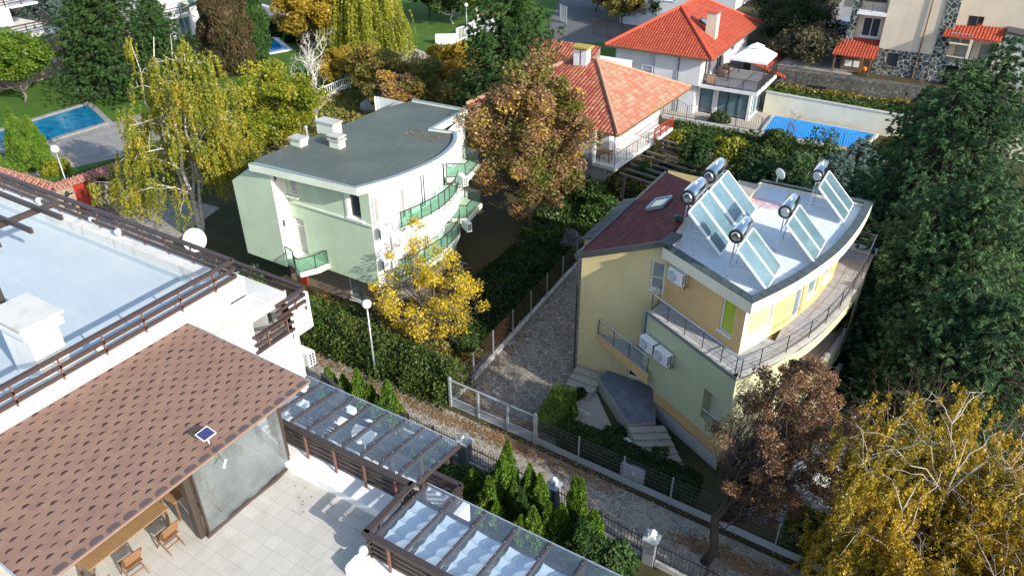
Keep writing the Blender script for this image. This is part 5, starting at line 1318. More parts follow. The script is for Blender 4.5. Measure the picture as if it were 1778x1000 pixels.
# --- white house with the bright red roof
WH = thing('white_villa', 'white two-storey house with bright red tiled hip roof and glazed ground floor', 'house', (-24, 72, 0))
mb = MB()
wall(mb, (-29.3, 66.6), (-25.2, 66.6), 0, 5.6); wall(mb, (-25.2, 66.6), (-25.2, 66.2), 0, 5.6)
wall(mb, (-25.2, 66.2), (-20.9, 66.2), 2.9, 5.6); wall(mb, (-25.2, 67.0), (-21.4, 67.0), 0, 2.9)
mb.poly([(-25.2, 66.2, 2.9), (-25.2, 67, 2.9), (-20.9, 67, 2.9), (-20.9, 66.2, 2.9)])
wall(mb, (-20.9, 66.2), (-20.9, 80.5), 2.9, 5.6, [(1.2, 3.4, 2.95, 5.1), (4.6, 6.6, 2.95, 5.1), (8.8, 10.4, 3.8, 5.1)], .15)
wall(mb, (-20.9, 80.5), (-29.3, 80.5), 0, 5.6); wall(mb, (-29.3, 80.5), (-29.3, 66.6), 0, 5.6)
wall(mb, (-21.4, 67.7), (-16.4, 67.7), 0, 2.65, [(.25, 1.5, .05, 2.4), (2.0, 4.75, .05, 2.4)], .15)
wall(mb, (-16.4, 67.7), (-16.4, 73), 0, 2.65, [(.3, 4.6, .05, 2.4)], .15); wall(mb, (-21.4, 67.0), (-21.4, 67.7), 0, 2.9)
mb.build('wall', 'white_wall_far', WH)
A, B_ = (-21.4, 67.7), (-16.4, 67.7)
window(WH, A, B_, (.25, 1.5, .05, 2.4), .15, 'dark_metal', 'glass_blue', sill=False, name='glass_door', fw=.1)
window(WH, A, B_, (2.0, 4.75, .05, 2.4), .15, 'dark_metal', 'glass_blue', (3,), sill=False, name='glass_wall', fw=.1)
window(WH, (-16.4, 67.7), (-16.4, 73), (.3, 4.6, .05, 2.4), .15, 'white_frame', 'glass_blue', (4,), sill=False, name='glass_wall')
for h in ((1.2, 3.4, 2.95, 5.1), (4.6, 6.6, 2.95, 5.1)): window(WH, (-20.9, 66.2), (-20.9, 80.5), h, .15, 'white_frame', 'glass_dark', (2,), sill=False, name='terrace_door')
window(WH, (-20.9, 66.2), (-20.9, 80.5), (8.8, 10.4, 3.8, 5.1), .15, 'white_frame', 'glass_dark')
MB().prism([(-21.0, 66.75), (-15.75, 66.75), (-15.75, 73.2), (-21.0, 73.2)], 2.65, 2.92).build('upper_terrace', 'white_wall_far', WH)
MB().poly([(-20.88, 66.9, 2.93), (-15.9, 66.9, 2.93), (-15.9, 73.1, 2.93), (-20.88, 73.1, 2.93)]).build('terrace_floor', 'grey_rendered', WH)
railing(WH, [(-20.9, 66.85, 2.93), (-15.85, 66.85, 2.93), (-15.85, 73.1, 2.93)], .95, 1, 1.25, 'dark_metal', w=.035, pw=.045, toph=.04, balus=.13)
railing(WH, [(-27.5, 66.3, 3.2), (-25.3, 66.0, 3.2)], .9, 2, 1.1, 'white_frame', w=.04, pw=.05, toph=.05)
ring = [(-30.0, 65.6, 5.55), (-19.75, 65.6, 5.55), (-19.95, 81.2, 5.55), (-30.0, 81.2, 5.55)]; ridge = [(-25.0, 71.0, 8.45), (-25.0, 76.0, 8.45)]
rf = hip_roof(WH, ring, ridge, ['tile_red']*4, faces=[(0, 1, 4), (1, 2, 5, 4), (2, 3, 5), (3, 0, 4, 5)])
mb = MB()
for a, b in ((ring[0], ridge[0]), (ring[1], ridge[0]), (ridge[0], ridge[1]), (ring[2], ridge[1])): mb.tube([Vector(a)+Vector((0, 0, .04)), Vector(b)+Vector((0, 0, .06))], .13, 6)
mb.build('ridge_tiles', 'ridge_red', rf[0])
mb = MB()
for a, b in zip(ring, ring[1:]+ring[:1]): mb.bar(Vector(a)-Vector((0, 0, .08)), Vector(b)-Vector((0, 0, .08)), .12, .16)
mb.build('gutter', 'wood_dark', rf[0])
chimney(-20.9-.6, 70.0, 6.0, .95, .8, 2.55, 1.25, 0, 'chimney', 'beige_wall', 'ridge_red', rf[1])
c = Vector((-22.6, 71.3, 7.12)); du = Vector((5.15, 0, -2.9)).normalized(); mb = MB()
K = [c+du*a*.5+Vector((0, 1, 0))*b*.45+Vector((.05, 0, .12)) for a, b in ((-1, -1), (1, -1), (1, 1), (-1, 1))]
for i in range(4): mb.bar(K[i], K[(i+1) % 4], .08, .12)
sk = mb.build('skylight', 'dark_metal', rf[1]); MB().poly([p+Vector((.02, 0, .04)) for p in K]).build('pane', 'glass_blue', sk)
MB().tube([(-22.9, 66.12, 5.5), (-22.9, 66.12, 2.8), (-22.9, 66.9, 2.6), (-22.9, 66.9, 0)], .05, 6).build('downpipe', 'dark_metal', WH)
# gazebo, lounge chairs on the terrace
gz_ = thing('gazebo', 'white fabric gazebo with two-tier top on the terrace of the red-roofed house', 'gazebo', (-17.4, 70.6, 2.93))
gc_ = Vector((-17.4, 70.6, 0)); mb = MB(); q = [(-19.2, 68.9), (-15.9, 68.9), (-15.9, 72.4), (-19.2, 72.4)]
e = [Vector((a, b, 5.05)) for a, b in q]; t1 = [Vector(gc_)+(p-Vector((gc_.x, gc_.y, 5.05)))*.28 for p in e]; t1 = [Vector((p.x, p.y, 5.85)) for p in t1]
for i in range(4): j = (i+1) % 4; mb.poly([e[i], e[j], t1[j], t1[i]]); mb.poly([e[i]-Vector((0, 0, .2)), e[j]-Vector((0, 0, .2)), e[j], e[i]])
t2 = [Vector((gc_.x+(p.x-gc_.x)*1.35, gc_.y+(p.y-gc_.y)*1.35, 5.88)) for p in t1]
for i in range(4): j = (i+1) % 4; mb.poly([t2[i], t2[j], Vector((gc_.x, gc_.y, 6.25))])
mb.build('canopy', 'fabric_white', gz_)
for a, b in q: MB().bar((a+(.08 if a < -17 else -.08), b+(.08 if b < 70 else -.08), 2.93), (a+(.08 if a < -17 else -.08), b+(.08 if b < 70 else -.08), 5.05), .08, .08).build('leg', 'dark_metal', gz_)
def armchair(label, x, y, z, rz, mat='wicker'):
    t = thing('wicker_armchair', label, 'armchair', (x, y, z)); B = (0, 0, 0)
    MB().box(-.4, -.35, .05, .4, .35, .36).build('base', mat, t, base=B, bevel=.03); MB().box(-.36, -.33, .36, .36, .25, .48).build('cushion', 'fabric_white', t, base=B, bevel=.04)
    MB().box(-.42, .24, .3, .42, .38, .85).build('backrest', mat, t, base=B, bevel=.03)
    for s in (-1, 1): MB().box(s*.42-.06, -.36, .3, s*.42+.06, .25, .6).build('armrest', mat, t, base=B, bevel=.02)
    t.rotation_euler = (0, 0, rz); return t
armchair('wicker armchair close to the railing on the terrace of the red-roofed house', -20.3, 67.7, 2.93, R(200))
armchair('wicker seat by the wall under the red roof behind the other armchair', -20.0, 70.2, 2.93, R(90)); armchair('grey wicker armchair on the terrace between wall and gazebo', -19.9, 71.4, 2.93, R(80))
# annex with red lean-to roof
an = thing('red_roof_annex', 'small white annex with plain red lean-to roof behind the gazebo', 'shed', (-16, 77, 0))
mb = MB(); wall(mb, (-16.9, 74.0), (-15.3, 73.6), 0, 2.7); wall(mb, (-15.3, 73.6), (-15.6, 80.5), 0, 2.7); wall(mb, (-18.5, 74), (-16.9, 74), 0, 3.4); mb.build('wall', 'white_wall_far', an)
MB().slab([(-18.6, 73.2, 3.75), (-15.0, 73.0, 2.85), (-15.2, 81.4, 2.85), (-18.6, 81.4, 3.75)], .12).build('roof', 'tile_red', an)
# white garden wall behind the covered pool
gw = thing('white_garden_wall', 'long white garden wall behind the blue covered pool', 'wall', (-9, 70.4, 0))
MB().prism([(-15.9, 70.65), (-3.6, 69.95), (14, 69.2), (14, 69.48), (-3.6, 70.25), (-15.9, 70.95)], 0, 1.95).build('wall', 'cream_wall', gw)  # cream instead of white paints in warm sunlight that barely reaches this face
MB().prism([(-15.95, 70.6), (-3.6, 69.9), (14, 69.15), (14, 69.53), (-3.6, 70.3), (-15.95, 71.0)], 1.95, 2.03).build('coping', 'concrete', gw)
sw = thing('dry_stone_wall', 'dark dry-stone retaining wall below the stone-clad house', 'wall', (-6, 74.2, 0))
MB().prism([(-16.6, 73.6), (-9, 73.7), (-2, 74.4), (30, 73.8), (30, 74.75), (-2, 75.35), (-9, 74.65), (-16.6, 74.55)], 1.7, 3.36).build('wall', 'dry_stone', sw)
# black container & misc on the upper lawn
w = at(1420, 158, 1.75); tt = thing('black_planter', 'black open crate on the grass behind the white garden wall', 'crate', (w.x, w.y, 1.75))
mb = MB(); x, y = w.x, w.y
for a in ((x-.7, y-.55, x+.7, y-.5), (x-.7, y+.5, x+.7, y+.55), (x-.7, y-.5, x-.65, y+.5), (x+.65, y-.5, x+.7, y+.5)): mb.box(a[0], a[1], 1.75, a[2], a[3], 2.35)
mb.box(x-.7, y-.55, 1.76, x+.7, y+.55, 1.82); mb.build('crate_body', 'black_plastic', tt)
w = at(1475, 160, 1.75); tag(MB().prism([(w.x-1.4, w.y+.6), (w.x+1.0, w.y-.5), (w.x+1.1, w.y-.35), (w.x-1.3, w.y+.75)], 1.78, 1.86).build('wooden_board', 'old_wood', base=(w.x, w.y, 1.75)), 'grey board lying on the grass below the dry-stone wall', 'board')
# --- weathered roof house
OH = thing('weathered_roof_house', 'old white house with faded terracotta hip roof and balcony', 'house', (-25, 53, 0))
mb = MB(); wall(mb, (-31.5, 48.3), (-21.3, 48.3), 0, 5.0, [(8.9, 9.6, 3.4, 4.7)]); wall(mb, (-21.3, 48.3), (-21.3, 58), 2.6, 5.1, [(2.0, 5.2, 2.9, 4.8)], .15); wall(mb, (-21.3, 58), (-31.5, 58), 0, 5.0); wall(mb, (-31.5, 58), (-31.5, 48.3), 0, 5.0); wall(mb, (-21.9, 48.3), (-21.9, 58), 0, 2.6, [(.5, 2.2, .1, 2.2)], .3)
mb.build('wall', 'white_wall_far', OH)
window(OH, (-21.3, 48.3), (-21.3, 58), (2.0, 5.2, 2.9, 4.8), .15, 'white_frame', 'glass_curtain', (3,)); window(OH, (-31.5, 48.3), (-21.3, 48.3), (8.9, 9.6, 3.4, 4.7), .14, 'white_frame', 'glass_dark')
MB().prism([(-21.7, 46.4), (-19.9, 46.3), (-19.5, 51.6), (-19.3, 56), (-21.3, 56), (-21.3, 48.3), (-21.7, 48.3)], 2.35, 2.6).build('balcony', 'pale_concrete', OH)
railing(OH, [(-21.6, 46.5, 2.6), (-19.95, 46.4, 2.6), (-19.55, 51.5, 2.6)], .95, 0, 1.5, 'rust_metal', w=.03, pw=.04, toph=.03, balus=.4)
railing(OH, [(-19.5, 52.6, 2.6), (-19.35, 55.9, 2.6)], .9, 3, 1.2, 'red_paint', w=.06, pw=.08, toph=.09)
MB().box(-21.75, 46.45, 2.6, -21.55, 46.65, 5.0).build('column', 'white_wall_far', OH); MB().box(-20.35, 46.9, 2.6, -20.2, 47.05, 5.05).build('column', 'white_wall_far', OH)
ring = [(-32.6, 46.6, 4.95), (-19.95, 46.6, 4.95), (-19.35, 59.2, 4.95), (-32.6, 59.2, 4.95)]; ridge = [(-25.35, 54.1, 7.55), (-27.4, 54.4, 7.35)]
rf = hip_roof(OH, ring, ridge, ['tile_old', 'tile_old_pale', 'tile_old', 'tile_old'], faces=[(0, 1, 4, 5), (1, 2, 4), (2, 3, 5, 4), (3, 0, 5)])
mb = MB()
for a, b in ((ring[1], ridge[0]), (ring[2], ridge[0]), (ridge[0], ridge[1]), (ring[0], ridge[1])):
    a, b = Vector(a), Vector(b); L = (b-a).length; m_ = int(L/.36)
    for k in range(m_): mb.tube([a.lerp(b, k/m_)+Vector((0, 0, .03)), a.lerp(b, (k+1.15)/m_)+Vector((0, 0, .10))], [.15, .12], 6)
mb.build('ridge_tiles', 'ridge_tile', rf[0])
mb = MB()
for a, b in zip(ring, ring[1:]+ring[:1]): mb.bar(Vector(a)-Vector((0, 0, .12)), Vector(b)-Vector((0, 0, .12)), .1, .14)
mb.build('eave_board', 'wood_dark', rf[0])
w2 = thing('weathered_roof_wing', 'rear wing of the old house with faded terracotta roof and twin chimney', 'house', (-30, 60, 0))
MB().slab([(-33.5, 55.2, 5.6), (-26.9, 55.2, 5.8), (-27.2, 58.6, 7.3), (-33.5, 58.6, 7.3)], .12).build('roof', 'tile_old', w2)
mb = MB(); wall(mb, (-33.3, 58.7), (-33.3, 55.3), 0, 5.7); wall(mb, (-33.3, 55.4), (-27, 55.4), 0, 5.55); wall(mb, (-27.2, 58.6), (-33.3, 58.7), 0, 7.2); mb.build('wall', 'white_wall_far', w2)
w = at(1010, 112, 7.2); cc = MB().box(w.x-.55, w.y-.35, 6.2, w.x-.08, w.y+.35, 8.35).build('chimney', 'white_wall_far', w2); MB().box(w.x+.08, w.y-.35, 6.2, w.x+.55, w.y+.35, 8.35).build('chimney', 'white_wall_far', w2); MB().box(w.x-.72, w.y-.55, 8.5, w.x+.72, w.y+.55, 8.62).build('chimney_cap', plain('lichen', (.36, .27, .05), .9, var=.4), cc)
mb = MB()
for a in (-.5, 0, .5):
    for b in (-.3, .3): mb.box(w.x+a-.06, w.y+b-.05, 8.35, w.x+a+.06, w.y+b+.05, 8.5)
mb.build('cap_support', 'concrete', cc)
MB().prism([(-33, 58.9), (-27, 58.9), (-25.5, 61.5), (-33, 61.5)], 0, 5.7).build('flat_wing', 'white_wall_far', w2)
# table and chairs on the old balcony, timber pergola below
bt = thing('balcony_table', 'small brown table on the balcony of the old house', 'table', (-20.95, 47.2, 2.6))
MB().box(-21.4, 46.85, 3.3, -20.6, 47.5, 3.34).build('tabletop', 'wood_light', bt)
for a in (-21.35, -20.65):
    for b in (46.9, 47.45): MB().box(a-.025, b-.025, 2.6, a+.025, b+.025, 3.3).build('leg', 'wood_dark', bt)
for k, (x, y, lab) in enumerate(((-20.85, 48.1, 'chair behind the small table on the old balcony'), (-20.3, 47.3, 'white chair at the outer end of the old balcony'))):
    t = thing('balcony_chair', lab, 'chair', (x, y, 2.6)); m_ = 'red_paint' if k == 0 else 'white_plastic'
    MB().box(x-.2, y-.2, 3.02, x+.2, y+.2, 3.06).build('seat', m_, t); mb = MB()
    for s in (-.18, -.06, .06, .18): mb.bar((x+s, y+.2, 3.05), (x+s, y+.28, 3.5), .025, .025)
    mb.bar((x-.2, y+.28, 3.5), (x+.2, y+.28, 3.5), .03, .04); mb.build('backrest', m_, t)
    for a in (-.17, .17):
        for b in (-.17, .17): MB().bar((x+a, y+b, 2.6), (x+a*.9, y+b*.9, 3.03), .03, .03).build('leg', m_, t)
pg = thing('timber_pergola', 'grey weathered timber pergola below the balcony of the old house', 'pergola', (-17.5, 50, 0))
mb = MB()
for i in range(9): mb.bar((-19.6+.0*i, 46.6+.95*i, 2.15), (-15.2, 46.2+.95*i, 1.95), .12, .14)
mb.build('slat', 'old_wood', pg)
for x, y in ((-19.3, 46.8), (-15.4, 46.6), (-15.4, 53.8), (-19.3, 54)): MB().bar((x, y, 0), (x, y, 2.0), .14, .14).build('post', 'old_wood', pg)
# --- stone-clad house
SH = thing('stone_clad_house', 'tall beige house with dark rubble-stone base and small red tiled awnings', 'house', (-5, 78, 3.3))
Y = 76.8; zb = 3.3
def oy(px, py, Y):
    d = (px-889)/F_PX*CR - (py-500)/F_PX*CU + CF; return Vector((0, 0, CAM_H))+d*(Y/d.y)
mb = MB(); wall(mb, (-8.1, Y), (-3.6, Y), 5.55, 16); wall(mb, (-8.1, Y+1.6), (-8.1, Y), 5.6, 16)
wall(mb, (-11.0, Y+1.0), (-8.1, Y+1.0), zb, 16, [(1.0, 2.5, 6.2, 7.9), (.8, 2.6, 9.2, 11.0)], .15); wall(mb, (-11.0, Y+12), (-11.0, Y+1.0), zb, 16)
wall(mb, (-12.3, Y+3), (-10.9, Y+3), 8.2, 16); wall(mb, (-12.3, Y+12), (-12.3, Y+3), 8.2, 16); mb.poly([(-12.3, Y+3, 8.2), (-12.3, Y+12, 8.2), (-10.9, Y+12, 8.2), (-10.9, Y+3, 8.2)])
wall(mb, (-3.6, Y), (-3.6, Y+.6), zb, 16); wall(mb, (-2.6, Y+.6), (3.5, Y+.6), zb, 16, [(.8, 2.0, 7.3, 9.0), (.5, 1.8, 5.0, 6.9), (2.4, 4.8, 4.6, 6.8)], .25)
mb.build('wall', 'beige_wall', SH)
mb = MB(); wall(mb, (-8.25, Y-.06), (-3.65, Y-.06), zb, 5.6, [(1.0, 2.0, 4.1, 5.3)], .2); wall(mb, (-8.25, Y+1), (-8.25, Y-.06), zb, 5.6); wall(mb, (-3.65, Y-.1), (-1.2, Y-.1), zb, 5.4, [(1.3, 2.3, zb, 4.9)], .3); wall(mb, (-3.65, Y-.1), (-2.6, Y-.1), 5.4, 16); wall(mb, (-2.6, Y-.1), (-2.6, Y+.6), zb, 16); mb.box(-11.1, Y+.45, zb, -10.5, Y+.98, 12)
mb.build('stone_cladding', 'stone_wall', SH)
MB().poly([(-8.3, Y-.07, 5.6), (-1.2, Y-.11, 5.6), (-1.2, Y+.5, 5.62), (-8.3, Y+.5, 5.62)]).build('stone_ledge', 'concrete', SH)
window(SH, (-8.25, Y-.06), (-3.65, Y-.06), (1.0, 2.0, 4.1, 5.3), .2, 'wood_dark', 'glass_dark'); MB().box(-2.35, Y+.1, zb, -1.35, Y+.15, 4.9).build('door', 'dark_void', SH)
L0, L1 = (-11.0, Y+1.0), (-8.1, Y+1.0)
window(SH, L0, L1, (1.0, 2.5, 6.2, 7.9), .15, 'white_frame', 'glass_dark', (2,)); window(SH, L0, L1, (.8, 2.6, 9.2, 11.0), .15, 'wood_dark', 'glass_dark', (3,), sill=False)
window(SH, (-2.6, Y+.6), (3.5, Y+.6), (.8, 2.0, 7.3, 9.0), .25, 'wood_light', 'glass_dark', sill=False); window(SH, (-2.6, Y+.6), (3.5, Y+.6), (.5, 1.8, 5.0, 6.9), .25, 'wood_light', 'glass_curtain', sill=False); window(SH, (-2.6, Y+.6), (3.5, Y+.6), (2.4, 4.8, 4.6, 6.8), .25, 'wood_light', 'glass_curtain', (2,), sill=False)
MB().box(-10.5, Y-.4, 8.35, -8.15, Y+1, 8.6).build('balcony', 'white_wall_far', SH); railing(SH, [(-10.45, Y+.9, 8.6), (-10.45, Y-.35, 8.6), (-8.2, Y-.35, 8.6)], .95, 0, 1.2, 'dark_metal', w=.03, pw=.04, toph=.04, balus=.15)
MB().tube([(-4.75, Y-.08, 16), (-4.75, Y-.12, 6), (-4.75, Y-.2, zb)], .06, 6).build('downpipe', 'wood_dark', SH)
MB().slab([(-11.7, Y-1.5, 5.0), (-8.0, Y-1.5, 5.0), (-8.0, Y+.9, 6.05), (-11.4, Y+.9, 6.05)], .12).build('red_awning', 'tile_red', SH)
for x in (-11.4, -8.3): MB().box(x-.07, Y-1.35, zb, x+.07, Y-1.2, 4.95).build('awning_post', 'wood_dark', SH)
r0, r1, r2, r3 = (oy(1638, 52, Y-1.2), oy(1737, 68, Y-1.2), oy(1733, 30, Y+.5), oy(1692, 12, Y+1.0)); r0b = oy(1645, 42, Y+.5)
MB().slab([(-3.3, Y-1.0, 7.55), (1.15, Y-1.0, 7.55), (1.15, Y+.55, 8.35), (-3.2, Y+.55, 8.1)], .12).build('red_awning', 'tile_red', SH); MB().slab([(-.9, Y+.5, 8.2), (1.2, Y+.5, 8.2), (1.2, Y+3, 10.4), (-1.3, Y+3, 10.4)], .1).build('red_awning', 'tile_red', SH)
MB().box(-2.6, Y-1.0, 6.9, -1.1, Y+.55, 7.0).build('porch_slab', 'beige_wall', SH)
for x in (-1.1, .95): MB().box(x, Y-1.0, 4.4, x+.22, Y-.8, 7.5).build('porch_column', 'beige_wall', SH)
MB().box(-1.1, Y-1.1, 4.15, 1.4, Y+.55, 4.4).build('lower_balcony', 'beige_wall', SH); railing(SH, [(-1.0, Y-1.0, 4.4), (1.3, Y-1.0, 4.4)], .9, 0, 1.1, 'dark_metal', w=.03, pw=.04, toph=.04, balus=.16)
railing(SH, [(-2.6, Y-.9, 7.0), (-1.0, Y-.9, 7.0)], .8, 0, .8, 'galvanised', w=.03, pw=.04, toph=.04, balus=.16)
MB().slab([(1.3, Y-.6, 8.3), (4.6, Y-.9, 8.0), (4.6, Y+1.4, 8.3), (1.3, Y+1.4, 8.6)], .2).build('lead_roof', 'lead', SH); mb = MB(); wall(mb, (1.3, Y-.3), (4.3, Y-.5), zb, 8.0); wall(mb, (4.3, Y-.5), (4.3, Y+10), zb, 8.0); mb.build('side_wing', 'pale_concrete', SH)
MB().slab([(-12.8, Y-.6, 16.2), (4.4, Y-.6, 16.2), (4.4, Y+12.5, 16.2), (-12.8, Y+12.5, 16.2)], .3).build('roof', 'tile_red', SH)
w = oy(1697, 35, Y+.9); dish('small grey satellite dish on the red awning of the stone-clad house', (w.x, w.y, w.z-.3), R(200), R(70), .35)
# carport bits below the left awning
t = thing('garden_cabinet', 'dark framed cabinet with white panels under the left red awning', 'cabinet', (-9.9, Y-.1, zb)); mb = MB(); mb.box(-10.9, Y-.3, zb, -9.1, Y+.1, zb+1.35); mb.build('carcass', 'wood_dark', t); MB().box(-10.6, Y-.32, zb+.4, -10.0, Y-.3, zb+.95).build('door', 'white_plastic', t); MB().box(-9.85, Y-.32, zb+.4, -9.35, Y-.3, zb+.95).build('door', 'white_plastic', t)
t = thing('orange_drum', 'round orange machine standing under the left red awning', 'machine', (-8.75, Y-.9, zb)); MB().ball((-8.75, Y-.9, zb+.5), .24, 12, 8).build('drum', 'orange_plastic', t, smooth=True); mb = MB(); mb.bar((-8.9, Y-1.1, zb), (-8.75, Y-.9, zb+.5), .05, .05); mb.bar((-8.55, Y-.7, zb), (-8.75, Y-.9, zb+.5), .05, .05); mb.build('stand', 'dark_metal', t)
# --- parked car
def car(label, x, y, z, rz):
    t = thing('parked_car', label, 'car', (x, y, z)); B = (0, 0, 0)
    prof = [(-2.1, .35), (-2.15, .75), (-1.95, .95), (-1.2, 1.0), (-.55, 1.42), (.95, 1.45), (1.75, 1.0), (2.1, .9), (2.15, .4)]
    mb = MB(); W = [.80, .84, .84, .84, .62, .62, .80, .80, .80]; i0 = 0; n = len(prof)
    for s in (-1, 1): mb.v += [(s*w_, -x_, z_) for (x_, z_), w_ in zip(prof, W)]
    mb.f.append(tuple(range(n-1, -1, -1))); mb.f.append(tuple(range(n, 2*n)))
    for k in range(n): j = (k+1) % n; mb.f.append((k, j, n+j, n+k))
    mb.build('body', 'car_paint', t, base=B, bevel=.05)
    MB().poly([(-.66, 1.12, 1.06), (.66, 1.12, 1.06), (.56, .60, 1.41), (-.56, .60, 1.41)]).build('windscreen', 'glass_dark', t, base=B)
    for s in (-1, 1): MB().poly([(s*.745, -1.4, 1.10), (s*.745, .9, 1.08), (s*.645, .45, 1.40), (s*.645, -.9, 1.40)]).build('side_window', 'glass_dark', t, base=B)
    for s in (-1, 1):
        for yy in (-1.3, 1.35):
            w_ = MB().lathe([(.02, -.11), (.33, -.11), (.34, 0), (.33, .11), (.02, .11)], (s*.76, yy, .34), 16, 'X').build('wheel', 'rubber', t, base=B); MB().lathe([(.02, -.115), (.2, -.115), (.2, .115), (.02, .115)], (s*.76, yy, .34), 12, 'X').build('rim', 'steel', w_, base=B)
        MB().box(s*.72-.14, 2.06, .66, s*.72+.1, 2.13, .80).build('headlight', 'white_plastic', t, base=B)
    MB().box(-.26, 2.12, .48, .26, 2.16, .60).build('number_plate', 'white_plastic', t, base=B)
    t.rotation_euler = (0, 0, rz)
w = at(1468, 52, 3.9); car('dark blue parked car on the driveway left of the stone-clad house', w.x-.3, w.y+.5, 3.32, R(175))
# --- house with stone pillars at the upper left
H1 = thing('terraced_white_house', 'white house with brown timber deck railings at the top left corner', 'house', (-86, 42, 0))
mb = MB(); wall(mb, (-86, 30), (-86, 45.5), 0, 4.0); wall(mb, (-87.5, 30), (-87.5, 43), 5.2, 10); wall(mb, (-87.5, 43), (-100, 43), 5.2, 10); wall(mb, (-86, 45.5), (-100, 45.5), 0, 5.0)
mb.build('wall', 'white_wall', H1); MB().box(-92, 30, 4.3, -84.2, 46, 4.6).build('deck', 'pale_concrete', H1); MB().box(-86.4, 36, 0, -84.2, 46, .9).build('stone_base', 'warm_stone', H1)
for y in (37.5, 45.5): MB().box(-85, y-.6, 0, -84, y+.6, 4.3).build('stone_pillar', 'warm_stone', H1)
railing(H1, [(-84.2, 30, 4.6), (-84.2, 46, 4.6), (-90, 46, 4.6)], 1.1, 3, 1.8, 'brown_metal', w=.09, pw=.09, toph=.12, bottom=.3)
railing(H1, [(-87.3, 41, 7.0), (-87.3, 46, 7.0)], 1.0, 3, 1.8, 'brown_metal', w=.09, pw=.09, toph=.12, bottom=.3); MB().box(-95, 43.1, 6.8, -87.2, 46, 7.0).build('upper_deck', 'pale_concrete', H1); MB().box(-86.1, 40.5, .2, -85.98, 44.3, 2.2).build('dark_opening', 'dark_void', H1)
H2 = thing('palm_garden_house', 'white house with palms and dark glazed windows behind the conifers at top left', 'house', (-88, 64, 0))
F = (-86, 57); E_ = (-86, 70)
mb = MB(); hs = [(2.3, 3.4, .2, 2.2), (4.6, 6.2, .2, 2.3), (6.5, 8.6, 3.2, 4.8), (9.3, 11.5, 3.2, 4.8)]; wall(mb, F, E_, 0, 9, hs, .2); wall(mb, E_, (-100, 70), 0, 9); wall(mb, (-100, 57), F, 0, 9); mb.build('wall', 'white_wall', H2)
for h in hs: window(H2, F, E_, h, .2, 'white_frame', 'glass_blue', (2,))
MB().box(-86, 57.2, 2.8, -84.6, 62.5, 3.0).build('balcony', 'white_wall', H2); railing(H2, [(-84.7, 57.2, 3.0), (-84.7, 62.4, 3.0), (-85.9, 62.4, 3.0)], .95, 2, 1.4, 'brown_metal', w=.09, pw=.09, toph=.11, bottom=.3)
w = at(150, 10, 0); H3 = thing('distant_white_house', 'plain white house wall with windows beyond the red-roofed house', 'house', (-34, 96, 3))
mb = MB(); wall(mb, (-42, 96), (-27, 96), 0, 7.5, [(2, 3.4, 3.5, 5), (6, 7.4, 3.5, 5), (10, 11.4, 3.5, 5)]); wall(mb, (-27, 96), (-27, 104), 0, 7.5); mb.build('wall', 'white_wall_far', H3)
for u in (2, 6, 10): window(H3, (-42, 96), (-27, 96), (u, u+1.4, 3.5, 5))
MB().slab([(-42.5, 95.5, 7.5), (-26.5, 95.5, 7.5), (-26.5, 104.5, 7.5), (-42.5, 104.5, 7.5)], .3).build('roof', 'ledge_stone', H3)
# --- gate wall with red door and tiled coping
GW = thing('gate_wall', 'stone garden wall with red metal gate and red tile coping behind the birch', 'wall', (-52, 27.8, 0))
a0, a1 = Vector((-51.3, 24.1)), Vector((-50.9, 29.8)); dd = (a1-a0).normalized()
def seg(u, v, z0, z1, name, mat, th=.35, off=0):
    p, q_ = a0+dd*u, a0+dd*v; n_ = Vector((-dd.y, dd.x)); s = n_*off; return MB().prism([tuple(p+s), tuple(q_+s), tuple(q_+n_*th+s), tuple(p+n_*th+s)], z0, z1).build(name, mat, GW)
L = (a1-a0).length
seg(0, L*.22, 0, 2.3, 'wall', 'warm_stone'); seg(L*.44, L, 0, 2.35, 'wall', 'warm_stone'); seg(L*.22, L*.44, 0, 2.1, 'gate', 'red_paint', .06, .15); seg(L*.22, L*.44, 1.0, 1.05, 'gate_rail', 'dark_metal', .03, .11)
for z in (.75, 1.6): seg(L*.46, L-.02, z, z+.1, 'band', 'dark_metal', .03, -.03); seg(.05, L*.2, z, z+.1, 'band', 'dark_metal', .03, -.03)
def coping(p, q_, z, w=.5):
    d_ = (q_-p).normalized(); n_ = Vector((-d_.y, d_.x)); c_ = lambda v, s, zz: (v.x+n_.x*s, v.y+n_.y*s, zz); mid = .17
    mb = MB(); mb.slab([c_(p, mid-w, z), c_(q_, mid-w, z), c_(q_, mid, z+.3), c_(p, mid, z+.3)], .07); mb.slab([c_(p, mid, z+.3), c_(q_, mid, z+.3), c_(q_, mid+w, z), c_(p, mid+w, z)], .07)
    m_ = int((q_-p).length/.34)
    for k in range(m_): v = p.lerp(q_, (k+.5)/m_); mb.tube([c_(v, mid-w, z+.03), c_(v, mid, z+.34)], .06, 5); mb.tube([c_(v, mid, z+.34), c_(v, mid+w, z+.03)], .06, 5)
    return mb.build('tile_coping', 'tile_coping', GW)
coping(a0, a1, 2.35); b0 = Vector((-60, 23.6)); coping(b0, a0, 2.35)
p, q_ = b0, a0; n_ = Vector((-(q_-p).y, (q_-p).x)).normalized()*.35; MB().prism([tuple(p), tuple(q_), tuple(q_+n_), tuple(p+n_)], 0, 2.3).build('wall', 'warm_stone', GW)
w = a0+dd*(L*.56); MB().box(w.x-.02, w.y-.25, 1.78, w.x+.2, w.y+.3, 2.02).build('letter_box', 'black_plastic', GW)
w = a0+dd*(L*.12); ln = thing('wall_lantern', 'small black lantern on the stone wall left of the red gate', 'lantern', (w.x+.2, w.y, 1.6)); MB().lathe([(.03, 0), (.09, .08), (.12, .28), (.15, .3), (.03, .42)], (w.x+.2, w.y, 1.6), 6).build('housing', 'dark_metal', ln)
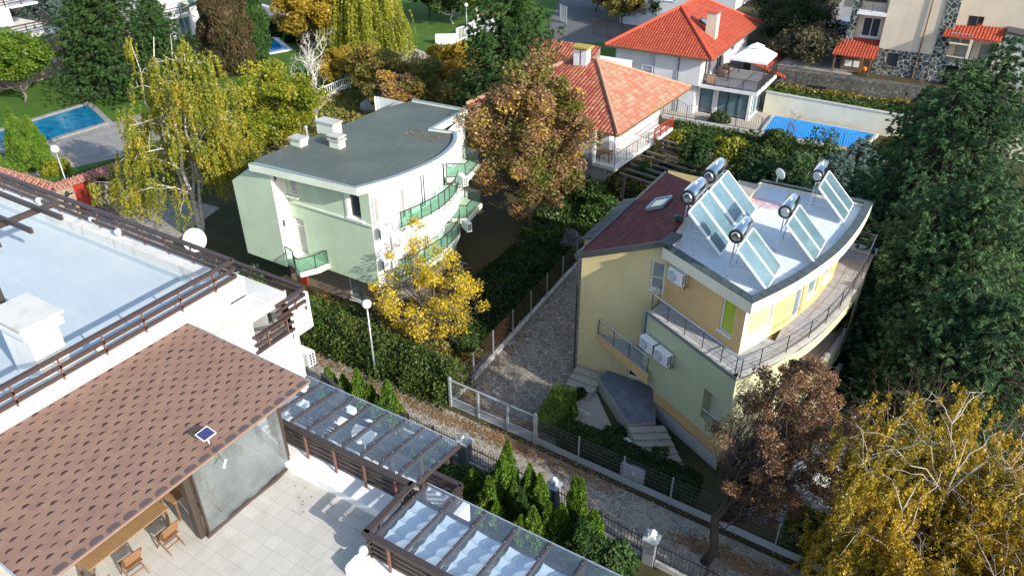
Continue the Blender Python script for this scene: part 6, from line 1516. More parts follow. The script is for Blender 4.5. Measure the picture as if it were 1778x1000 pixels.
# rock
rk = random.Random(2)
def rock(label, x, y, z, r, mat='pale_concrete', sx=1.0, sz=.7, seed=1):
    rr = random.Random(seed); mb = MB(); mb.ball((0, 0, 0), 1, 12, 8); vv = []
    for v in mb.v: k = 1+.25*math.sin(v[0]*3+seed)*math.cos(v[1]*4+seed)+.12*(rr.random()-.5); vv.append((x+v[0]*r*sx*k, y+v[1]*r*k, z+max(-.2, v[2])*r*sz*k))
    mb.v = vv; return tag(mb.build('rock', mat, base=(x, y, z)), label, 'rock')
w = at(1000, 400, .5); rock('rough grey boulder in the dark garden left of the maroon roof', w.x+.3, w.y-1.2, .1, .8, 'dry_stone', 1.0, 1.3, 4)
w = at(70, 275, 0); rock('flat pale rock beside the yew shrubs by the gate wall', w.x+1.5, w.y, 0, 1.5, 'warm_stone', 1.4, .25, 5)
w = at(362, 112, 0); stt = thing('garden_monument', 'pale niche-shaped stone ornament among rocks beside the dying cypress', 'ornament', (w.x, w.y, 0)); MB().lathe([(1.3, 0), (1.0, .6), (.5, 1.0)], (w.x, w.y, 0), 9).build('mound', 'wood_dark', stt); MB().box(w.x-.3, w.y-.3, .9, w.x+.3, w.y+.3, 2.3).build('stone', 'white_wall_far', stt); MB().box(w.x-.45, w.y-.45, 2.3, w.x+.45, w.y+.45, 2.45).build('capstone', 'pale_concrete', stt)
w = at(385, 130, 0); rock('white garden rock at the foot of the stone ornament', w.x, w.y, 0, .9, 'white_wall_far', 1.6, .5, 6)
for k, (px, py) in enumerate(((1093, 768), (1122, 772))):
    w = at(px, py, .2); rock(['pale rock beside the top of the stone steps', 'pale rock lower down beside the stone steps'][k], w.x, w.y, .05, .33, 'pale_concrete', 1.2, .8, 7+k)
# ---------------------------------------------------------------- fences, gates, lamps
def mesh_panel(mb, a, b, z0, z1, step=.055, hstep=.2, r=.0045):
    a, b = Vector(a+(0,)), Vector(b+(0,)); L = (b-a).length; U = Vector((0, 0, 1)); n = int(L/step)
    for i in range(n+1): p = a.lerp(b, i/n); mb.bar(p+U*z0, p+U*z1, r, r)
    m = int((z1-z0)/hstep)
    for k in range(m+1): z = z0+(z1-z0)*k/m; mb.bar(a+U*z, b+U*z, r*1.3, r*1.3)
def fence(name, label, pts, z1=1.55, sheet_h=.45, post_mat='galvanised', step=.07, mat='galvanised', cap=True, sheetm='grey_paint'):
    t = thing(name, label, 'fence', (pts[0][0], pts[0][1], 0)); mb = MB(); sh = MB()
    for i, p in enumerate(pts):
        MB().bar((p[0], p[1], -.05), (p[0], p[1], z1+.05), .055, .055).build('post', post_mat, t)
        if i: mesh_panel(mb, pts[i-1], p, sheet_h+.02 if sheet_h else .1, z1, step)
        if i and sheet_h:
            a, b = Vector(pts[i-1]), Vector(p); d = (b-a).normalized(); n = Vector((-d.y, d.x))*.02; sh.prism([tuple(a), tuple(b), tuple(b+n), tuple(a+n)], .08, sheet_h)
    mb.build('mesh_panel', mat, t)
    if sheet_h: sh.build('sheet_skirt', sheetm, t)
    return t
sp_ = 2.1; fp = [(-12.2, 21.88)]+[(-12.2+2.12*k, 21.86-.072*k) for k in range(1, 9)]
fence('mesh_fence', 'grey mesh fence with sheet-metal skirt in front of the dark hedge along the lane', fp, mat='mesh_wire')
lf = [(-17.05, 22.15), (-17.1, 24.2), (-17.3, 26.3), (-17.4, 28.4), (-17.5, 30.5), (-17.65, 32.6), (-17.8, 34.8), (-18.0, 37.0)]
fence('garden_mesh_fence', 'rusty-looking mesh fence with grey posts between the garden and the paved driveway', lf, 1.65, 0, mat='rust_metal', step=.09)
MB_ = MB().prism([(-17.15, 22.1), (-16.95, 22.1), (-17.9, 38), (-18.1, 38)], 0, .18); tag(MB_.build('fence_kerb', 'concrete', base=(-17.5, 30, 0)), 'low concrete kerb under the mesh fence beside the driveway', 'kerb')
gt = thing('sliding_gate', 'grey steel mesh gate across the paved driveway', 'gate', (-14.6, 22, 0))
gp = [(-16.95, 22.02), (-15.35, 21.98), (-13.75, 21.94), (-12.3, 21.9)]
for x, y in (gp[0], gp[-1]): MB().box(x-.06, y-.06, 0, x+.06, y+.06, 1.75).build('gate_post', 'grey_paint', gt)
mb = MB(); a, b = Vector(gp[0]+(0,)), Vector(gp[-1]+(0,)); U = Vector((0, 0, 1))
for z in (.12, .58, 1.62): mb.bar(a+U*z, b+U*z, .06, .07)
for x, y in gp[1:3]: mb.bar((x, y, .1), (x, y, 1.62), .10, .10)
mb.build('frame', 'grey_paint', gt); m2 = MB(); mesh_panel(m2, gp[0], gp[-1], .6, 1.6, .10, .2, .008); m2.build('mesh_panel', 'mesh_wire', gt); MB().prism([gp[0], gp[-1], (gp[-1][0], gp[-1][1]+.03), (gp[0][0], gp[0][1]+.03)], .14, .56).build('sheet_panel', 'grey_paint', gt)
mt = thing('meter_cabinet', 'grey metal meter cabinet standing inside the mesh fence', 'cabinet', (-7.9, 21.85, 0)); MB().box(-8.15, 21.8, 0, -7.1, 22.1, 1.05).build('cabinet_body', 'grey_paint', mt, bevel=.01); MB().box(-7.6, 21.79, .72, -7.48, 21.8, .84).build('notice', 'white_plastic', mt)
# black iron fence with stone pillars and lanterns on the near side of the lane
def iron(label, a, b, z0=.25, h=.95):
    t = thing('iron_fence', label, 'fence', (a[0], a[1], 0), 'black iron fence bays along the lane'); mb = MB(); a, b = Vector(a+(0,)), Vector(b+(0,)); L = (b-a).length; U = Vector((0, 0, 1)); n = int(L/.14)
    for i in range(n+1): p = a.lerp(b, i/n); mb.bar(p+U*z0, p+U*(z0+h), .02, .02); mb.lathe([(.02, 0), (.005, .08)], (p.x, p.y, z0+h), 4)
    for z in (z0+.1, z0+h-.15): mb.bar(a+U*z, b+U*z, .03, .035)
    mb.build('bars', 'dark_metal', t)
    for k in range(1, int(L/1.4)): p = a.lerp(b, k/int(L/1.4)); MB().bar(p+U*.05, p+U*(z0+h+.05), .07, .07).build('post', 'dark_metal', t)
    d = (b-a).normalized(); n_ = Vector((-d.y, d.x, 0))*.12; MB().prism([(v.x, v.y) for v in (a-n_, b-n_, b+n_, a+n_)], 0, z0).build('plinth', 'concrete', t)
pil = [(-14.3, 19.35), (-9.85, 19.1), (-5.5, 18.7), (-1.2, 18.5)]
for k, (x, y) in enumerate(pil[:3]):
    lab = ['stone pillar with a small white lantern by the corner of the glass canopy', 'stone pillar with a small white lantern between the thujas', 'pale stone pillar with white lantern at the gap in the iron fence near the bottom'][k]
    t = thing('lantern_pillar', lab, 'pillar', (x, y, 0), 'stone pillars with lanterns')
    MB().box(x-.22, y-.22, 0, x+.22, y+.22, 1.25).build('pillar', 'grey_rendered', t, bevel=.01); MB().box(x-.28, y-.28, 1.25, x+.28, y+.28, 1.33).build('capstone', 'grey_paint', t)
    mb = MB(); mb.prism([(x-.13, y-.13), (x+.13, y-.13), (x+.13, y+.13), (x-.13, y+.13)], 1.33, 1.58); l = mb.build('lantern', 'white_plastic', t); MB().lathe([(.2, 0), (.02, .14)], (x, y, 1.58), 4).build('lantern_roof', 'white_plastic', l)
iron('black iron fence bay behind the thujas beside the glass canopy corner', (-19, 19.6), (-14.55, 19.37)); iron('black iron fence bay behind the row of thujas', (-14.05, 19.33), (-10.1, 19.12)); iron('black iron fence bay left of the pale pillar at the bottom', (-9.6, 19.08), (-5.75, 18.73)); iron('black iron fence bay right of the pale pillar, under the brown tree', (-5.25, 18.7), (-1.4, 18.5))
# street lamps
def lamp(label, x, y, h, r=.23):
    t = thing('street_lamp', label, 'street lamp', (x, y, 0), 'street lamps with white globes')
    MB().tube([(x, y, -.05), (x, y, h*.3), (x, y, h-.1)], [.06, .05, .04], 10).build('pole', 'galvanised', t, smooth=True); MB().lathe([(.06, 0), (.10, .03), (.10, .1), (.05, .12)], (x, y, h-.15), 12).build('collar', 'dark_metal', t); MB().ball((x, y, h+.12), r, 20, 14).build('globe', 'white_plastic', t, smooth=True)
b = at(653, 658, 0); lamp('tall lamp with a white globe in the middle, beside the ragged hedge', b.x, b.y, 4.35)
b = at(130, 360, 0); lamp('lamp with a white globe left of the red gate', b.x, b.y, 4.3, .28)
b = at(811, 58, 0); lamp('distant lamp with a white globe by the white gate at top', b.x, b.y, 3.3, .24)
b = at(137, 165, 0); t = thing('garden_globe_lamp', 'low white globe lamp on the lawn by the teal pool', 'garden lamp', (b.x, b.y, 0)); MB().ball((b.x, b.y, .45), .28, 16, 10).build('globe', 'white_plastic', t, smooth=True); MB().tube([(b.x, b.y, 0), (b.x, b.y, .2)], .05, 6).build('stem', 'dark_metal', t)
# far fences and walls
def bars(label, a, b, z0, h, mat, step=.15, r=.03, name='railing_fence', arch=0, postm=None):
    t = thing(name, label, 'fence', (a[0], a[1], z0)); mb = MB(); a, b = Vector(a+(0,)), Vector(b+(0,)); L = (b-a).length; U = Vector((0, 0, 1)); n = int(L/step)
    for i in range(n+1):
        p = a.lerp(b, i/n); e = h+(arch*abs(math.sin(math.pi*(i/n)*L/2.3)) if arch else 0); mb.bar(p+U*z0, p+U*(z0+e), r, r)
    mb.bar(a+U*(z0+.15), b+U*(z0+.15), r*1.4, r*1.4)
    if not arch: mb.bar(a+U*(z0+h-.05), b+U*(z0+h-.05), r*1.6, r*1.6)
    else:
        pts = [a.lerp(b, i/n)+U*(z0+h+arch*abs(math.sin(math.pi*(i/n)*L/2.3))) for i in range(n+1)]; mb.tube(pts, r*.7, 4, False)
    mb.build('bars', mat, t); m = max(1, round(L/2.3))
    for k in range(m+1): p = a.lerp(b, k/m); MB().bar(p+U*0, p+U*(z0+h+.05), r*2.2, r*2.2).build('post', mat, t)
    return t
bars('black arched iron fence in front of the red-roofed house and covered pool', (-23.4, 64.7), (-5.5, 64.6), .3, 1.2, 'dark_metal', .2, .022, arch=.35)
bw = thing('pool_side_wall', 'low pale wall carrying the arched iron fence', 'wall', (-14, 64.7, 0)); MB().box(-23.4, 64.55, 0, -5.5, 64.85, .35).build('wall', 'pale_concrete', bw)
bars('black railing fence beside the upper asphalt road', (-41.2, 76), (-36, 64.5), 0, 1.5, 'dark_metal', .25, .03); bars('black railing fence between back lawn and the old house', (-36, 64.4), (-29.5, 65.2), 0, 1.8, 'dark_metal', .2, .03)
bars('black railing fence up the slope beside the asphalt road', (-48.6, 88.5), (-41.6, 76.5), 0, 1.5, 'dark_metal', .25, .03)
w = at(1003, 30, 0); bars('pale green metal gate at the head of the asphalt road', (w.x-.9, w.y-3.5), (w.x+.6, w.y-4.5), 0, 2.2, 'glass_green' if False else 'galvanised', .22, .05)
bars('rusty mesh fence overgrown behind the back lawn', (-42.5, 89), (-31, 86), 0, 1.9, 'rust_metal', .2, .03)
bars('white metal railing gate by the small road beyond the conifer', (-54.6, 76.6), (-55.2, 83.2), .2, 1.6, 'white_frame', .35, .07); 
t = thing('brick_gate_pillar', 'white gate pillar with reddish tiled top beyond the conifer', 'pillar', (-54.6, 83.8, 0)); MB().box(-55.3, 83.2, 0, -53.9, 84.4, 2.0).build('pillar', 'white_wall_far', t); MB().box(-55.5, 83.0, 2.0, -53.7, 84.6, 2.2).build('tile_cap', 'tile_coping', t)
t = thing('white_boundary_wall', 'low white wall left of the distant white gate', 'wall', (-56, 75, 0)); MB().prism([(-56.6, 74.9), (-54.6, 76.3), (-54.8, 76.7), (-56.8, 75.3)], 0, 1.2).build('wall', 'white_wall_far', t)
bars('white railing fence behind the bare birch', (-53.4, 47.8), (-53.7, 56.4), .3, 1.1, 'white_frame', .3, .05)
t = thing('courtyard_wall', 'long white courtyard wall behind the willow and small blue pool', 'wall', (-75, 71, 0)); MB().prism([(-88, 75.2), (-61, 66.5), (-60.8, 67.0), (-88, 75.8)], 0, 1.7).build('wall', 'white_wall_far', t); mbx = MB()
railing(t, [(-88, 75.5, 1.7), (-74, 71, 1.7)], .9, 1, 2.5, 'dark_metal', w=.05, pw=.07, balus=.25, solo=False)
# old rusty trellis near hedge end, pale metal tables behind the green house
w = at(655, 190, 0)
t = thing('grey_tarpaulin', 'grey sheet lying over boxes behind the green house roof', 'tarpaulin', (w.x, w.y, 0)); MB().prism([(w.x-.9, w.y-1.3), (w.x+1.1, w.y-.9), (w.x+.6, w.y+1.1), (w.x-1.2, w.y+.8)], 0, [.8, 1.0, 1.3, 1.0]).build('sheet', 'galvanised', t)
w = at(1338, 195, 0); t = thing('black_barbecue', 'black kettle barbecue at the corner of the glazed room by the covered pool', 'barbecue', (w.x, w.y, 0)); MB().lathe([(.05, .55), (.3, .65), (.36, .85), (.3, .98), (.05, 1.05)], (w.x, w.y, 0), 14).build('kettle', 'black_plastic', t)
for k in range(3): a = k*2.1; MB().bar((w.x+.3*math.cos(a), w.y+.3*math.sin(a), 0), (w.x+.1*math.cos(a), w.y+.1*math.sin(a), .65), .03, .03).build('leg', 'dark_metal', t)
bars('short grey handrail at the corner between birch and green house', (-34.6, 22.9), (-33.6, 25.6), 0, 1.0, 'galvanised', .45, .04)
bars('wooden picket fence under the white corner balcony by the lane', (-26.9, 22.3), (-23.6, 22.25), 0, .9, 'wood_light', .2, .06)
# ---------------------------------------------------------------- trees and plants
def top(px, py, h):
    w = at(px, py, h); return (w.x, w.y, 0)
def gb(px, py, z=0): w = at(px, py, z); return (w.x, w.y, z)
# weeping birch at left
weeping('weeping birch with white trunk and yellow-green drooping twigs left of the green house', gb(352, 418), 14.2, 4.3, 'lf_birch', 11, stems=4, strands=1500, slen=(.6, 2.4), per=50, size=.068, r0=.18, upright=.42, open_=.45, spread=.45)
# autumn tree behind/right of the green house
broadleaf('large autumn tree with yellow, green and brown leaves right of the green house', (-23.0, 39.8, 0), 12.0, 4.1, 'lf_autumn', 5, zc=1.4, clumps=150, leaves=62000, size=.098, taper=.5, crs=.2, bark='twig_brown')
# maple in front of the green house
broadleaf('bright yellow maple with thin bare top branches in front of the green house', (-22.0, 25.9, 0), 7.4, 3.2, 'lf_maple', 8, zc=.3, clumps=90, leaves=11500, size=.064, hole=.8, bark='bark_grey', lean=(.9, -.1), twigs=6, crs=.17, fork=.15)
# lime green tree, yellow green trees
broadleaf('lime green round tree on the lawn at the left edge', gb(43, 178), 6.8, 3.6, 'lf_lime', 21, zc=2.3, clumps=70, leaves=22000, size=.13)
broadleaf('yellow-green tree just behind the green house chimneys', gb(488, 262), 7.3, 3.6, 'lf_yellowgreen', 22, zc=1.2, clumps=80, leaves=26000, size=.12)
broadleaf('small yellow-green tree between the birch and the green roof', gb(415, 300), 5.0, 2.6, 'lf_yellowgreen', 23, zc=1, clumps=46, leaves=14000, size=.115)
bare_tree('white bare birch with no leaves behind the green roof', gb(553, 235), 8.2, 1.2, 31, r0=.13, depth=3, nb=6)
broadleaf('orange-yellow tree left of the willow', gb(545, 95), 8.5, 4.4, 'lf_orange', 24, zc=2, clumps=70, leaves=22000, size=.15)
weeping('large yellow weeping willow at the top', gb(648, 100), 10.5, 5.0, 'lf_willow', 25, stems=4, strands=1300, slen=(3.0, 7.5), per=64, size=.10, bark='bark_grey', r0=.3, name='weeping_willow', cat='willow', upright=.12, zlow=.05)
for k, (px, py, h, R_, m, lab) in enumerate(((655, 160, 5.5, 3.0, 'lf_russet', 'olive-brown tree below the willow'), (725, 175, 5.0, 3.0, 'lf_russet', 'russet tree between the willow and the green roof'), (690, 190, 4.4, 2.4, 'lf_autumn', 'brownish tree touching the back edge of the green roof'), (785, 150, 5.2, 3.0, 'lf_orange', 'yellow-topped tree left of the dark conifer'), (810, 190, 4.2, 2.2, 'lf_russet', 'dark russet tree at the foot of the tall conifer'), (595, 140, 4.2, 2.4, 'lf_orange', 'orange shrub-like tree beside the bare birch'))):
    broadleaf(lab, gb(px, py+14), h, R_, m, 40+k, zc=.6, clumps=54, leaves=17000, size=.115, twigs=1)
conifer('tall broad dark conifer between the autumn tree and the white gate', gb(884, 232), 14.5, 4.7, 'lf_cypress', 51, levels=36, boughs=13, per=210, size=.17, droop=.12, tipup=.25, pw=.6)
conifer('slim dark conifer behind the autumn tree beside the old house', (-25.2, 46.2, 0), 8.0, 2.6, 'lf_cypress', 52, levels=20, boughs=9, per=44, size=.3, pw=.6)
# upper left conifers
conifer('dark green conifer at top left behind the birch', gb(225, 165), 13.5, 5.2, 'lf_cypress', 53, levels=34, boughs=13, per=200, size=.17, pw=.55, droop=.15)
conifer('second dark green conifer at top left, nearest the pool lawn', gb(188, 158), 10.0, 4.0, 'lf_cypress', 54, levels=30, boughs=13, per=190, size=.17, pw=.55, droop=.15)
conifer('dark conifer beside the palm house at top left', gb(290, 140), 8.5, 3.8, 'lf_cypress', 55, levels=26, boughs=12, per=170, size=.17, pw=.55)
conifer('silvery blue spruce behind the dark conifers at top left', gb(95, 88), 11.0, 4.0, 'lf_spruce_blue', 56, levels=28, boughs=12, per=150, size=.18, pw=.7)
column_tree('dying brown columnar cypress at the top', gb(405, 128), 13.0, 2.6, 'lf_deadcypress', 57, n=34000, size=.15, name='columnar_cypress', cat='cypress', p=.45)
column_tree('green columnar cypress just right of the dying brown one', gb(443, 108), 12.0, 2.0, 'lf_cypress', 58, n=22000, size=.15, name='columnar_cypress', cat='cypress', p=.45)
palm('palm tree in front of the white house at top left', gb(357, 75), 4.6, 2.2, 3); palm('low palm by the stone pillar at the left edge', gb(98, 120), 3.0, 2.8, 4)
for k, (px, py, h, r_, lab) in enumerate(((-10, 312, 4.4, 1.15, 'dense green columnar yew cut by the left edge'), (50, 294, 4.9, 1.05, 'dense green columnar yew with a brown patch beside the pool'), (77, 293, 4.3, .85, 'smaller columnar yew right beside the brown-patched one'))):
    column_tree(lab, gb(px, py), h, r_, 'lf_thuja', 60+k, n=16000, size=.085, name='yew', cat='yew', p=.62)
bush('round low yellow-green bush by the gate wall', gb(98, 300), 1.3, 1.0, 1.0, 'lf_yellowgreen', 63, 3000, .1)
bush('dark clipped round bush behind the small blue pool', gb(468, 62), 2.6, 1.6, 1.8, 'lf_ivy', 64, 3500, .2); bush('flat dark bush right of the small blue pool', gb(518, 76), 2.4, 1.2, 1.1, 'lf_ivy', 65, 2600, .2)
# top middle trees
for k, (px, py, h, R_, m, lab) in enumerate(((787, 42, 7, 4, 'lf_shrub', 'dark tree with whitewashed trunk at the top centre'), (829, 36, 8, 3, 'lf_lime', 'tree with pale trunk right of the distant lamp'), (745, 30, 6, 4, 'lf_ivy', 'dark tree at the top edge beside the willow'), (1080, 42, 5, 3.6, 'lf_russet', 'brown tangled tree at the top by the rusty fence'), (1120, 40, 4.4, 3.2, 'lf_ivy', 'dark green tree right of the tangled brown one'), (1035, 20, 5.5, 3.6, 'lf_russet', 'brown tree beside the pale green gate'))):
    broadleaf(lab, gb(px, py), h, R_, m, 70+k, zc=1.4, clumps=46, leaves=13000, size=.16, twigs=0, bark='birch_bark' if k < 2 else 'bark_dark')
MBx = [(1402, 102, 4, 'brown'), (1375, 85, 6, ''), (1380, 62, 6, ''), (1360, 45, 6, ''), (1385, 15, 6, '')]
for k, (px, py, h, _) in enumerate(MBx):
    broadleaf(['grey-brown bare scrub tree behind the gazebo', 'grey scrub tree left of the parked car', 'scrub tree beside the driveway of the stone-clad house', 'scrub tree behind the bright red roof', 'scrub tree at the top edge above the parked car'][k], gb(px, py, 3.3), h*.8, 3.6, 'lf_ivy' if k % 2 else 'lf_scrub', 80+k, zc=.3, clumps=50, leaves=7000, size=.15, bark='bark_grey', twigs=5)
for k, (px, py, h) in enumerate(((1763, 22, 6), (1775, 60, 6), (1720, 95, 4))):
    broadleaf(['green tree at the top right corner', 'green tree below the top right corner one', 'small green tree by the lead roof of the stone-clad house'][k], gb(px, py+40, 3.3), h, 3.4, 'lf_laurel', 86+k, zc=.4, clumps=40, leaves=12000, size=.15)
# hedges and bushes along the lane
hedge('ragged green hedge along the lane, from the picket fence to the mesh fence', [(-26.5, 22.9), (-24.0, 23.0), (-21.5, 22.9), (-19.3, 22.8), (-17.4, 22.7)], 1.3, 1.35, 'lf_hedge', 91, dens=640, size=.075, ragged=.40, round_=True)
for k, (x, y, rx, h, m, lab) in enumerate(((-28.2, 23.9, 1.3, 1.5, 'lf_laurel', 'bright green feathery bush under the green house balcony'), (-26.3, 24.5, 1.3, 1.2, 'lf_hedge', 'low loose bush in front of the brown ground floor'), (-30.6, 23.6, 1.3, .9, 'lf_shrub', 'flat bush at the corner of the green house'), (-24.0, 24.4, 1.1, 1.0, 'lf_ivy', 'dark bush beside the lamp in the green garden'), (-19.8, 24.3, 1.4, 1.2, 'lf_russet', 'brownish bush under the yellow maple'), (-18.6, 25.8, 1.0, 1.5, 'lf_shrub', 'green bush by the mesh fence below the maple'), (-22.0, 24.0, 1.2, .8, 'lf_maple', 'yellow leafy shrub under the maple'), (-18.4, 23.7, .8, .9, 'lf_autumn', 'small autumn shrub near the sliding gate'), (-33.5, 24.8, 1.2, 1.0, 'lf_laurel', 'green plants at the foot of the birch beside the green house'))):
    bush(lab, (x, y, 0), rx, rx*.85, h, m, 100+k, 3800, .09)
for k, (x, y, rx, h, m, lab) in enumerate(((-25.6, 22.9, .9, 1.9, 'lf_laurel', 'brighter tuft at the picket end of the lane hedge'), (-24.2, 23.3, .8, 1.75, 'lf_shrub', 'raised leafy lump of the lane hedge left of the lamp'), (-22.6, 22.6, .8, 1.55, 'lf_hedge', 'yellowish lump of the lane hedge left of the lamp pole'), (-20.6, 22.7, .8, 1.65, 'lf_laurel', 'light green lump of the lane hedge right of the lamp pole'), (-19.3, 23.2, .8, 1.5, 'lf_yellowgreen', 'yellow-flecked lump of the lane hedge near the maple'), (-18.0, 22.6, .7, 1.6, 'lf_ivy', 'dark lump of the lane hedge beside the sliding gate'))):
    bush(lab, (x, y, 0), rx, rx*.8, h, m, 250+k, 4200, .06)
r = rng(7)
def field(label, poly, n, mat, size, seed, hmax=.25, name='ground_cover', cat='ground cover', up=.4, z0=.02):
    """leafy ground cover scattered inside a polygon"""
    r = rng(seed); xs = [p[0] for p in poly]; ys = [p[1] for p in poly]; P = []
    while len(P) < n:
        q = np.stack([r.uniform(min(xs), max(xs), n), r.uniform(min(ys), max(ys), n)], 1); ins = np.zeros(n, bool); j = len(poly)-1
        for i in range(len(poly)):
            c = ((poly[i][1] > q[:, 1]) != (poly[j][1] > q[:, 1])) & (q[:, 0] < (poly[j][0]-poly[i][0])*(q[:, 1]-poly[i][1])/(poly[j][1]-poly[i][1]+1e-9)+poly[i][0]); ins ^= c; j = i
        P += list(q[ins])
    P = np.array(P[:n]); h = hmax*(.35+.65*(.5+.5*np.sin(P[:, 0]*1.3+seed)*np.cos(P[:, 1]*1.7))); z = h*r.random(n)
    P3 = np.stack([P[:, 0], P[:, 1], z+z0], 1); U = unit(r.normal(size=(n, 3))*.8+np.array([0, 0, up])); V = unit(np.cross(U, r.normal(size=(n, 3)))); s = size*(.5+r.random((n, 1)))
    o = leafmesh(name, P3, U*s, V*s*.5, r.random(n), mat); return tag(o, label, cat, kind='stuff')
field('dark ivy ground cover between the green house and the mesh fence', [(-22.5, 26.5), (-17.6, 26.5), (-18.0, 37), (-18.6, 42), (-22.5, 41)], 26000, 'lf_ivy', .10, 201, .35)
field('brown leaf-strewn undergrowth around the green house', [(-31, 22.4), (-18, 22.4), (-18, 27), (-23, 27), (-24, 26.3), (-31, 26)], 9000, 'lf_russet', .08, 202, .12)
field('shaded planting beyond the green garden', [(-23, 38), (-18.3, 38), (-14, 40), (-14, 46), (-24, 45)], 12000, 'lf_shrub', .14, 203, .5)
0 and field('green lawn blades around the teal pool', [(-84, 30), (-73, 30), (-73, 40), (-66, 41), (-58, 40), (-52, 46), (-60, 56), (-84, 50)], 20000, 'lf_grass', .06, 204, .05, 'grass', 'grass')
0 and field('lawn grass near the red roof behind the old house', [(-43, 67), (-31, 65), (-28, 80), (-36, 88), (-43, 84)], 8000, 'lf_grass', .14, 205, .06, 'grass', 'grass')
field('weedy grass on the terrace above the white garden wall', [(-15.5, 71.0), (-3, 70.3), (8, 69.7), (8, 73.5), (-9, 73.3), (-15.5, 73.0)], 9000, 'lf_shrub', .11, 206, .3, 'grass', 'grass', z0=1.77)
field('undergrowth in the yards behind the green house', [(-58, 40), (-36, 40), (-32, 50), (-36, 62), (-52, 60), (-58, 50)], 16000, 'lf_russet', .16, 207, .35)
field('shaded growth between the yellow house and the conifers', [(-15, 38.5), (6, 38.5), (8, 60), (-14, 60)], 22000, 'lf_ivy', .2, 208, .7)
# fallen leaves
def litter_poly(lab, poly, n, size, seed, mat='lf_litter'):
    r = rng(seed); P = []
    for _ in range(n):
        k = r.integers(0, len(poly)-1); t = r.random(); a, b = np.array(poly[k]), np.array(poly[k+1]); P.append([*(a+(b-a)*t+r.normal(size=2)*np.array([.35, .22])), .02])
    return litter(lab, np.array(P), mat, size, seed)
litter_poly('orange-brown fallen leaves along the foot of the sliding gate and lane edge', [(-26, 21.5), (-21, 21.3), (-17, 21.2), (-14, 21.3), (-12, 21.3), (-8, 21.2)], 3400, .05, 301)
litter_poly('fallen leaves just inside the sliding gate', [(-16.8, 23.4), (-16.6, 22.6), (-14, 22.5), (-12.4, 22.6)], 1200, .05, 302); litter_poly('fallen leaves along the mesh fence of the driveway', [(-16.8, 23), (-17.0, 27), (-17.2, 31), (-17.5, 36)], 900, .05, 303)
litter_poly('orange fallen leaves under the brown tree at the bottom', [(-5, 20.3), (-3, 20.4), (-1, 20.3), (2, 20.4), (5, 20.3)], 2000, .055, 304); 
r = rng(9); litter('scattered fallen leaves on the paved driveway', np.stack([r.uniform(-17, -12.3, 700), r.uniform(22.2, 36, 700), np.full(700, .02)], 1), 'lf_litter', .05, 305)
litter('scattered fallen leaves on the lane', np.stack([r.uniform(-26, 6, 900), r.uniform(19.6, 21.6, 900), np.full(900, .02)], 1), 'lf_litter', .045, 306)
litter('fallen leaves in front of the gate wall', np.stack([r.normal(-49.8, 1.6, 500), r.normal(27.0, .8, 500), np.full(500, .03)], 1), 'lf_litter', .10, 307)
# clipped hedges by the yellow house
hedge('clipped bright green box hedge beside the driveway steps', [(-12.15, 22.75), (-12.45, 24.9)], .95, .95, 'lf_box', 111, dens=1300, size=.045, ragged=.04, name='box_hedge')
hedge('long dark hedge behind the mesh fence in front of the yellow house', [(-11.1, 22.55), (-8.0, 22.45), (-5.2, 22.3)], .8, 1.25, 'lf_ivy', 112, dens=900, size=.06, ragged=.08)
hedge('green hedge behind the mesh fence right of the brown tree', [(-1.2, 22.3), (3.5, 22.1), (9, 21.9)], 1.1, 1.5, 'lf_hedge', 113, dens=600, size=.08, ragged=.15)
for k, (px, py, rr_, h, m, lab) in enumerate(((990, 718, .45, .5, 'lf_box', 'small light green plant at the foot of the box hedge'), (1005, 690, .4, .55, 'lf_ivy', 'dark rounded plant beside the stone path'), (1068, 755, .6, .45, 'lf_shrub', 'leafy plants left of the stone steps'), (1105, 775, .35, .3, 'lf_shrub', 'tuft between the pale rocks'), (1145, 790, .5, .45, 'lf_laurel', 'spiky bright plant at the bottom of the stone steps'), (1090, 790, .5, .35, 'lf_hedge', 'low plants between hedge and steps'))):
    bush(lab, gb(px, py), rr_, rr_, h, m, 120+k, 1500, .06, name='garden_plant', cat='plant')
# thujas in front of the near building
th = [(570, 690, 1.9, .48), (600, 705, 1.7, .42), (628, 700, 2.5, .52), (655, 740, 1.6, .45), (682, 742, 2.4, .52), (668, 760, 1.5, .4)]
tl = ['thuja nearest the white wall beyond the glass canopy', 'short thuja second from the white wall', 'tall thuja in the middle of the group beyond the glass canopy', 'short thuja between the two tall ones beyond the glass canopy', 'tall thuja at the lane end of the group beyond the glass canopy', 'small thuja leaning on the canopy glass edge']
for k, ((px, py, h, rr_), lab) in enumerate(zip([(567, 638, 1.9, .48), (594, 650, 1.7, .42), (618, 640, 2.5, .50), (642, 668, 1.7, .45), (671, 660, 2.5, .52), (655, 690, 1.5, .4)], tl)):
    column_tree(lab, top(px, py, h+.3), h+.3, rr_*1.2, 'lf_thuja', 130+k, n=4200, size=.055, group='thujas beside the lane')
tt = [(881, 764, 2.6, .36, 'slim brown-green thuja standing closest to the lane'), (872, 790, 3.0, .52, 'tall bright thuja left of centre in the row below the lane'), (848, 828, 2.4, .46, 'leftmost bright thuja of the row below the lane'), (920, 805, 2.8, .42, 'slim thuja with brownish tip in the middle of the row'), (938, 822, 2.6, .42, 'thuja just left of the lantern pillar'), (926, 880, 2.3, .46, 'rounded thuja in the front of the row below the glass roof edge'), (955, 872, 2.3, .4, 'small thuja below the lantern pillar'), (976, 874, 2.5, .45, 'thuja beside the glass roof edge, right of the lantern pillar'), (1000, 826, 2.6, .34, 'slim yellowish thuja right of the lantern pillar, the left twin'), (1010, 832, 2.5, .3, 'slim brownish thuja right of the lantern pillar, the right twin'), (1012, 895, 2.7, .65, 'broad dark thuja left of the big dark bushes'), (905, 850, 2.4, .4, 'shaded thuja hidden between the two front ones')]
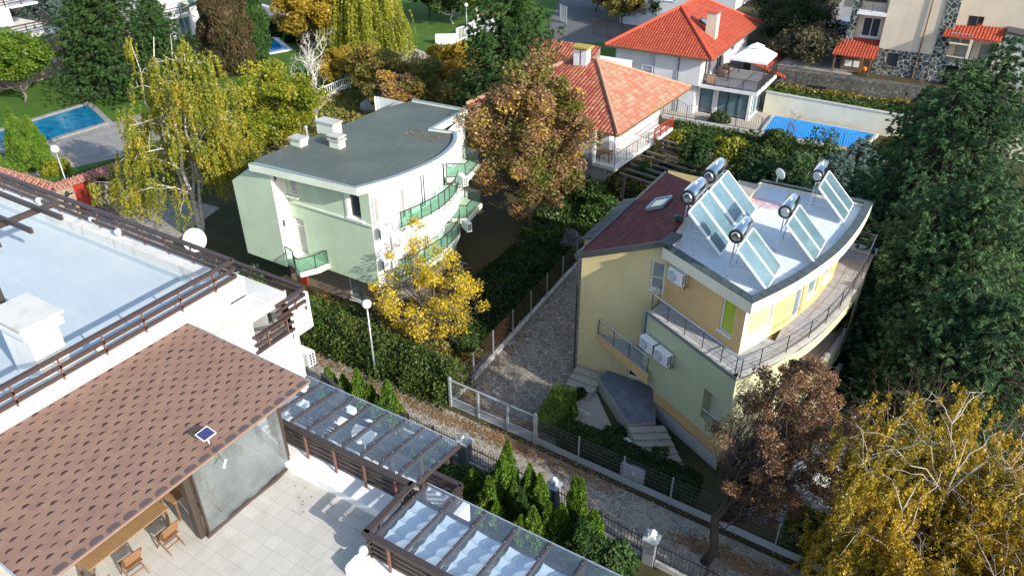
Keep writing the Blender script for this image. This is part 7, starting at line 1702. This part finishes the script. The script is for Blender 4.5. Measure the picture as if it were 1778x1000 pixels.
for k, (px, py, h, rr_, lab) in enumerate(tt):
    column_tree(lab, top(px, py, h+.4), h+.4, rr_*1.25, 'lf_thuja' if k not in (10, 11) else 'lf_cypress', 140+k, n=5200, size=.055, group='thujas beside the lane')
for k, (px, py, h, rr_, lab) in enumerate(((893, 838, 2.3, .45, 'bright thuja between the tall bright one and the middle one'), (862, 872, 2.0, .4, 'short thuja touching the canopy glass edge at the left end of the row'), (905, 895, 2.2, .45, 'front thuja overlapping the canopy edge in the middle of the row'), (985, 905, 2.2, .45, 'thuja in the front of the row right of centre'), (820, 815, 1.9, .5, 'dull green thuja at the canopy corner'), (1032, 885, 2.6, .55, 'dark broad thuja right of the slim twins'))):
    column_tree(lab, top(px, py, h), h, rr_*1.15, 'lf_thuja', 270+k, n=5200, size=.055, group='thujas beside the lane')
for k, (x, y, rx, h, lab) in enumerate(((-13.6, 17.9, 1.0, 1.3, 'dark bush below the corner of the upper glass canopy'), (-12.2, 18.0, 1.2, 1.3, 'dark shaded bush between canopy corner and the first bright thuja'), (-6.6, 17.3, 1.35, 2.1, 'big dark rounded bush by the black iron fence'), (-5.9, 15.9, 1.5, 2.3, 'big dark rounded bush nearest the lower glass canopy'), (-15.5, 18.2, 1.2, 1.2, 'dark bush beneath the glass canopy'), (-10.6, 16.8, 1.2, 1.0, 'dark low growth among the thujas'))):
    bush(lab, (x, y, 0), rx, rx*.85, h, 'lf_cypress', 160+k, 7000, .08, lobes=18)
# brown tree in front
broadleaf('half-dead tree with sparse brown leaves and dark trunk leaning over the lane', (-3.7, 19.75, 0), 9.9, 2.4, 'lf_brown', 170, zc=2.4, clumps=190, leaves=27000, size=.052, bark='bark_dark', lean=(1.7, 1.5), taper=.5, twigs=5, crs=.135, lth=.2, fork=.35, r0=.2, name='withered_tree', sx=1.0)
# golden birches
weeping('golden birch with pale forked branches at the bottom right', (2.5, 20.7, 0), 9.2, 3.6, 'lf_gold', 181, stems=7, strands=2600, slen=(.3, 1.3), per=46, size=.048, bark='birch_bark_grey', r0=.10, upright=.9, spread=.72, drop=2.6, fine=1)
weeping('golden birch cut by the right edge at the bottom', (5.6, 20.0, 0), 8.4, 3.4, 'lf_gold', 182, stems=6, strands=2300, slen=(.3, 1.3), per=44, size=.048, bark='birch_bark_grey', r0=.09, upright=.9, spread=.65, drop=2.0, fine=1)
bush('orange-gold shrubbery in the bottom right corner', (3.4, 18.2, 0), 3.4, 2.0, 2.6, 'lf_gold', 183, 60000, .045)
bare_tree('thin bare birch sapling with reddish twigs in front of the big conifers', (1.2, 26.5, 0), 6.5, 1, 184, r0=.05, depth=3, nb=5, bark='twig_brown')
bare_tree('bare reddish-twigged birch at the right in front of the dark conifer', (5.6, 27, 0), 7.5, 1, 185, r0=.06, depth=3, nb=5, bark='twig_brown')
# big conifers on the right
big = [(1765, 60, 15, 4.6, 'huge green conifer at the upper right corner'), (1690, 100, 14, 4.2, 'tall conifer second from the upper right corner'), (1625, 150, 11.5, 3.6, 'conifer with light tips beside the white garden wall'), (1735, 300, 11, 4.2, 'big conifer at the right edge, half way up'), (1650, 320, 10, 3.8, 'big dark conifer in the middle of the right-hand group'), (1605, 400, 8, 2.6, 'conifer nearest the curved terrace of the yellow house'), (1700, 480, 8, 4.0, 'broad conifer above the golden birches'), (1640, 540, 6.5, 2.5, 'low conifer between the terrace and the golden birches'), (1770, 520, 8, 3.6, 'conifer cut by the right edge above the golden birch')]
for k, (px, py, h, rr_, lab) in enumerate(big):
    conifer(lab, top(px, py, h), h, rr_, 'lf_conifer', 190+k, levels=34, boughs=14, per=240, size=.115, droop=.32, tipup=.18, pw=.6, irr=.35)
# dark conifers and shrubs between yellow house and covered pool
mid = [(1215, 222, 4.6, 1.9, 'lf_cypress', 'upright dark juniper left of the first water tank'), (1395, 265, 4.5, 2.0, 'lf_conifer', 'dark conifer behind the highest water tank'), (1450, 268, 4.2, 2.0, 'lf_spruce_blue', 'blue-grey spruce beside the covered pool'), (1500, 240, 4.5, 1.8, 'lf_spruce_blue', 'second blue-grey spruce at the far corner of the covered pool'), (1500, 300, 5.0, 2.4, 'lf_conifer', 'dark conifer behind the right end of the silver roof'), (1545, 330, 6, 2.6, 'lf_conifer', 'dark conifer right of the silver roof end'), (1118, 285, 2.4, 1.1, 'lf_cypress', 'small pointed conifer by the timber pergola'), (1330, 280, 3.2, 1.8, 'lf_conifer', 'dark low conifer behind the middle of the silver roof')]
for k, (px, py, h, rr_, m, lab) in enumerate(mid):
    conifer(lab, top(px, py, h), h, rr_, m, 210+k, levels=18, boughs=10, per=110, size=.13, pw=.55, droop=.2, tipup=.35)
mb_ = [(1095, 325, 2.0, 1.8, 'lf_russet', 'brown-green bush left of the maroon roof'), (1050, 370, 2.0, 1.5, 'lf_laurel', 'bright green spreading shrub left of the maroon roof edge'), (1270, 265, 2.0, 1.5, 'lf_yellowgreen', 'yellow-green bush behind the leftmost water tanks'), (1310, 275, 1.8, 1.6, 'lf_shrub', 'green bush behind the silver roof, below the covered pool'), (1420, 262, 2.0, 2.6, 'lf_shrub', 'loose shrub standing in front of the blue covered pool'), (1185, 250, 1.6, 1.5, 'lf_yellowgreen', 'light bush beside the old house garden'), (1350, 250, 1.6, 1.8, 'lf_shrub', 'thin bush at the left end of the covered pool'), (1250, 205, 1.2, 1.0, 'lf_shrub', 'low bush in front of the arched iron fence'), (1030, 340, 1.6, 1.4, 'lf_shrub', 'shaded shrub under the old house'), (1150, 300, 1.6, 1.2, 'lf_ivy', 'dark shrub beside the timber pergola'), (1560, 265, 2.0, 1.6, 'lf_russet', 'russet shrub at the far end of the white garden wall')]
for k, (px, py, rr_, h, m, lab) in enumerate(mb_):
    bush(lab, gb(px, py+10), rr_, rr_*.8, h, m, 230+k, 900 if k == 4 else 4600, .11, core=(k not in (4, 6)), lobes=9 if k == 4 else 16)
bare_tree('leafless reddish shrub in front of the covered pool', gb(1365, 262), 3.2, 1, 240, r0=.05, depth=3, nb=5, bark='twig_brown'); bare_tree('leafless dry stems against the dry-stone wall', gb(1590, 178, 1.75), 3.0, 1, 241, r0=.04, depth=3, nb=5, bark='twig_brown')
bush('reddish vine on the railing of the old house', (-19.6, 52.4, 0), 1.0, 1.4, 3.4, 'lf_russet', 242, 3000, .10, core=False)
field('weeds along the foot of the dry-stone wall', [(-15.5, 72.6), (-9, 72.8), (-2, 73.4), (-2, 74.2), (-9, 73.6), (-15.5, 73.5)], 2500, 'lf_russet', .14, 209, .6, 'weeds', 'weeds', z0=1.77)
def lift(name, dz): pass

r = rng(12); P = np.stack([r.uniform(-27, -24.3, 130), r.uniform(32.0, 33.3, 130), np.full(130, 8.31)], 1); litter('dry leaves gathered at the stepped edge of the green house roof', P, 'lf_litter', .05, 310)
P = np.stack([r.uniform(-17.4, -10.5, 60), r.uniform(8.9, 9.9, 60), np.full(60, 8.0)], 1); litter('few dry leaves along the kerb of the tiled terrace', P, 'lf_litter', .03, 311)
P = np.stack([r.uniform(-9, -3, 140), r.uniform(26, 36, 140), np.full(140, 8.225)], 1); P = P[(P[:, 0] > -8.4)&(P[:, 1] > 27.2-(P[:, 0]+8.4)*.4)&(P[:, 0] < -3.6+(P[:, 1]-28)*.12)]; litter('small dry leaves scattered on the silver roof', P, 'lf_litter', .03, 312)

field('greenery in the strip between the old house and the covered pool', [(-19, 58), (-5, 58), (-5, 64.3), (-22, 64.3)], 9000, 'lf_shrub', .13, 320, .6)
